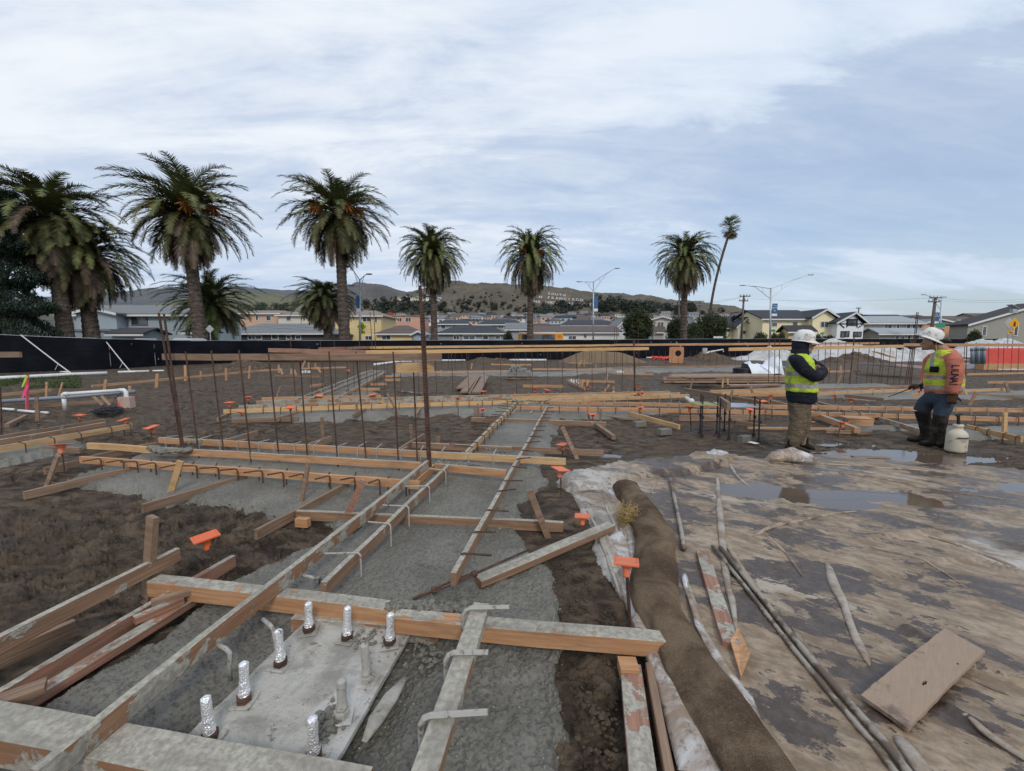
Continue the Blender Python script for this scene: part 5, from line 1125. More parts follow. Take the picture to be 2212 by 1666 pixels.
crumbs('gravel', [(1130, 1250, 1200, 1300), (1020, 1260, 1180, 1310), (1060, 1400, 1220, 1660), (760, 1440, 1000, 1660), (880, 1120, 1130, 1240), (1140, 1290, 1215, 1360)], 620, .002, .0055, flat('gravel_tan', (.27, .23, .17), .9, .4, 30), .040, 'loose gravel grains lying on the wet concrete', 3)
crumbs('soil_crumbs', [(1230, 1120, 1340, 1400), (1240, 1400, 1340, 1666), (0, 1060, 560, 1300), (100, 1090, 600, 1180), (1210, 1200, 1330, 1340), (1210, 905, 1700, 980)], 1500, .004, .014, m_mud, .012, 'loose crumbs of dark soil strewn on the mud', 4)

# tube-like folds of the tarp, each lying on it
tarp = bpy.data.objects['muddy_tarp']
def fold(pts, r, z=.040, seed=0, mat=None, flat_=.55, wob=.010):
    p = [G(x, y, z) for x, y in pts]; fine = []
    for i in range(len(p) - 1):
        for k in range(8): fine.append(p[i].lerp(p[i + 1], k / 8))
    fine.append(p[-1]); fine = [sum(fine[max(0, i - 3):i + 4], Vector((0, 0, 0))) / len(fine[max(0, i - 3):i + 4]) for i in range(len(fine))]; n = len(fine); rr = []
    for i, q in enumerate(fine):
        u = i / (n - 1); q += Vector((wob * nz3(q, 4, seed), wob * nz3(q, 4, seed + 5), 0)); q.z = float(tarpz(np.array([q.x]), np.array([q.y]))[0]) + .010 + r * .12 + .004 * nz3(q, 7, seed + 9); rr.append(r * (.12 + .88 * math.sin(math.pi * min(1, max(0.03, u)) ** .8) ** .5) * (1 + .35 * nz3(q, 5, seed + 2)))
    MB().tube(fine, rr, 9, flat=flat_).build('tarp_fold', mat or m_tarp, tarp, smooth=True)
m_fold = M('muddy_plastic_fold', fn=lambda t: {'Base Color': t.mix(t.ss(t.noise(t.pos(), 6, 7, .7, .4), .42, .60), (.36, .32, .27), (.22, .16, .11)), 'Roughness': .45, 'Normal': t.bump(t.noise(t.pos(), 20, 4), .5, .01)})
m_fold2 = M('brown_plastic_fold', fn=lambda t: {'Base Color': t.mix(t.ss(t.noise(t.pos(), 6, 7, .7, .4), .42, .60), (.34, .26, .185), (.15, .105, .075)), 'Roughness': .5, 'Normal': t.bump(t.noise(t.pos(), 20, 4), .5, .01)})
for k_, (pts, r, mt) in enumerate([([(1548, 1018), (1553, 1080), (1557, 1160), (1575, 1290), (1598, 1400)], .026, m_fold), ([(1560, 1165), (1600, 1230), (1640, 1290), (1690, 1360)], .022, m_fold2), ([(1575, 1000), (1590, 1030), (1640, 1062)], .02, m_fold),
        ([(1618, 1172), (1660, 1142), (1720, 1126), (1780, 1111), (1870, 1104)], .020, m_fold2), ([(1782, 1212), (1800, 1262), (1842, 1365), (1888, 1470)], .026, m_fold), ([(1700, 1345), (1760, 1440), (1800, 1500)], .018, m_fold2), ([(1925, 1590), (1990, 1680), (2060, 1790)], .034, m_fold), ([(1500, 1010), (1508, 1030)], .015, m_fold),
        ([(1965, 1395), (2060, 1455), (2212, 1520)], .016, m_fold2), ([(1990, 1160), (2090, 1185), (2230, 1240)], .022, m_fold), ([(1780, 1020), (1960, 1045), (2230, 1092)], .022, m_fold2), ([(1700, 1000), (1900, 1012), (2250, 1040)], .022, m_fold2), ([(1480, 1255), (1500, 1330), (1530, 1420), (1590, 1520), (1650, 1612)], .026, m_fold),
        ([(1380, 1046), (1372, 1076)], .012, m_fold), ([(1424, 1036), (1398, 1078)], .014, m_fold), ([(2080, 1560), (2150, 1610), (2300, 1700)], .02, m_fold), ([(1860, 1180), (1990, 1215), (2120, 1290)], .012, m_fold2), ([(1640, 1150), (1700, 1200), (1740, 1260)], .012, m_fold2), ([(1300, 1075), (1330, 1140), (1352, 1210)], .018, m_fold), ([(1262, 1095), (1296, 1160), (1318, 1230), (1345, 1300)], .014, m_fold)]): fold(pts, r, seed=k_ * 3, mat=mt)
# ------------------------------------------------------------ palms and trees
g1 = leafmat('palm_green', (.078, .100, .034), (.150, .165, .055), (.22, .21, .085)); g2 = leafmat('palm_olive', (.066, .070, .026), (.118, .112, .044), (.18, .15, .07)); g3 = leafmat('palm_dry', (.085, .060, .040), (.145, .105, .068), (.20, .145, .10))
g4 = leafmat('palm_bright', (.075, .105, .032), (.14, .165, .05), (.25, .21, .07))
m_bark = M('palm_bark', fn=lambda t: {'Base Color': t.mix(t.ss(t.noise(t.mapp(t.pos(), (1, 1, 2.5)), 2.2, 5, .7), .4, .65), (.060, .045, .036), (.135, .105, .085)), 'Roughness': .95, 'Normal': t.bump(t.voro(t.mapp(t.pos(), (1, 1, 2.2)), 5.), 1., .06)})
m_fruit = flat('orange_date_stalks', (.42, .16, .025), .7, .3, 5); m_redp = flat('red_painted_bark', (.13, .035, .03), .8, .3, 5)
def crown_mesh(name, N, e_hi, e_lo, seed, bend=1.5, leaf=.13, segs=11, per=4, lenvar=.12, droop=1., hang=0., shrink=0.):
    rg = random.Random(seed); mb = MB()
    for i in range(N):
        f = (i + rg.random()) / N; e = e_hi + (e_lo - e_hi) * f ** .9; az = i * 2.39996 + rg.uniform(-.25, .25); L = rg.uniform(1 - lenvar, 1 + lenvar) * (1.0 - shrink * f) * (.80 + .20 * math.sin(math.pi * min(1, f * 1.3 + .15)))
        bd_ = bend * rg.uniform(.75, 1.25) * (1.25 - .45 * f); tw = rg.uniform(-.35, .35); p = Vector((0, 0, (0.5 - f) * .16)); pts = [p.copy()]; hd = Vector((math.cos(az), math.sin(az), 0)); tg = []
        for s in range(segs):
            u = (s + 1) / segs; el = e - bd_ * u ** 1.4 * droop; el = max(el, -1.52 + hang); az2 = az + tw * u * u; hd = Vector((math.cos(az2), math.sin(az2), 0)); dv = hd * math.cos(el) + Vector((0, 0, math.sin(el))); tg.append(dv); p = p + dv * (L / segs); pts.append(p.copy())
        mb.mi = 0 if f < .42 else (1 if rg.random() < .80 - .5 * max(0, f - .62) * 2.6 else 2)
        if f > .82 and rg.random() < .7: mb.mi = 2
        mb.tube(pts[::2] + ([pts[-1]] if segs % 2 else []), [.0075 * (1 - .8 * k / (segs / 2 + 1)) for k in range(len(pts[::2]) + (1 if segs % 2 else 0))], 3, cap=False)
        for s in range(segs):
            for q in range(per):
                u = (s + q / per) / segs
                if u < .10: continue
                c = pts[s].lerp(pts[s + 1], q / per); tn = tg[s]; sdv = tn.cross(Vector((0, 0, 1))); sdv = sdv.normalized() if sdv.length > .05 else Vector((-hd.y, hd.x, 0)); upv = sdv.cross(tn)
                ll = leaf * (math.sin(math.pi * min(.96, u * .86 + .12)) ** .6) * rg.uniform(.8, 1.15)
                for sg in (-1, 1):
                    d_ = (tn * .85 + sdv * sg * .75 + upv * rg.uniform(.0, .45) + Vector((0, 0, -.22))).normalized() * ll; wv = tn * (.0090 + .006 * (1 - u))
                    mb.add([c - wv, c + wv, c + d_ + wv * .2, c + d_ * .6 - wv * .7], [(0, 1, 2, 3)])
    me = bpy.data.meshes.new(name); me.from_pydata(mb.v, [], mb.f)
    me.polygons.foreach_set('material_index', mb.m); return me
CM = [crown_mesh('open_crown', 128, 1.42, -1.0, 1, 1.3, .165, lenvar=.2), crown_mesh('skirted_crown', 190, 1.40, -1.25, 2, 1.45, .14, shrink=.02), crown_mesh('young_crown', 105, 1.35, -.55, 3, 1.25, .15), crown_mesh('open_crown_two', 128, 1.40, -1.05, 8, 1.35, .165, lenvar=.2), crown_mesh('skirted_crown_two', 190, 1.42, -1.25, 12, 1.5, .14, shrink=.04)]
for m_, me in zip([(g1, g2, g3), (g1, g2, g3), (g4, g4, g2), (g1, g2, g3), (g1, g2, g3)], CM):
    for q in m_: me.materials.append(q)
def palm(base, heart, Y, Rpx, kind, tw, label, rz=0, fruit=0, seed=0, red=False, zs=1.):
    b = P(base[0], HY, Y); b.z = 0; h = P(heart[0], heart[1], Y); k = Y / FPX; e = empty('palm_tree', b, 0, label, 'palm tree', 'palm trees along the street'); rg = random.Random(seed)
    n = max(12, int(h.z / .22)); rr = tw * k / 2; path = []; rad = []
    for i in range(n + 1):
        u = i / n; path.append((h - b) * u + Vector((.12 * math.sin(u * 3 + seed), 0, 0)) * u * (1 - u) * 2); rad.append(rr * (1.12 - .22 * min(1, u * 2) + .25 * max(0, u - .88) * 6) * (1 + (.05 if i % 2 else -.03)))
    MB().tube(path, rad, 14).build('trunk', m_bark, e)
    c = bpy.data.objects.new('crown', CM[kind]); COL.objects.link(c); c.parent = e; c.location = h - b; S = Rpx * k; c.scale = (S, S, S * zs); c.rotation_euler = (rg.uniform(-.06, .06), rg.uniform(-.06, .06), rz)
    for f in range(fruit):
        a = -math.pi / 2 + (f - (fruit - 1) / 2) * 1.0 + rg.uniform(-.3, .3); mb = MB(); o0 = Vector((math.cos(a) * .14, math.sin(a) * .14, .10)) * S; o1 = Vector((math.cos(a) * .36, math.sin(a) * .36, .12 + rg.uniform(-.08, .08))) * S
        mb.tube([Vector((0, 0, 0)), o1 - o0], .012 * S, 4)
        for q in range(90):
            d_ = Vector((rg.gauss(0, 1), rg.gauss(0, 1), rg.gauss(-.3, .7))).normalized() * rg.uniform(.05, .15) * S; mb.tube([o1 - o0, o1 - o0 + d_ * .6, o1 - o0 + d_ + Vector((0, 0, -.03 * S))], .004 * S + .012, 3, cap=False)
        mb.build('fruit_cluster', m_fruit, e, loc=h - b + o0)
    if red: MB().tube([Vector((0, 0, 1.4)), Vector((0, 0, 2.0))], rr * 1.17, 14, cap=False).build('painted_band', m_redp, e)
    return e
palm((145, 735), (104, 470), 31, 142, 3, 27, 'leftmost tall palm rising out of the dark conifer', 1.2, 0, 1, zs=1.0)
palm((199, 735), (180, 556), 33, 132, 4, 28, 'palm with a leaning stout trunk behind the leftmost one, drooping to the right', 2.2, 1, 2, zs=1.0)
palm((436, 738), (403, 462), 35, 142, 0, 25, 'tallest palm with big orange fruit clusters, third from the left', .4, 4, 3, zs=.96)
palm((462, 738), (455, 655), 40, 108, 2, 17, 'short young palm in front of the houses behind the tallest palm', .9, 0, 4)
palm((746, 735), (730, 466), 40, 124, 3, 22, 'tall palm with orange fruit beside the white lamp pole', 2.9, 4, 5, red=True, zs=.95)
palm((711, 735), (702, 650), 46, 88, 4, 20, 'short bushy palm left of the tall one by the lamp pole', 1.9, 0, 6, zs=.85)
palm((938, 735), (933, 552), 46, 88, 1, 14, 'single palm above the grey hipped houses', .2, 0, 7, red=True, zs=1.05)
palm((1144, 735), (1147, 556), 52, 82, 4, 13.5, 'dense palm in front of the school bus', 3.6, 2, 8, zs=1.18)
palm((1477, 735), (1481, 560), 58, 80, 1, 14, 'rightmost date palm beside the leaning fan palm', 5.0, 0, 9, red=True, zs=1.10)
# fan palm
b = P(1527, HY, 66); b.z = 0; h = P(1579, 492, 66); e = empty('fan_palm', b, 0, 'tall thin leaning fan palm right of the last date palm', 'palm tree')
k = 66 / FPX; path = [(h - b) * (i / 24) + Vector((-1.3 * math.sin(math.pi * i / 24), 0, 0)) * .6 for i in range(25)]
MB().tube(path, [k * (6.5 - 4.0 * min(1, i / 10) ** .6) for i in range(25)], 10).build('trunk', m_bark, e, smooth=True)
mb = MB(); rg = random.Random(5)
for i in range(58):
    f = i / 58; e_ = 1.4 - 3.0 * f ** .8 + rg.uniform(-.25, .25); az = i * 2.4 + rg.uniform(-.4, .4); dv = Vector((math.cos(az) * math.cos(e_), math.sin(az) * math.cos(e_), math.sin(e_))); L = 23 * k * rg.uniform(.65, 1.15) * (1 - .15 * f); c = dv * L * .55; mb.mi = 0 if f < .5 else (1 if rg.random() < .5 else 2)
    mb.tube([Vector((0, 0, 0)), c], .03, 3, cap=False); sx_ = dv.cross(Vector((0, 0, 1))).normalized(); uy = sx_.cross(dv)
    for q in range(11):
        a = -1.05 + 2.1 * q / 10; d_ = (dv * math.cos(a) + sx_ * math.sin(a)) * L * .62 + Vector((0, 0, -.12 * L * rg.random())); w_ = (sx_ * math.cos(a) - dv * math.sin(a)) * .032 * L; mb.add([c, c + d_ * .6 + w_, c + d_, c + d_ * .6 - w_], [(0, 1, 2, 3)])
o = mb.build('crown', [g1, g1, g3], e, loc=h - b)

tg_ = leafmat('tree_dark_green', (.025, .038, .015), (.060, .075, .026), (.11, .11, .04)); tc_ = leafmat('conifer_green', (.012, .026, .017), (.028, .050, .034), (.055, .085, .060)); hill_g = leafmat('hill_tree_green', (.018, .026, .018), (.035, .045, .028), (.055, .062, .04), .05)
m_trunk = flat('tree_bark', (.10, .075, .055), .9, .3, 4)
def leaf_mesh(name, shape, nclump, nleaf, lsize, mat, seed, flatn=1., clump=.22):
    """shape(u) -> point in the unit crown"""
    rg = random.Random(seed); mb = MB()
    for i in range(nclump):
        c = shape(rg); r = clump * rg.uniform(.6, 1.3)
        for j in range(nleaf):
            d_ = Vector((rg.gauss(0, 1), rg.gauss(0, 1), rg.gauss(0, 1))).normalized() * r * rg.uniform(.5, 1) ** .5; p = c + Vector((d_.x, d_.y, d_.z * flatn)); q = Vector((rg.gauss(0, 1), rg.gauss(0, 1), rg.gauss(0, 1) + .6)).normalized(); t_ = q.orthogonal().normalized(); s_ = q.cross(t_); l = lsize * rg.uniform(.6, 1.3)
            mb.add([p - t_ * l, p + s_ * l * .5, p + t_ * l, p - s_ * l * .5], [(0, 1, 2, 3)])
    me = bpy.data.meshes.new(name); me.from_pydata(mb.v, [], mb.f); me.materials.append(mat); return me
def ball_shape(sq=1., hollow=.55):
    def f(rg):
        v = Vector((rg.gauss(0, 1), rg.gauss(0, 1), rg.gauss(0, 1))).normalized() * rg.uniform(hollow, 1) ; v *= 1 + .22 * mnoise.noise(v * 2.3 + Vector((sq * 9, 0, 0))); return Vector((v.x, v.y, v.z))
    return f
LM = [leaf_mesh('round_crown', ball_shape(1), 700, 22, .05, tg_, 1, clump=.12), leaf_mesh('spread_crown', ball_shape(2), 900, 20, .042, tg_, 2, clump=.10)]
def tree(name, px, ybase, ytop, halfw, Y, me, label, group=None, trunkf=.18, zb=None, cat='tree', tm=None, squash=1.):
    b = P(px, ybase, Y); b.z = b.z if zb is None else zb; top = P(px, ytop, Y).z; k = Y / FPX; e = empty(name, b, random.Random(label + str(px)).uniform(0, 6), label, cat, group); H = top - b.z; cz = b.z + H * (trunkf + 1) / 2
    mb = MB().tube([Vector((0, 0, -.2)), Vector((.05, 0, H * .4)), Vector((-.05, 0, H * .7))], [k * halfw * .13, k * halfw * .09, k * halfw * .04], 7)
    for a in range(5): mb.tube([Vector((0, 0, H * (.25 + .05 * a))), Vector((math.cos(a * 1.3) * k * halfw * .5, math.sin(a * 1.3) * k * halfw * .5, H * (.5 + .07 * a)))], [k * halfw * .05, k * halfw * .015], 5)
    mb.build('trunk', m_trunk, e)
    c = bpy.data.objects.new('crown', me); COL.objects.link(c); c.parent = e; c.location = (0, 0, cz - b.z); c.scale = (k * halfw, k * halfw, H * (1 - trunkf) / 2 * 1.02); return e
tree('round_tree', 1377, 738, 668, 33, 62, LM[0], 'dark rounded tree between the white house and the pale two storey house', zb=0, trunkf=.22)
tree('bushy_tree', 1535, 738, 677, 38, 66, LM[1], 'broad dark tree behind the foot of the fan palm', zb=0, trunkf=.15)
tree('bushy_tree', 1462, 738, 688, 22, 64, LM[0], 'dark bushy tree left of the last date palm trunk', zb=0, trunkf=.2)
tree('bushy_tree', 1494, 738, 698, 24, 60, LM[1], 'lower green bush right of the last date palm trunk', zb=0, trunkf=.05)
tree('shrub', 1642, 737, 719, 15, 60, LM[0], 'clipped round shrub in front of the yellow houses', zb=0, trunkf=.02)
for x, yt, hw, l in [(1672, 720, 11, 'shrub left of the hooded worker helmet'), (1688, 716, 8, 'taller thin shrub before the big yellow house'), (1766, 722, 11, 'shrub below the low yellow wing'), (1792, 724, 12, 'shrub before the yellow gable block'), (2104, 712, 12, 'sparse shrub before the grey house at right'), (1098, 716, 11, 'leafy shrub right of the slate roofed house'), (1355, 728, 8, 'low shrub under the round tree'), (860, 728, 1, 'x'), (1563, 729, 8, 'small shrub by the yellow house corner')]:
    if l != 'x': tree('shrub', x, 737, yt, hw, 58, LM[1], l, zb=0, trunkf=.05, cat='shrub', group='shrubs behind the fence')
# conifer at the left
def con_shape(rg):
    z = rg.random() ** .8; r = (1 - z * .55) * (.75 + .25 * math.sin(z * 38)) * rg.uniform(.72, 1.0); a = rg.uniform(0, 6.283); return Vector((math.cos(a) * r, math.sin(a) * r, z * 2 - 1 - .12 * r))
LMc = leaf_mesh('conifer_crown', con_shape, 2600, 40, .017, tc_, 7, flatn=.5, clump=.075)
tree('conifer', 20, 730, 405, 100, 29, LMc, 'huge dark conifer filling the left edge above the fence', zb=0, trunkf=.03)
tree('conifer', -95, 730, 330, 95, 31, LMc, 'second dark conifer mostly cut off by the left edge', zb=0, trunkf=.03)

# ------------------------------------------------------------ hills
def hillmat(name, a, b_, c, sc_=.02):
    return M(name, rough=.95, fn=lambda t: {'Base Color': t.mix(t.ss(t.noise(t.pos(), sc_ * 5, 6, .65), .55, .70), t.mix(t.ss(t.noise(t.pos(), sc_, 6, .65), .40, .60), a, b_), c), 'Normal': t.bump(t.noise(t.pos(), sc_ * 3, 6, .65), 1., 8)})
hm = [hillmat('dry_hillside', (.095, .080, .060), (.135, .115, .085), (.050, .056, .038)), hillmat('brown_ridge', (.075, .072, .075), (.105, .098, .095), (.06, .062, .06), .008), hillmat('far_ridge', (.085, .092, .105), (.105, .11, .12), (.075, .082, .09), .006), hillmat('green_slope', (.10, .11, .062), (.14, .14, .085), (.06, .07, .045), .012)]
HILLS = []
def hill(name, prof, Yr, foot, mat, kf=.42, gul=.05, nu=260, nv=44, seed=0, back=1.4):
    px = [p[0] for p in prof]; py = [p[1] for p in prof]; vs = []; fs = []
    def zf(x, v):
        yr = np.interp(x, px, py); zt = (HY - yr) / FPX * Yr + CAMH; zfo = foot; s_ = v * v * (3 - 2 * v); return zfo + (zt - zfo) * s_
    us = np.linspace(px[0], px[-1], nu)
    for j in range(nv + 1):
        v = j / nv; vv = min(v / .8, 1); Y = Yr * (kf + (1 - kf) * vv) if v <= .8 else Yr * (1 + (back - 1) * (v - .8) / .2)
        for x in us:
            X = (x - CX) / FPX * Yr * (.55 + .45 * vv if kf < .5 else 1)
            z = zf(x, vv); n_ = mnoise.fractal(Vector((X / Yr * 9, Y / Yr * 9 , seed)), .8, 2.2, 6); z += (zf(x, 1) - foot) * gul * n_ * math.sin(math.pi * min(1, vv * .93)) * 1.6 + (zf(x, 1) - foot) * .012 * n_
            if v > .8: z = z * (1 - (v - .8) / .2)
            vs.append((X, Y, z))
    for j in range(nv):
        for i in range(nu - 1): k = j * nu + i; fs.append((k, k + 1, k + nu + 1, k + nu))
    o = MB().add(vs, fs).build(name, mat, smooth=True, kind='structure')
    from mathutils.bvhtree import BVHTree
    HILLS.append(BVHTree.FromPolygons([Vector(v) for v in vs], fs)); return o
hill('hill', [(600, 700), (720, 686), (800, 670), (860, 653), (900, 640), (940, 631), (1014, 619), (1076, 622), (1130, 627), (1214, 635), (1266, 641), (1344, 645), (1396, 651), (1449, 659), (1500, 666), (1560, 674), (1650, 684), (1800, 692), (2300, 694), (2700, 696)], 1100, 18, hm[0], .36, .11, 420, 70, 1)
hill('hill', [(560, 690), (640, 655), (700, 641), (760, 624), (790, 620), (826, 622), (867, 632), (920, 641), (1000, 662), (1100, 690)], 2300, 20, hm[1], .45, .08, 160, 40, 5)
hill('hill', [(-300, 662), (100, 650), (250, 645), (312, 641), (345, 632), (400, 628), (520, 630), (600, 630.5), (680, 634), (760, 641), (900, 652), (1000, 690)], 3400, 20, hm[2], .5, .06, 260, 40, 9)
hill('hill', [(-300, 690), (100, 680), (300, 670), (440, 656), (520, 641), (560, 637), (620, 643), (680, 655), (760, 672), (860, 690)], 1500, 16, hm[3], .36, .07, 220, 50, 13)
vs = []; fs = []
for j in range(30):
    Y = 105 + j * 16
    for i in range(80): X = (-1.6 + 3.2 * i / 79) * Y; vs.append((X, Y, -.1 + max(0, Y - 110) * .0808 + (1.2 * nz3((X, Y, 0), .02) if j > 3 else 0)))
for j in range(29):
    for i in range(79): k = j * 80 + i; fs.append((k, k + 1, k + 81, k + 80))
MB().add(vs, fs).build('hillside', hillmat('town_ground', (.07, .08, .05), (.13, .12, .10), (.10, .10, .09), .05), smooth=True, kind='structure')
def hit(px, py, which=(0, 1, 2, 3)):
    r = ray(px, py).normalized(); best = None
    for w_ in which:
        l = HILLS[w_].ray_cast(Vector((0, 0, CAMH)), r)
        if l[0] is not None and (best is None or l[3] < best[1]): best = (l[0], l[3])
    return best[0] if best else None
# hillside letters
m_let = flat('weathered_white_concrete', (.46, .46, .44))
sg = empty('hillside_sign', (0, 0, 0), 0, 'giant white letters spelling a town slogan across the bare hillside', 'hillside sign'); first = None
for txt, (x0, y0), (x1, y1), hpx in [('SOUTH', (1186, 634.5), (1219, 638), 4.6), ('SAN FRANCISCO', (1150, 640.5), (1256, 648.5), 5.0), ('THE INDUSTRIAL CITY', (1150, 651.5), (1282, 658.5), 5.0)]:
    for i, ch in enumerate(txt):
        if ch == ' ': continue
        u = i / (len(txt) - 1); x, y = x0 + (x1 - x0) * u, y0 + (y1 - y0) * u; p = hit(x, y, (0,))
        if p is None: continue
        if first is None: first = p; sg.location = p
        cu = bpy.data.curves.new('letter', 'FONT'); cu.body = ch; cu.align_x = 'CENTER'; cu.extrude = .06; cu.offset = .03; ob = bpy.data.objects.new('t', cu); COL.objects.link(ob)
        dg = bpy.context.evaluated_depsgraph_get(); me = bpy.data.meshes.new_from_object(ob.evaluated_get(dg)); bpy.data.objects.remove(ob); S = hpx * p.y / FPX / .70; me.materials.append(m_let)
        o = bpy.data.objects.new('letter', me); COL.objects.link(o); o.parent = sg; o.scale = (S * 1.3, S * 1.1, S); o.rotation_euler = (R(62), 0, 0); q = p - p.normalized() * 14; o.location = q - first + Vector((0, 0, -hpx * p.y / FPX * .45))
# hillside trees
HM = [leaf_mesh('hill_crown', ball_shape(k_), 46, 9, .17, hill_g, 30 + k_, clump=.24) for k_ in range(3)]
rg = random.Random(11); spots = []
for _ in range(70): spots.append((rg.uniform(800, 1130), rg.uniform(655, 688), rg.uniform(3, 7)))
for _ in range(75): spots.append((rg.uniform(850, 1140), rg.uniform(632, 690), rg.uniform(1.5, 3.5)))
for _ in range(50): spots.append((rg.uniform(1130, 1560), rg.uniform(662, 686), rg.uniform(4, 9)))
for _ in range(60): spots.append((rg.uniform(1190, 1500), rg.uniform(661, 676), rg.uniform(5, 10)))
for _ in range(22): spots.append((rg.uniform(790, 960), rg.uniform(646, 672), rg.uniform(6, 10)))
for x, y, r_ in [(1291, 646, 9), (1282, 650, 6), (1318, 652, 10), (1338, 654, 12), (1375, 657, 8), (1068, 664, 9), (1445, 664, 6), (1500, 668, 6), (950, 628, 6), (1020, 640, 4), (1085, 655, 5)]: spots.append((x, y + 5, r_))
n_ = 0
for x, y, r_ in spots:
    p = hit(x, y, (0, 3))
    if p is None: continue
    k = p.y / FPX; e = empty('hillside_tree', p, rg.uniform(0, 6), 'dark tree dotted on the dry hillside above the town', 'tree', 'trees on the hillside')
    c = bpy.data.objects.new('crown', HM[n_ % 3]); COL.objects.link(c); c.parent = e; c.scale = (r_ * k, r_ * k, r_ * k * rg.uniform(.7, 1.1)); c.location = (0, 0, r_ * k * .8)
    if n_ < 60: MB().tube([(0, 0, -1), (0, 0, r_ * k)], .35, 4).build('trunk', m_trunk, e)
    n_ += 1
# woods as one mass
mb = MB()
for _ in range(240):
    x, y = rg.choice([(rg.uniform(520, 640), rg.uniform(660, 676)), (rg.uniform(800, 930), rg.uniform(660, 684)), (rg.uniform(1150, 1240), rg.uniform(668, 682)), (rg.uniform(1300, 1420), rg.uniform(660, 672))]); p = hit(x, y, (0, 3))
    if p is None: continue
    for q in range(26):
        d_ = Vector((rg.gauss(0, 1), rg.gauss(0, 1), rg.gauss(.3, .7))).normalized() * rg.uniform(3, 8); c = p + d_ + Vector((0, 0, 3)); t_ = Vector((rg.gauss(0, 1), rg.gauss(0, 1), rg.gauss(0, 1))).normalized(); s_ = t_.orthogonal().normalized(); mb.add([c - t_ * 1.8, c + s_ * 1.3, c + t_ * 1.8, c - s_ * 1.3], [(0, 1, 2, 3)])
mb.build('woods', hill_g, kind='stuff', label='dark woods covering the lower slopes of the hills', cat='woods')

# ------------------------------------------------------------ houses
def paint(c): return flat('painted_wall', c, .8, .07, .8)
m_trim = flat('white_trim', (.68, .68, .66), .6, .04)
ROOF = {n: M('roof_' + n, rough=.9, fn=(lambda c: lambda t: {'Base Color': t.mix(t.noise(t.pos(), 1.5, 6, .7), tuple(x * .75 for x in c), tuple(x * 1.25 for x in c)), 'Normal': t.bump(t.noise(t.mapp(t.pos(), (1, 1, 8)), 3, 3), .4, .05)})(c)) for n, c in dict(slate=(.035, .040, .052), grey=(.17, .18, .19), brown=(.11, .085, .075), dark=(.040, .038, .042), metal=(.30, .33, .36), tan=(.22, .18, .15)).items()}
def pane_frame(e, x0, y0, x1, y1, Y, L0, fr=None, cross=1, y_=0.):
    a, b = P(x0, y1, Y), P(x1, y0, Y); t_ = max(.09, (b.x - a.x) * .07); mb = MB(); yq = Y - .07
    mb.bx(a.x - t_, b.x + t_, yq, Y + .02, b.z, b.z + t_); mb.bx(a.x - t_, b.x + t_, yq, Y + .02, a.z - t_, a.z); mb.bx(a.x - t_, a.x, yq, Y + .02, a.z, b.z); mb.bx(b.x, b.x + t_, yq, Y + .02, a.z, b.z)
    if cross and b.x - a.x > .9: m_ = (a.x + b.x) / 2; mb.bx(m_ - t_ * .35, m_ + t_ * .35, yq + .02, Y - .0, a.z, b.z)
    c0 = Vector(((a.x + b.x) / 2, Y, (a.z + b.z) / 2)); mb.v = [tuple(Vector(v) - c0) for v in mb.v]
    o = mb.build('window', fr or m_trim, e, loc=c0 - L0); MB().bx(a.x - c0.x, b.x - c0.x, -.035, -.005, a.z - c0.z, b.z - c0.z).build('pane', m_glass, o)
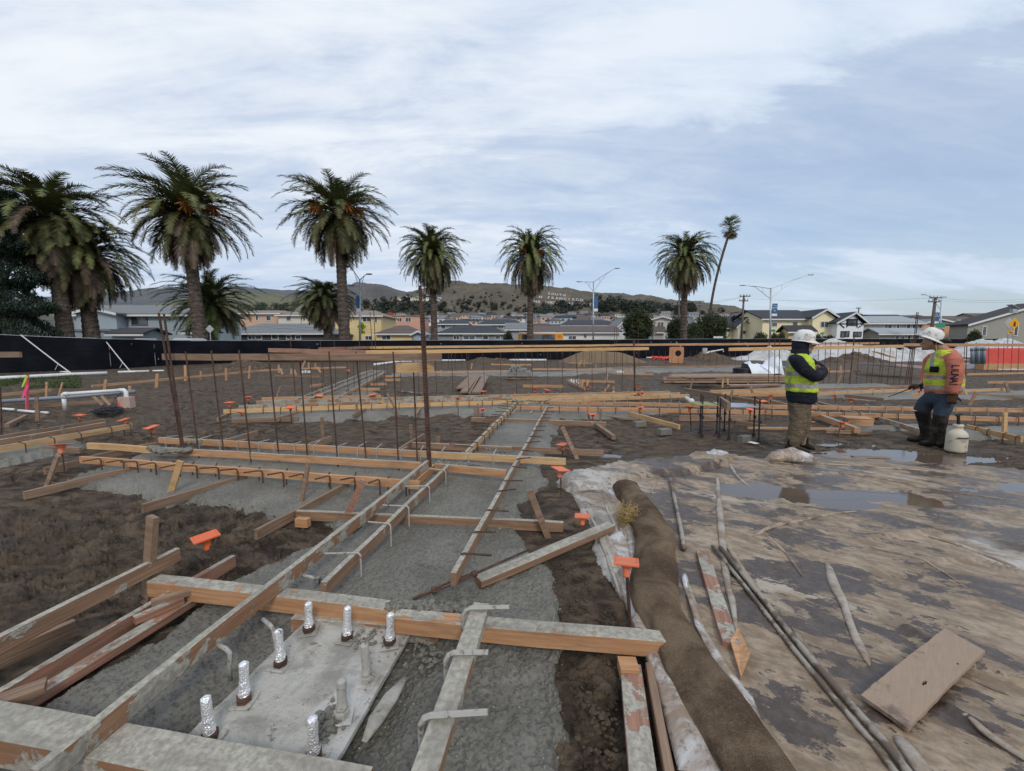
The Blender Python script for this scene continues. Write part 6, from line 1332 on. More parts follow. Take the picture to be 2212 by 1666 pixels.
def house(label, Y, x0, x1, ye, yr, kind='side', wall=(.6, .6, .6), roof='slate', D=9, wins=(), over=.45, apex=None, hipf=.3, y0=None, fr=None, trim=True, chim=None, group=None):
    a, b = P(x0, ye, Y), P(x1, ye, Y); ze = a.z; zb = -.3 if y0 is None else P(x0, y0, Y).z; L0 = Vector(((a.x + b.x) / 2, Y, zb)); e = empty('house', L0, 0, label, 'house', group or 'houses beyond the fence'); w_ = (b.x - a.x) / 2; h_ = ze - zb
    wm = paint(wall); mb = MB().bx(-w_, w_, 0, D, 0, h_); zr = P(x0, yr, Y + (D / 2 if kind in ('side', 'hip') else 0)).z - zb
    if kind == 'gable':
        ax = 0 if apex is None else P(apex, ye, Y).x - L0.x; mb.prism([(-w_, 0, h_), (w_, 0, h_), (ax, 0, zr - .06)], (0, D, 0))
    if kind == 'side':
        for s in (-1, 1): mb.prism([(s * w_ - (.01 if s > 0 else -.01), 0, h_), (s * w_ - (.01 if s > 0 else -.01), D, h_), (s * w_ - (.01 if s > 0 else -.01), D / 2, zr - .08)], (-.1 * s, 0, 0))
    mb.build('wall', wm, e); rb_ = MB(); th = .16; o_ = over
    if kind == 'side':
        sl = (zr - h_) / (D / 2 + o_)
        for s in (0, 1):
            y_e = -o_ if s == 0 else D + o_; ze_ = h_ - .05
            rb_.prism([(-w_ - o_, y_e, ze_), (w_ + o_, y_e, ze_), (w_ + o_, D / 2, zr), (-w_ - o_, D / 2, zr)], (0, 0, th))
    elif kind == 'gable':
        for s in (-1, 1):
            xe = s * (w_ + o_); rb_.prism([(xe, -o_, h_), (xe, D + o_, h_), (ax, D + o_, zr), (ax, -o_, zr)], (0, 0, th))
    elif kind == 'hip':
        hx = w_ * (1 - hipf) if hipf < 1 else 0; q = [(-w_ - o_, -o_, h_), (w_ + o_, -o_, h_), (w_ + o_, D + o_, h_), (-w_ - o_, D + o_, h_), (-hx, D / 2, zr), (hx, D / 2, zr)]
        rb_.add(q + [(x, y, h_ - th) for x, y, z in q[:4]], [(0, 1, 5, 4), (1, 2, 5), (2, 3, 4, 5), (3, 0, 4), (6, 7, 1, 0), (7, 8, 2, 1), (8, 9, 3, 2), (9, 6, 0, 3), (9, 8, 7, 6)])
    else: rb_.bx(-w_ - .15, w_ + .15, -.15, D + .15, h_, h_ + .25)
    ro = rb_.build('roof', ROOF[roof], e)
    if trim:
        tb = MB()
        if kind in ('side', 'hip'): tb.bx(-w_ - o_ - .02, w_ + o_ + .02, -o_ - .06, -o_ - .005, h_ - .22, h_ - .01)
        elif kind == 'gable':
            for s in (-1, 1): xe = s * (w_ + o_ + .01); tb.prism([(xe, -o_ - .05, h_ - .16), (xe, -o_ - .05, h_ + .12), (ax, -o_ - .05, zr + .12), (ax, -o_ - .05, zr - .16)], (0, .045, 0))
        if tb.v: tb.build('fascia', m_trim, e)
    for q in wins: pane_frame(e, *q, Y, L0, fr)
    if chim: c = P(chim[0], chim[2], Y + D / 2); d_ = P(chim[1], chim[2], Y + D / 2); MB().bx(c.x - L0.x, d_.x - L0.x, D / 2 - .4, D / 2 + .4, max(0, zr - 2.2), c.z - zb).build('chimney', flat('chimney_brick', chim[3]), ro)
    return e
def W(f, *r): return [(*f(a, b), *f(c, d)) for a, b, c, d in r]
house('pale blue two storey house behind the left palms', 50, 158, 424, 680, 662, 'side', (.32, .39, .43), 'grey', 8, W(A1, (1145, 243, 1265, 306), (900, 243, 962, 292), (1345, 395, 1385, 430)), fr=flat('brown_trim', (.13, .11, .11)))
house('gabled front block of the pale blue house at left', 48.6, 164, 250, 679, 666, 'gable', (.32, .39, .43), 'grey', 1.3, [], apex=203)
house('low garage wing with dark roof before the pale blue house', 45.5, 243, 308, 722, 711, 'side', (.32, .39, .43), 'dark', 3, [])
house('white trimmed low wing at the left of the pale blue house', 46.5, 160, 240, 716, 709, 'flat', (.24, .30, .33), 'grey', 2, [], trim=False)
house('small pale wing between tallest palm and young palm', 47, 404, 428, 718, 712, 'side', (.32, .39, .43), 'dark', 3, [])
house('long dark grey bungalow with light grey hipped roof at left', 62, 470, 702, 720, 699, 'hip', (.085, .08, .082), 'grey', 11, W(A1, (1958, 398, 1998, 432), (2024, 401, 2055, 432), (2148, 408, 2205, 432)) + W(A2, (2, 405, 48, 432), (140, 393, 190, 432), (268, 403, 302, 432), (345, 405, 385, 432)), hipf=.45)
house('peach three storey house between young palm and bushy palm', 85, 515, 603, 677, 671, 'hip', (.58, .38, .28), 'tan', 9, W(A2, (92, 232, 128, 270), (0, 228, 18, 268)))
house('cream three storey house behind the bushy palm', 84, 600, 702, 681, 676, 'hip', (.62, .60, .50), 'tan', 9, W(A2, (265, 235, 300, 272), (405, 320, 460, 360), (530, 325, 580, 358), (540, 245, 575, 275)))
house('tall yellow house with the crossing sign in front', 72, 723, 823, 682, 671, 'hip', (.68, .54, .28), 'tan', 9, W(A2, (925, 232, 988, 280), (1030, 242, 1044, 288), (947, 407, 998, 438), (710, 407, 735, 438)), hipf=.6)
house('low yellow house with brown roof right of the tall yellow one', 68, 813, 902, 721, 703, 'hip', (.74, .58, .30), 'brown', 8, W(A2, (1092, 405, 1160, 436)), hipf=.75)
house('pink three storey house with a brick chimney', 90, 825, 908, 684, 680, 'flat', (.60, .33, .25), 'tan', 9, W(A2, (1182, 250, 1203, 288), (1222, 250, 1258, 280), (1293, 247, 1338, 283), (1293, 332, 1338, 374)), chim=(839, 848, 675, (.26, .06, .04)))
house('tiny blue gabled shed between yellow and grey houses', 66, 893, 915, 724, 716, 'gable', (.35, .42, .5), 'metal', 4)
house('grey bungalow with dark slate hipped roof in the middle', 72, 946, 1090, 720, 703, 'hip', (.27, .27, .285), 'slate', 10, W(A2, (1708, 406, 1755, 434), (1792, 406, 1890, 434), (1963, 401, 2005, 434), (2068, 406, 2110, 431)), hipf=.45)
house('pale blue two storey house behind the grey bungalow', 92, 944, 1009, 700, 691, 'hip', (.33, .40, .46), 'slate', 9, W(A2, (1600, 314, 1635, 343), (1700, 314, 1735, 335)))
house('grey green two storey house right of the palm gap', 94, 1034, 1128, 701, 691, 'hip', (.30, .32, .30), 'slate', 9, W(A2, (2015, 316, 2042, 343), (2098, 314, 2136, 343)), chim=(1045, 1054, 696, (.6, .6, .6)))
house('grey house at the back of the school bus', 84, 1095, 1140, 712, 699, 'side', (.33, .34, .34), 'grey', 8)
house('long low white house with brown roof behind the bus', 76, 1151, 1338, 718, 706, 'side', (.74, .74, .72), 'brown', 9, W(A3, (490, 407, 552, 434), (622, 397, 643, 420)))
house('blue grey house with dark slate roof above the white house', 96, 1214, 1340, 703.5, 692, 'hip', (.38, .45, .50), 'slate', 10, W(A3, (768, 327, 798, 345)))
house('white gabled house left of the round tree', 80, 1333, 1372, 712, 688, 'gable', (.6, .63, .66), 'grey', 9)
house('white garage right of the round tree', 70, 1384, 1408, 722, 716, 'gable', (.62, .66, .70), 'grey', 5)
house('cream grey two storey house right of the round tree', 82, 1398, 1460, 694, 684, 'gable', (.62, .58, .50), 'tan', 9, W(A3, (1257, 288, 1308, 326), (1342, 288, 1388, 323), (1228, 398, 1262, 428)))
house('brown porch roof block before the cream grey house', 79.5, 1412, 1434, 718, 707, 'side', (.42, .40, .36), 'brown', 2)
house('flat apartment block on the rise behind the fan palm', 135, 1541, 1600, 678, 675, 'flat', (.40, .39, .36), 'tan', 12, W(A3, (1760, 222, 1790, 232), (1830, 222, 1860, 232)))
house('second flat apartment block on the rise, farther right', 130, 1597, 1657, 675, 672, 'flat', (.33, .30, .27), 'brown', 12, W(A3, (2010, 212, 2045, 226), (2090, 212, 2130, 226)))
house('yellow house with dark roof left of the tall lamp', 72, 1561, 1632, 709, 685, 'side', (.72, .64, .38), 'slate', 9, W(A3, (1818, 360, 1838, 382)))
house('cream gable with a diamond vent between the yellow houses', 70.5, 1594, 1636, 709, 684, 'gable', (.86, .80, .62), 'slate', 2, W(A3, (1978, 360, 2020, 388)))
house('yellow bay part left of the utility pole', 70, 1622, 1662, 700, 683, 'side', (.72, .64, .38), 'slate', 9, W(A3, (2070, 348, 2110, 368)))
house('big yellow house behind the hooded worker', 66, 1648, 1758, 689, 672, 'side', (.88, .78, .50), 'slate', 9, W(A4, (32, 292, 76, 322), (212, 287, 253, 318)))
house('yellow gable block of the big yellow house', 64.5, 1756, 1806, 688, 669, 'gable', (.88, .78, .50), 'slate', 8, W(A4, (454, 283, 518, 328), (470, 405, 500, 425)))
house('low yellow wing with dark roof behind the hooded worker', 63, 1704, 1756, 717, 705, 'side', (.62, .50, .26), 'dark', 2)
te = house('white house with black timber lines and steep gable', 63, 1809, 1866, 699, 676, 'gable', (.78, .81, .85), 'slate', 9, W(A4, (690, 271, 762, 313), (628, 368, 660, 413), (671, 368, 698, 410), (738, 373, 803, 410)), apex=1843, fr=flat('blackish_trim', (.03, .03, .04)))
L0 = Vector(te.location)
for a, b in [((611, 300), (826, 300)), ((650, 262), (820, 262)), ((620, 300), (660, 335)), ((826, 300), (780, 335)), ((683, 262), (683, 330)), ((772, 262), (772, 330)), ((611, 300), (735, 212)), ((735, 212), (828, 300))]:
    p, q = P(*A4(*a), 62.93) - L0, P(*A4(*b), 62.93) - L0; MB().tube([p, q], .07, 4).build('timber', flat('dark_timber', (.02, .02, .03)), te)
house('tan two storey house with metal roof right of the timbered one', 66, 1864, 1990, 698, 685, 'side', (.42, .39, .30), 'metal', 8, W(A4, (1003, 306, 1067, 340), (1110, 302, 1133, 340), (1197, 302, 1228, 340), (1245, 302, 1268, 340)))
house('lower front of the tan house with its own metal roof', 62.5, 1899, 2001, 721, 711, 'side', (.42, .39, .30), 'metal', 3, W(A4, (1100, 406, 1128, 430), (1148, 406, 1178, 430), (1203, 400, 1230, 434), (1248, 400, 1305, 434)))
house('peach flat roofed house behind the bending worker', 66, 1987, 2092, 701, 699, 'flat', (.66, .40, .25), 'tan', 9, W(A4, (1570, 345, 1603, 378), (1620, 345, 1650, 378)))
house('brown roofed house above the peach one', 90, 2020, 2110, 699, 689, 'hip', (.4, .35, .3), 'brown', 9)
house('grey blue gable above the peach house', 84, 1990, 2068, 700, 690, 'gable', (.4, .46, .52), 'grey', 8)
house('big grey sided gable house at the right edge', 60, 2091, 2400, 703, 655, 'gable', (.33, .32, .27), 'dark', 2.5, W(A4, (1848, 326, 1886, 402), (2122, 314, 2158, 400)))
for i, (x0, x1, ye, yr, c, rf, l) in enumerate([(1900, 1968, 688, 681, (.3, .28, .27), 'dark', 'dark roofed house on the skyline over the metal roof'), (1975, 2030, 690, 684, (.35, .32, .3), 'dark', 'dark roofed house on the skyline left of the utility pole'), (2050, 2110, 691, 685, (.35, .3, .28), 'brown', 'brown roofed house on the skyline right of the utility pole'),
        (2120, 2200, 689, 678, (.4, .34, .28), 'brown', 'skyline house before the right edge'), (1500, 1545, 688, 682, (.45, .43, .4), 'grey', 'grey roofed house on the skyline left of the apartments')]): house(l, 125, x0, x1, ye, yr, 'side', c, rf, 10)
# distant town
tones = [('cream', (.66, .61, .50)), ('white', (.80, .80, .77)), ('tan', (.52, .42, .32)), ('grey', (.42, .43, .44)), ('pink', (.60, .42, .33)), ('blue', (.45, .52, .57))]
protos = []
for tn, c in tones:
    for rf in ('brown', 'grey', 'slate'):
        mb = MB().bx(-5, 5, -4, 4, -2, 5); mb.mi = 1; mb.prism([(-5.4, -4.5, 4.9), (-5.4, 4.5, 4.9), (-5.4, 0, 7)], (10.8, 0, 0)); mb.mi = 2
        for x in (-3.2, 0, 3.2): mb.bx(x - .7, x + .7, -4.08, -3.99, 2.6, 4.1)
        o = mb.build('distant_house', [paint(c), ROOF[rf], m_glass], label='tiny ' + tn + ' walled ' + rf + ' roofed house far off at the foot of the hills', cat='house', group='distant town houses'); protos.append(o)
rg = random.Random(77); N_ = 0; used = set()
for i in range(290):
    if i >= 250: x, y = rg.uniform(700, 1345), rg.uniform(682, 697)
    elif i < 150: x, y = rg.uniform(930, 1345), rg.uniform(677, 699)
    elif i < 180: x, y = rg.uniform(520, 640), rg.uniform(664, 682)
    elif i < 200: x, y = rg.uniform(860, 960), rg.uniform(640, 652)
    elif i < 225: x, y = rg.uniform(1340, 1560), rg.uniform(683, 698)
    elif i < 250: x, y = rg.uniform(1650, 2300), rg.uniform(688, 697)
    Y = 700 - (y - 676) * 20 if not (180 <= i < 200) else 900
    if 180 <= i < 200:
        p = hit(x, y, (0,))
        if p is None: continue
    else: p = P(x, y, Y); p.z = max(0, Y - 110) * .0808 - .6
    q = rg.randrange(len(protos)); pr = protos[q]; o = pr if q not in used else pr.copy()
    if q in used: COL.objects.link(o)
    used.add(q); o.location = p; o.rotation_euler = (0, 0, rg.uniform(-.5, .5)); s_ = rg.uniform(.5, .9); o.scale = (s_ * rg.uniform(.8, 1.5), s_, s_ * rg.uniform(.8, 1.2))
for q, pr in enumerate(protos):
    if q not in used: pr.location = P(960 + q * 15, 690, 300) - Vector((0, 0, 2))
# ------------------------------------------------------------ street furniture
LG = 'tall street lamps'
def lamp(px, yt, Y, arms, label, banner=None, r=.10):
    b = P(px, HY, Y); b.z = 0; e = empty('street_lamp', b, 0, label, 'street lamp', LG); tp = P(px, yt, Y)
    MB().tube([Vector((0, 0, 0)), tp - b], [r * 1.3, r * .8], 10).build('pole', m_galv, e, smooth=True)
    for x, y in arms:
        q = P(x, y, Y); s_ = 1 if x > px else -1; a = tp - b - Vector((0, 0, .1)); c = q - b; m_ = a.lerp(c, .6) + Vector((0, 0, .02 * abs(c.x - a.x)))
        lo = tp - b - Vector((0, 0, 1.3)); o = MB().tube([a, m_, c.lerp(a, .12), c], [.045, .04, .035, .03], 6).tube([lo, m_ - Vector((0, 0, .08)), c.lerp(a, .18)], .03, 6).tube([a.lerp(m_, .5), lo.lerp(m_, .5)], .02, 5).build('arm', m_galv, e)
        MB().ball(c + Vector((s_ * .3, 0, .03)), (.38, .15, .09), 8, 6).build('lamp_head', m_galv, o)
    if banner:
        x0, y0, x1, y1, txt = banner; a, d_ = P(x0, y1, Y - .15) - b, P(x1, y0, Y - .15) - b; mbn = MB().bx(a.x, d_.x, a.y - .01, a.y + .01, a.z, d_.z).build('banner', flat('blue_banner', (.03, .13, .32), .6, .3, 1.2), e)
        H = d_.z - a.z
        for i, tx in enumerate(txt):
            cu = bpy.data.curves.new('w', 'FONT'); cu.body = tx; cu.align_x = 'CENTER'; cu.size = H * .24; cu.extrude = .004; ob = bpy.data.objects.new('w', cu); COL.objects.link(ob); me = bpy.data.meshes.new_from_object(ob.evaluated_get(bpy.context.evaluated_depsgraph_get())); bpy.data.objects.remove(ob); me.materials.append(m_white)
            o = bpy.data.objects.new('lettering', me); COL.objects.link(o); o.parent = mbn; o.rotation_euler = (R(90), 0, 0); o.location = ((a.x + d_.x) / 2, a.y - .02, d_.z - H * .25 - i * H * .27)
            wd = max(v.co.x for v in me.vertices) - min(v.co.x for v in me.vertices); kx = min(1, (d_.x - a.x) * .9 / wd); o.scale = (kx, 1, 1)
        MB().bx(a.x, d_.x, a.y - .008, a.y + .008, a.z - H * .28, a.z - .05).build('banner_strip', m_white, e)
    return e
lamp(1282, 608, 55, [(1256, 609), (1328, 580)], 'street lamp before the long white house with a tattered blue banner', (1283, 641, 1292, 666, []))
lamp(1665, 622, 52, [(1609, 617), (1746, 594)], 'street lamp left of the hooded worker with a blue banner', (1667, 656, 1680, 677, ['Live', 'HEALTHY', 'be', 'HEALTHY'][:3]))
lamp(777, 603, 44, [(758, 577), (791, 593)], 'street lamp behind the tall fruiting palm with a blue banner', (770, 640, 776, 666, []))
lamp(2033, 649, 62, [(1999, 637), (2036, 642)], 'street lamp beside the leaning utility pole at right', (2013, 675, 2030, 694, ['Live', 'HEALTHY']))
m_pole = flat('weathered_pole', (.14, .11, .09), .9, .25, 3)
def upole(px, yt, pxb, Y, arms, label, r=.16, yb=None):
    b = P(pxb, HY if yb is None else yb, Y); b.z = 0 if yb is None else b.z; tp = P(px, yt, Y); e = empty('utility_pole', b, 0, label, 'utility pole', 'wooden utility poles'); MB().tube([Vector((0, 0, 0)), tp - b], [r * 1.2, r * .8], 8).build('pole', m_pole, e, smooth=True)
    for x0, x1, y in arms:
        a, c = P(x0, y, Y - .2) - b, P(x1, y + .3, Y - .2) - b; o = MB().box((a + c) / 2, ((c - a).length, .12, .14)).build('crossarm', m_pole, e)
        for k in range(4): q = a.lerp(c, .05 + .3 * k); MB().tube([q, q + Vector((0, 0, .3))], .06, 6).build('insulator', m_galv, o)
    return e
upole(1468, 628, 1465, 70, [(1460, 1477, 659)], 'utility pole half hidden behind the last date palm')
upole(1512, 650, 1511, 95, [(1502, 1521, 651), (1504, 1519, 660)], 'utility pole with two crossarms left of the fan palm top', yb=720)
upole(1607, 638, 1601, 66, [(1598, 1621, 640), (1597, 1616, 650)], 'utility pole between the apartment blocks and the yellow houses', .17)
upole(2021, 642, 2009, 58, [(2008, 2034, 643.5), (2005, 2030, 652)], 'leaning utility pole in front of the peach house', .2)
upole(1855, 665, 1854, 110, [(1849, 1860, 666)], 'small distant utility pole over the timbered house', .15, yb=690)
upole(2128, 677, 2128, 120, [(2122, 2136, 678)], 'small distant utility pole near the right edge', .15, yb=692)
mb = MB(); wires = [((-50, 690, 46), (700, 700, 60)), ((-50, 696, 46), (700, 706, 60)), ((-50, 702, 46), (700, 712, 60)), ((553, 700, 58), (1106, 704, 66)), ((553, 706, 58), (1106, 710, 66)), ((2021, 643, 58), (2300, 641, 40)), ((2021, 647, 58), (2300, 646, 40)), ((1607, 640, 66), (1466, 660, 70)), ((1607, 640, 66), (1512, 652, 95)), ((1607, 645, 66), (2021, 643, 58)), ((1466, 662, 70), (1000, 690, 80)), ((1466, 668, 70), (1000, 697, 80)), ((-60, 655, 80), (560, 633, 80))]
for i, (a, c) in enumerate(wires):
    p, q = P(*a), P(*c); n = 12; L_ = (q - p).length; pts = [p.lerp(q, k / n) - Vector((0, 0, .02 * L_ * 4 * (k / n) * (1 - k / n))) - p for k in range(n + 1)]
    MB().tube(pts, .009 * (p.y + q.y) / 110, 4, cap=False).build('overhead_wire', m_wire, loc=p, label='thin overhead wire strung between the poles behind the fence', cat='wire', group='overhead wires')
# signs
def diamond(px, py, rpx, Y, col, label, extra=None, yb=HY, ped=None, post=True, name='road_sign'):
    b = P(px, yb, Y); b.z = 0; c = P(px, py, Y - .08) - b; e = empty(name, b, 0, label, 'road sign'); r = rpx * Y / FPX
    if post: MB().tube([Vector((0, 0, 0)), c + Vector((0, 0, r * .7))], .04, 6).build('post', m_galv, e)
    pts = [(0, r), (r, 0), (0, -r), (-r, 0)]; MB().prism([Vector((x, -.05, z)) for x, z in pts], (0, .02, 0)).build('sign_face', col, e, loc=c)
    if ped:
        k = r * .55; s_ = MB(); y_ = -.09
        s_.ball((.02 * k, y_, k * .62), (k * .15, .01, k * .15), 8, 5)
        for p in [[(0, .45), (-.05, -.05)], [(-.05, -.05), (.18, -.4), (.22, -.8)], [(-.05, -.05), (-.2, -.45), (-.42, -.75)], [(0, .35), (.28, .05)], [(0, .35), (-.30, .08)]]: s_.tube([Vector((x * k, y_, z * k)) for x, z in p], k * .09, 5)
        s_.build('symbol', flat('sign_black', (.01, .01, .01)), e, loc=c)
    return e, b
m_fy = flat('fluorescent_sign', (.62, .75, .02), .5, .02); m_ys = flat('amber_sign', (.75, .36, .01), .5, .02); m_gb = flat('sign_back', (.38, .42, .44), .5, .05)
e, b = diamond(781.5, 706, 10, 50, m_fy, 'fluorescent yellow crossing sign on the lamp pole by the tall palm', ped=True, post=False)
c = P(782, 718, 49.9) - b; MB().box(c, (.75, .03, .38)).build('arrow_plate', m_fy, e); MB().tube([c + Vector((.2, -.03, .08)), c + Vector((-.2, -.03, -.08))], .03, 5).build('arrow', flat('sign_black2', (.01, .01, .01)), e)
e, b = diamond(2190, 699.5, 12.5, 40, m_ys, 'orange yellow crossing sign with walking figure at right', ped=True)
c = P(2183, 718, 39.9) - b; MB().box(c, (.62, .03, .30)).build('arrow_plate', m_ys, e); MB().tube([c + Vector((-.18, -.03, .06)), c + Vector((.18, -.03, -.06))], .028, 5).build('arrow', flat('sign_black3', (.01, .01, .01)), e)
diamond(2179, 698, 11.5, 41, m_gb, 'grey back of a diamond sign just left of the orange yellow one'); diamond(454, 711, 9, 34, m_gb, 'pale grey back of a diamond sign before the young palm')
e = empty('solar_panel', P(2190, 672, 40), 0, 'tilted solar panel box on the post of the orange yellow sign', 'solar panel'); MB().box((0, 0, 0), (.5, .3, .4)).box((-.1, 0, .38), (.9, .5, .04), Matrix.Rotation(.5, 3, 'Y')).build('panel', m_galv, e)
def small_sign(x0, y0, x1, y1, Y, col, label, post=True, cat='sign', name='street_sign', txt=None, oct=False):
    b = P((x0 + x1) / 2, HY, Y); b.z = 0; a, c = P(x0, y1, Y - .1) - b, P(x1, y0, Y - .1) - b; e = empty(name, b, 0, label, cat)
    if post: MB().tube([Vector((0, 0, 0)), Vector((0, 0, c.z + .1))], .035, 6).build('post', m_galv, e)
    if oct: r = (c.x - a.x) / 2; MB().prism([Vector((r * math.cos(t_), a.y, (a.z + c.z) / 2 + r * math.sin(t_))) for t_ in (math.pi / 8 + math.pi / 4 * k for k in range(8))], (0, .02, 0)).build('sign_face', col, e)
    else: MB().bx(a.x, c.x, a.y - .01, a.y + .01, a.z, c.z).build('sign_face', col, e)
    return e
m_gs = flat('street_sign_green', (.02, .25, .16), .5, .03); m_rs = flat('stop_red', (.45, .02, .03), .5, .03)
small_sign(2022, 698, 2042, 708, 57, m_gs, 'pair of green street name signs by the leaning utility pole')
small_sign(2025, 710, 2036, 720, 56, m_rs, 'red stop sign above the bending worker helmet', oct=True)
small_sign(1772, 718.5, 1780, 723, 60, m_gs, 'small green street name sign right of the hooded worker'); small_sign(1666, 712, 1675, 717, 60, m_gs, 'small green street name sign left of the hooded worker'); small_sign(1667, 719, 1672, 724, 59, m_rs, 'small red stop sign by the lamp pole', oct=True)
small_sign(1569, 717, 1573, 727, 58, m_gb, 'grey sign plate beside the yellow house'); small_sign(1541, 727, 1562, 730.5, 58, m_white, 'low white sign with faint lettering by the fan palm')
MB().tube([Vector((0, 0, 0)), Vector((0, 0, 3.4))], [.42, .22], 4).build('white_pillar', m_white, loc=(P(1436, HY, 74).x, 74, 0), label='white tapering pillar before the cream grey house', cat='pillar')
# bus and cars
m_bus = flat('bus_yellow', (.70, .30, .02), .4, .05); Y = 58; a, c = P(1120, 738, Y), P(1217, 738, Y); b = Vector(((a.x + c.x) / 2, Y, 0)); e = empty('school_bus', b, 0, 'yellow bus with black window band passing behind the fence', 'bus'); w_ = (c.x - a.x) / 2; zt = P(1150, 717.5, Y).z
bod = MB().bx(-w_, w_, 0, 2.5, .5, zt - .18).build('body', m_bus, e); bm = bmesh.new(); bm.from_mesh(bod.data); bmesh.ops.bevel(bm, geom=bm.edges[:], offset=.12, segments=2, affect='EDGES'); bm.to_mesh(bod.data); bm.free()
MB().bx(-w_ + .1, w_ - 1.2, .05, 2.45, zt - .2, zt).build('roof', m_white, e); MB().bx(-w_ + .45, w_ - 1.15, -.03, .1, 1.2, zt - .32).build('window_band', m_glass, e); MB().bx(w_ - .75, w_ - .3, -.03, .1, zt - .75, zt - .35).build('roof_vent', flat('bus_orange', (.6, .2, .01)), e)
for x in (-w_ + 1.5, w_ - 2.0): MB().tube([Vector((x, -.05, .5)), Vector((x, .3, .5))], .5, 16).build('wheel', m_wire, e)
for x0, x1, yt, Y, l, col in [(370, 413, 730.5, 33, 'white van roof with a rack behind the left fence', (.6, .62, .64)), (289, 302, 731, 34, 'white car roof behind the left fence', (.55, .57, .6)), (1020, 1040, 732.5, 56, 'white car roof behind the far fence', (.6, .6, .6))]:
    a, c = P(x0, HY, Y), P(x1, HY, Y); b = Vector(((a.x + c.x) / 2, Y, 0)); w_ = (c.x - a.x) / 2; zt = P(x0, yt, Y).z; e = empty('parked_car', b, 0, l, 'car', 'vehicles behind the fence')
    pr = [(-w_ * 1.7, .5), (-w_ * 1.7, 1.0), (-w_ * 1.05, zt - .75), (-w_ * .8, zt - .05), (-w_ * .5, zt), (w_ * .6, zt), (w_ * .95, zt - .08), (w_ * 1.2, zt - .7), (w_ * 1.8, 1.0), (w_ * 1.8, .5)]
    MB().prism([Vector((x, 0, z)) for x, z in pr], (0, 1.7, 0)).build('body', flat('car_white', col, .3, .02), e); MB().bx(-w_ * .75, w_ * .9, -.02, .05, zt - .62, zt - .15).build('side_window', m_glass, e)
    for x in (-w_ * 1.2, w_ * 1.2): MB().tube([Vector((x, -.05, .33)), Vector((x, .25, .33))], .33, 14).build('wheel', m_wire, e)
    if 'rack' in l: MB().tube([Vector((-w_ * .6, .3, zt + .14)), Vector((w_ * .8, .3, zt + .14))], .03, 5).tube([Vector((-w_ * .6, .3, zt + .14)), Vector((-w_ * .6, .3, zt))], .03, 5).tube([Vector((w_ * .8, .3, zt + .14)), Vector((w_ * .8, .3, zt))], .03, 5).build('roof_rack', m_galv, e)
# ------------------------------------------------------------ the two workers
def remesh(o, vox, disp=0., scale=.12, smooth=2):
    m = o.modifiers.new('r', 'REMESH'); m.mode = 'VOXEL'; m.voxel_size = vox; m.use_smooth_shade = True
    if smooth: s_ = o.modifiers.new('s', 'SMOOTH'); s_.iterations = smooth; s_.factor = .5
    if disp:
        tx = bpy.data.textures.new('folds', 'CLOUDS'); tx.noise_scale = scale; tx.noise_depth = 2; d_ = o.modifiers.new('d', 'DISPLACE'); d_.texture = tx; d_.strength = disp; d_.mid_level = .5; d_.texture_coords = 'LOCAL'
    return o
def cloth(name, c, c2, k=.5, sc_=4., fold=1.):
    def f(t):
        o = t.obj(); a = t.noise(o, sc_, 6, .65, .5); w_ = t.noise(t.mapp(o, (1, 1, 2.6), (.3, .4, 0)), 9, 4, .6, 1.5)
        return {'Base Color': t.mix(t.ss(a, .48, .68, 0, k), c, c2), 'Roughness': .85, 'Normal': t.bump(w_, .8 * fold, .03), 'Specular IOR Level': .2}
    return M(name, fn=f)
mud_c = (.11, .085, .065)
m_skin = M('skin', (.30, .17, .12), .55); m_hat = cloth('white_hard_hat', (.70, .70, .68), (.22, .13, .09), .75, 11, 0); m_navy = cloth('navy_fleece', (.012, .014, .024), (.05, .045, .045), .5, 5)
m_khaki = cloth('muddy_khaki', (.15, .115, .078), (.075, .058, .045), .8, 3.5, 1.4); m_coral = cloth('coral_jersey', (.52, .175, .12), (.30, .14, .10), .8, 4); m_denim = cloth('dark_denim', (.045, .065, .095), (.09, .085, .075), .8, 4)
m_boot = cloth('muddy_rubber', (.018, .015, .013), (.085, .065, .05), .8, 7); m_glove = cloth('dirty_glove', (.10, .05, .03), (.03, .02, .018), .8, 12); m_gglove = cloth('grey_glove', (.10, .10, .09), (.04, .04, .04), .8, 14); m_hair = M('black_hair', (.012, .010, .009), .6)
def vestmat(name, bands, vx, edge):
    def f(t):
        o = t.obj(); s_ = t.new('ShaderNodeSeparateXYZ'); t.put(s_.inputs[0], o); z = s_.outputs[2]; x = s_.outputs[0]
        zz = t.math('ADD', z, t.math('MULTIPLY', t.noise(o, 5, 2), .03))
        lime = t.mix(t.ss(t.noise(o, 5, 6, .68, .6), .46, .66, 0, .9), (.46, .62, .03), (.20, .19, .08)); col = lime
        for zc, hw in bands:
            d_ = t.math('ABSOLUTE', t.math('SUBTRACT', zz, zc + .015))
            if edge: col = t.mix(t.math('LESS_THAN', d_, hw + .014), col, (.75, .30, .06))
            col = t.mix(t.math('LESS_THAN', d_, hw), col, t.mix(t.ss(t.noise(o, 9, 4), .4, .65), (.36, .35, .33), (.19, .165, .14)))
        for xc, hw, z0 in vx:
            d_ = t.math('ABSOLUTE', t.math('SUBTRACT', x, xc)); col = t.mix(t.math('MULTIPLY', t.math('LESS_THAN', d_, hw), t.math('GREATER_THAN', z, z0)), col, (.30, .285, .26))
        return {'Base Color': col, 'Roughness': .7, 'Normal': t.bump(t.noise(t.mapp(o, (1, 1, 2)), 8, 4, .6, 1.2), .7, .03)}
    return M(name, fn=f)
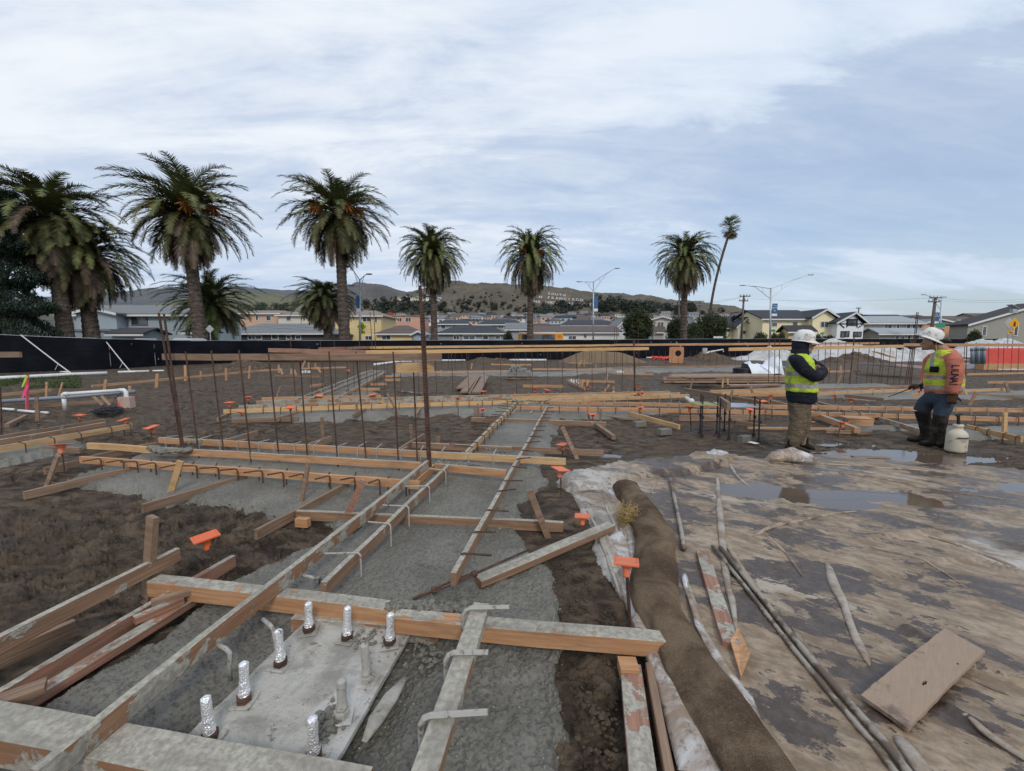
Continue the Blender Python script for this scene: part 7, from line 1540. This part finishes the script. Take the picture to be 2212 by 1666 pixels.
def hand(mb, wrist, d_, n, curl=.6, s=1., thumb=1, spread=.0):
    d_ = Vector(d_).normalized(); n = Vector(n); n = (n - d_ * n.dot(d_)).normalized(); a = d_.cross(n) * thumb; W0 = Vector(wrist)
    mb.loft([[W0 + d_ * t_ * s + a * w_ * s * math.cos(q) + n * h_ * s * math.sin(q) for q in (2 * math.pi * k / 10 for k in range(10))] for t_, w_, h_ in ((-.02, .026, .022), (.01, .030, .020), (.05, .043, .019), (.085, .042, .015), (.095, .036, .010))])
    for i, L in enumerate((.072, .080, .075, .060)):
        p = W0 + (d_ * .085 + a * (.030 - i * .0205)) * s; pts = [p - d_ * .015 * s]; rr = [.0115 * s]; v = d_ + a * spread * (1.5 - i); v.normalize(); ax = v.cross(n); pts.append(p.copy()); rr.append(.0112 * s); c = curl * (.85 + .1 * i)
        for k, f in enumerate((.45, .32, .23)):
            v = Matrix.Rotation(c * (1.0 if k else .8), 3, ax) @ v; p = p + v * L * f * s; pts.append(p.copy()); rr.append((.0102 - .0012 * k) * s)
        mb.tube(pts, rr, 8)
    p = W0 + (d_ * .03 + a * .030) * s; v = (d_ * .6 + a * .75 + n * .35).normalized(); pts = [p - v * .01 * s]; rr = [.0135 * s]; pts.append(p + v * .03 * s); rr.append(.0125 * s); v = (v + n * .5 + d_ * .35).normalized(); pts.append(pts[-1] + v * .028 * s); rr.append(.0115 * s); v = (v + n * .5).normalized(); pts.append(pts[-1] + v * .022 * s); rr.append(.009 * s)
    mb.tube(pts, rr, 8); return mb
def hardhat(e, c, tilt, brim_all, name='hard_hat', s=1.):
    q = Matrix.Rotation(tilt, 3, 'Y'); N = 32; rings = []
    for f in [(1.0, 0), (1.005, .02), (.985, .045), (.93, .085), (.80, .122), (.60, .146), (.35, .158), (.12, .162), (.01, .163)]:
        rings.append([q @ Vector((math.cos(a) * .142 * f[0], math.sin(a) * .112 * f[0], f[1] + (.006 if abs(math.sin(a)) < .25 and f[0] > .1 and f[0] < .95 else 0))) * s for a in (2 * math.pi * k / N for k in range(N))])
    mb = MB().loft(rings); out = []; inn = []
    for k in range(N):
        a = 2 * math.pi * k / N; ext = (.062 if brim_all else .012 + .05 * max(0, math.cos(a)) ** 1.5); dz = -.012 - .02 * max(0, math.cos(a)) - (.012 if brim_all else 0)
        out.append((a, ext, dz))
    r0 = [q @ Vector((math.cos(a) * .140, math.sin(a) * .110, .010)) * s for a, x, z in out]; r1 = [q @ Vector((math.cos(a) * (.142 + x), math.sin(a) * (.112 + x * .85), z + .006)) * s for a, x, z in out]; r2 = [q @ Vector((math.cos(a) * (.142 + x), math.sin(a) * (.112 + x * .85), z)) * s for a, x, z in out]; r3 = [q @ Vector((math.cos(a) * .138, math.sin(a) * .108, .0)) * s for a, x, z in out]
    mb.loft([r0, r1, r2, r3], cap=False); return mb.build(name, m_hat, e, smooth=True, loc=c)
class Fig:
    def __init__(s, ox, oy, Y0, foot, name_label, sgn):
        s.ox, s.oy, s.Y0 = ox, oy, Y0; s.L = P(ox + foot[0] / 3.191, oy + foot[1] / 3.191, Y0); s.L.z = 0; s.sgn = sgn
        s.az = math.atan2(s.L.x, s.L.y); s.U = Vector((math.cos(s.az), -math.sin(s.az), 0)); s.W = Vector((math.sin(s.az), math.cos(s.az), 0)); s.D = s.L.dot(s.W)
        s.e = empty('person', s.L, -s.az, name_label, 'person')
    def w(s, x, y, dy=0.):
        r = ray(s.ox + x / 3.191, s.oy + y / 3.191); k = (s.D + dy) / r.dot(s.W); return r * k + Vector((0, 0, CAMH))
    def p(s, x, y, dy=0.): v = s.w(x, y, dy) - s.L; return Vector((v.dot(s.U), v.dot(s.W), v.z))
    def rings(s, rows, n=20, cap=True, grow=0.):
        """rows: y, x_left, x_right, half depth, dy"""
        out = []
        for y, x0, x1, hd, dy in rows:
            a, b = s.p(x0, y, dy), s.p(x1, y, dy); c = (a + b) / 2; hw = (b - a).length / 2 + grow; h2 = hd + grow
            out.append([c + Vector((math.copysign(abs(math.cos(t_)) ** .8, math.cos(t_)) * hw, math.copysign(abs(math.sin(t_)) ** .8, math.sin(t_)) * h2, 0)) for t_ in (2 * math.pi * k / n for k in range(n))])
        return out
    def head(s, mb, c, face, r=.098, jaw=-.11):
        """c centre, face: unit x direction of the face (-1/+1)"""
        c = Vector(c); mb.ball(c, (r * 1.02, r * .78, r * 1.15), 16, 12); mb.ball(c + Vector((face * r * .42, 0, -r * .62)), (r * .60, r * .58, r * .62), 14, 10)
        mb.ball(c + Vector((face * r * 1.05, 0, -r * .30)), (r * .22, r * .15, r * .26), 8, 6); mb.ball(c + Vector((face * r * .98, 0, -r * .42)), (r * .28, r * .2, r * .14), 8, 6)   # nose
        mb.ball(c + Vector((face * r * .93, 0, -r * .82)), (r * .14, r * .26, r * .10), 8, 6); mb.ball(c + Vector((face * r * .85, 0, -r * 1.08)), (r * .2, r * .3, r * .18), 8, 6)   # lips, chin
        mb.ball(c + Vector((face * r * .88, 0, -r * .02)), (r * .16, r * .55, r * .10), 10, 6)                        # brow
        for q in (-1, 1): mb.ball(c + Vector((face * r * -.02, q * r * .78, -r * .28)), (r * .20, r * .10, r * .32), 8, 6)   # ears
    def eyes(s, c, face, r=.098):
        for q in (-1, 1): MB().ball(Vector(c) + Vector((face * r * .86, q * r * .34, -r * .17)), (r * .12, r * .14, r * .07), 8, 6).build('eye', M('eye_dark', (.02, .015, .012), .2), s.e)
# ---- hooded worker, arms crossed, facing right
f = Fig(1659, 699.4, 6.2, (180, 884), 'man in lime vest, navy hood and muddy khaki trousers standing with crossed arms', 1); e = f.e
hc = f.p(247, 150, 0)
mb = MB(); f.head(mb, hc, 1, .1); mb.tube([hc + Vector((-.02, 0, -.06)), f.p(225, 215)], [.062, .07], 12)
mb.loft(f.rings([(210, 185, 265, .15, 0), (250, 150, 290, .17, 0), (350, 145, 300, .15, 0), (440, 145, 305, .14, 0), (540, 150, 290, .15, 0)]))
for dy, sh, el, wr in [(-.18, (190, 238), (325, 368), (368, 322)), (.18, (205, 238), (370, 335), (300, 378))]:
    mb.tube([f.p(*sh, dy), f.p(*el, dy * .9), f.p(*wr, -dy * .45)], [.055, .045, .032], 10)
for dy, pts in [(-.09, [(215, 540), (208, 690), (165, 850)]), (.09, [(235, 540), (262, 680), (235, 835)])]: mb.tube([f.p(*q, dy) for q in pts], [.085, .06, .045], 10)
hand(mb, f.p(300, 378, -.10), Vector((-1, -.25, .05)), (0, .8, .3), .35, 1.0, 1)
hand(mb, f.p(368, 322, .08), Vector((-.5, .8, .1)), (-.6, -.6, 0), .4, 1.0, 1)
remesh(mb.build('body', m_skin, e), .011); f.eyes(hc, 1, .1)
# hood and jacket
mb = MB(); mb.ball(f.p(226, 150), (.118, .112, .13), 18, 14); mb.ball(f.p(222, 195), (.12, .125, .09), 16, 10); mb.tube([f.p(250, 185), f.p(285, 182)], [.085, .052], 14)
mb.loft(f.rings([(192, 190, 262, .10, 0), (212, 160, 285, .19, 0), (250, 138, 305, .215, 0), (350, 128, 322, .205, 0), (440, 130, 340, .20, 0), (485, 124, 342, .205, 0), (530, 128, 338, .20, 0), (543, 140, 325, .18, 0)]))
mb.tube([f.p(178, 232, -.17), f.p(200, 262, -.24), f.p(255, 320, -.26), f.p(322, 366, -.22), f.p(350, 350, -.12), f.p(372, 325, .0), f.p(372, 318, .08)], [.073, .096, .090, .079, .071, .057, .047], 16)
mb.tube([f.p(205, 232, .17), f.p(290, 275, .26), f.p(368, 318, .24), f.p(378, 335, .14), f.p(350, 372, -.04), f.p(318, 378, -.10)], [.077, .090, .076, .071, .060, .050], 16)
remesh(mb.build('hooded_jacket', m_navy, e), .012, .022, .09)
# face left open in front of the hood: a mask-like opening is the head standing proud
vr = [(207, 160, 270, .18, 0), (225, 148, 290, .205, 0), (260, 131, 312, .218, 0), (350, 121, 328, .212, 0), (440, 123, 345, .212, 0), (462, 125, 346, .21, 0), (466, 130, 342, .20, 0)]
o = remesh(MB().loft(f.rings(vr, grow=.012)).build('safety_vest', vestmat('lime_vest', [(f.p(0, 335).z, .028), (f.p(0, 412).z, .032)], [(f.p(155, 0).x, .022, f.p(0, 300).z)], False), e), .011, .018, .1)
mb = MB(); mb.loft(f.rings([(512, 136, 300, .175, 0), (560, 134, 300, .18, 0), (605, 140, 296, .17, 0), (640, 150, 285, .14, 0)]))
mb.tube([f.p(212, 590, -.09), f.p(210, 680, -.10), f.p(190, 760, -.10), f.p(162, 830, -.10), f.p(158, 862, -.10)], [.107, .110, .105, .093, .096], 18)
mb.tube([f.p(240, 590, .09), f.p(252, 680, .10), f.p(236, 760, .10), f.p(228, 812, .10), f.p(226, 832, .10)], [.103, .090, .076, .065, .069], 18)
remesh(mb.build('trousers', m_khaki, e), .012, .028, .08)
for (x0, x1, yb, dy) in [(112, 282, 905, -.13), (215, 325, 868, .12)]:
    mb = MB(); rows = []; a, b = f.p(x0, yb, dy), f.p(x1, yb, dy); L_ = (b - a).length; zb = max(-.005, 0)
    prof = [(0, .04, .07), (.05, .05, .12), (.25, .052, .135), (.45, .05, .12), (.7, .056, .075), (.9, .05, .062), (1, .03, .035)]
    mb.loft([[Vector((a.x + L_ * u, a.y + math.cos(t_) * w_, max(0, h_ / 2 + math.sin(t_) * h_ / 2)) ) for t_ in (2 * math.pi * k / 14 for k in range(14))] for u, w_, h_ in prof]); mb.tube([Vector((a.x + L_ * .25, a.y, .08)), Vector((a.x + L_ * .24, a.y, .2))], .06, 12)
    remesh(mb.build('boot', m_boot, e), .008, .012, .05)
hardhat(e, f.p(247, 118), .10, False)
mb = MB(); hand(mb, f.p(312, 378, -.17), Vector((-1, -.12, .06)), (0, 1, .2), .35, 1.12, 1, .05); remesh(mb.build('glove', m_gglove, e), .005, 0, .05, 1)
# ---- bending worker facing left, with wand and jug
f = Fig(1919.2, 699.4, 6.45, (330, 840), 'man in white full brim helmet and coral sweatshirt holding a sprayer wand and jug hose', -1); e = f.e
hc = f.p(296, 128, 0)
mb = MB(); f.head(mb, hc, -1, .102); mb.tube([hc + Vector((.035, 0, -.03)), f.p(355, 165), f.p(385, 195)], [.066, .072, .085], 12)
mb.loft(f.rings([(185, 330, 450, .16, 0), (240, 290, 480, .18, 0), (350, 275, 490, .17, 0), (460, 280, 480, .17, 0), (500, 285, 455, .16, 0)]))
mb.tube([f.p(455, 225, -.22), f.p(462, 360, -.26), f.p(440, 480, -.26)], [.06, .05, .035], 10); mb.tube([f.p(300, 235, .2), f.p(258, 370, .24), f.p(222, 432, .1)], [.055, .045, .033], 10)
mb.tube([f.p(395, 500, -.09), f.p(360, 650, -.12), f.p(350, 825, -.12)], [.1, .062, .045], 10); mb.tube([f.p(310, 500, .09), f.p(228, 600, .12), f.p(265, 790, .14)], [.1, .062, .045], 10)
hand(mb, f.p(440, 488, -.26), Vector((.05, 0, -1)), (0, 1, 0), .9, .95, 1); hand(mb, f.p(228, 430, .1), Vector((-1, -.1, .05)), (0, .2, -1), .9, .95, 1)
remesh(mb.build('body', m_skin, e), .011); f.eyes(hc, -1, .102)
MB().ball(hc + Vector((.045, 0, .01)), (.088, .086, .085), 14, 10).tube([hc + Vector((.10, 0, .02)), hc + Vector((.17, 0, .03)), hc + Vector((.22, .02, .01))], [.02, .035, .012], 8).build('hair', m_hair, e, smooth=True)
mb = MB(); mb.loft(f.rings([(168, 365, 440, .10, 0), (188, 335, 475, .19, 0), (230, 290, 503, .225, 0), (300, 262, 515, .225, 0), (380, 250, 518, .22, 0), (460, 245, 512, .215, 0), (478, 252, 508, .21, 0)]))
mb.tube([f.p(445, 215, -.19), f.p(458, 250, -.25), f.p(462, 330, -.28), f.p(455, 400, -.29), f.p(440, 465, -.28), f.p(437, 485, -.28)], [.076, .098, .094, .086, .070, .054], 18)
mb.tube([f.p(320, 225, .17), f.p(290, 260, .26), f.p(262, 350, .28), f.p(245, 400, .2), f.p(228, 428, .12)], [.080, .092, .076, .056, .042], 16)
slv = remesh(mb.build('sweatshirt', m_coral, e), .012, .02, .1)
vr = [(180, 335, 455, .17, 0), (200, 318, 480, .20, 0), (240, 280, 508, .218, 0), (300, 252, 520, .226, 0), (380, 243, 526, .226, 0), (445, 243, 526, .22, 0), (458, 248, 520, .215, 0)]
vo = MB().loft(f.rings(vr, grow=.006)).build('safety_vest', vestmat('lime_vest_striped', [(f.p(0, 350).z, .028), (f.p(0, 418).z, .03)], [(f.p(330, 0).x, .022, f.p(0, 290).z), (f.p(400, 0).x, .0, 9)], True), e); remesh(vo, .011, .016, .1)
MB().bx(-.05, .05, -.012, .0, -.045, .045).build('pocket', m_black, e, loc=f.p(315, 315, -.243)) and None
mb = MB(); mb.loft(f.rings([(455, 250, 485, .20, 0), (500, 248, 480, .205, 0), (530, 250, 475, .19, 0), (555, 255, 460, .15, 0)]))
mb.tube([f.p(395, 520, -.08), f.p(375, 590, -.12), f.p(358, 640, -.12)], [.124, .104, .084], 18); mb.tube([f.p(315, 510, .08), f.p(250, 560, .12), f.p(225, 605, .12)], [.128, .116, .100], 18)
remesh(mb.build('jeans', m_denim, e), .012, .024, .09)
for pts, rr, toe in [([(360, 625, -.12), (352, 690, -.12), (348, 760, -.12), (352, 815, -.12)], [.092, .088, .074, .07], (-1, -.13, 330)), ([(232, 600, .13), (252, 680, .13), (262, 750, .13), (262, 790, .13)], [.10, .085, .074, .07], (-1, .13, 250))]:
    mb = MB(); mb.tube([f.p(*q) for q in pts], rr, 16); c = f.p(*pts[-1]); zg = 0; a = Vector((c.x + .09, c.y, 0)); L_ = .32
    mb.loft([[Vector((a.x - L_ * u, a.y + math.cos(t_) * w_, max(0, h_ / 2 + math.sin(t_) * h_ / 2))) for t_ in (2 * math.pi * k / 14 for k in range(14))] for u, w_, h_ in [(0, .04, .09), (.06, .055, .16), (.4, .06, .15), (.7, .062, .09), (.9, .055, .07), (1, .03, .04)]]); mb.tube([c, Vector((c.x, c.y, .05))], .085, 14)
    remesh(mb.build('rubber_boot', m_boot, e), .010, .02, .06)
o = hardhat(e, f.p(290, 96), -.50, True, s=.95); o.scale = (-1, 1, 1); o.rotation_euler = (0, 0, 0)
for gx in [((440, 488, -.27), (.05, 0, -1), (0, 1, 0), .95), ((228, 430, .1), (-1, -.1, .05), (0, .2, -1), .9)]:
    mb = MB(); w0 = f.p(*gx[0]); hand(mb, w0, Vector(gx[1]), gx[2], gx[3], 1.25, 1); mb.tube([w0 - Vector(gx[1]).normalized() * .05, w0], [.042, .036], 12); remesh(mb.build('glove', m_glove, e), .006, .004, .04, 1)
MB().tube([f.p(340, 95, -.09), f.p(328, 140, -.085), f.p(330, 185, -.10), f.p(345, 200, -.1)], .004, 5).build('hat_strap', M('yellow_cord', (.5, .36, .12)), e)
# lettering down the sleeve
from mathutils.bvhtree import BVHTree
bpy.context.view_layer.update(); dg = bpy.context.evaluated_depsgraph_get(); bv = BVHTree.FromObject(slv, dg)
m_ink = M('dark_ink', (.035, .02, .025), .8)
for i, (ch, yy_) in enumerate(zip('LiUNA!', (288, 308, 328, 356, 384, 408))):
    cu = bpy.data.curves.new('letter', 'FONT'); cu.body = ch; cu.align_x = 'CENTER'; cu.align_y = 'CENTER'; cu.size = .115; cu.offset = .0035; cu.resolution_u = 2; ob = bpy.data.objects.new('t', cu); COL.objects.link(ob); me = bpy.data.meshes.new_from_object(ob.evaluated_get(bpy.context.evaluated_depsgraph_get())); bpy.data.objects.remove(ob)
    bm = bmesh.new(); bm.from_mesh(me); bmesh.ops.triangulate(bm, faces=bm.faces); bmesh.ops.subdivide_edges(bm, edges=bm.edges, cuts=2)
    c = f.p(457 - (i * 2.5), yy_)
    for v in bm.verts:
        x, y = v.co.x * .85, v.co.y; q = c + Vector((y, -1, -x)); hitp = bv.ray_cast(q, Vector((0, 1, 0)))[0]; v.co = Vector((q.x, (hitp.y if hitp else -.38) - .005, q.z))
    bm.to_mesh(me); bm.free(); me.materials.clear(); me.materials.append(m_ink); o = bpy.data.objects.new('sleeve_letter', me); COL.objects.link(o); o.parent = slv
# sprayer wand, and jug on the ground
a, b = f.w(180, 436, .08), f.w(-2, 506, .1); wd = empty('sprayer_wand', a, 0, 'thin black sprayer wand pointing down left from the gloved far hand', 'wand')
MB().tube([(b - a) * -.35, Vector((0, 0, 0)), b - a], [.010, .009, .006], 8).build('tube', m_wire, wd); MB().tube([(b - a) * -.38, (b - a) * .10], .017, 8).tube([(b - a) * -.2, (b - a) * -.2 + Vector((.03, 0, -.10))], .01, 6).build('grip', m_wire, wd)
jb = f.w(469, 812, -.30); jb.z = 0; k = 1 / 3.191 / 900 * 6.1 * .74; j = empty('sprayer_jug', jb, 0, 'dirty translucent white plastic sprayer jug standing beside the rubber boots', 'jug'); Rr = 81 * k
m_jug = M('dirty_white_jug', fn=lambda t: {'Base Color': t.mix(t.ss(t.noise(t.obj(), 9, 6, .65, .4), .56, .66), (.52, .47, .37), (.20, .115, .075)), 'Roughness': .5})
prof = [(.88, .0), (.97, .02), (1.0, .08), (.98, .30), (.99, .45), (.97, .60), (.90, .68), (.72, .745), (.55, .78), (.46, .81), (.44, .88), (.50, .90), (.50, .96), (.46, .98)]; H = 197 / 3.191 / 900 * 6.1
MB().loft([[Vector((math.cos(t_) * Rr * u, math.sin(t_) * Rr * u * .92, v * H)) for t_ in (2 * math.pi * q / 24 for q in range(24))] for u, v in prof]).build('bottle', m_jug, j, smooth=True)
MB().tube([Vector((0, 0, .96 * H)), Vector((0, 0, 1.03 * H)), Vector((-.01, 0, 1.2 * H)), Vector((-.02, 0, 1.36 * H))], [.022, .02, .018, .02], 10).tube([Vector((-.05, 0, 1.30 * H)), Vector((.04, 0, 1.36 * H))], .016, 8).build('pump_handle', m_wire, j)
lb = MB(); n = 10
for (z0, z1, aw) in ((.50, .56, .62), (.44, .455, .35), (.40, .41, .28)):
    vs = []
    for q in range(n + 1): t_ = -math.pi / 2 - aw + 2 * aw * q / n - .1; vs += [(math.cos(t_) * Rr * 1.0, math.sin(t_) * Rr * .935, z0 * H), (math.cos(t_) * Rr * 1.0, math.sin(t_) * Rr * .935, z1 * H)]
    lb.add(vs, [(2 * q, 2 * q + 2, 2 * q + 3, 2 * q + 1) for q in range(n)])
lb.build('label', M('label_ink', (.06, .06, .05)), j)
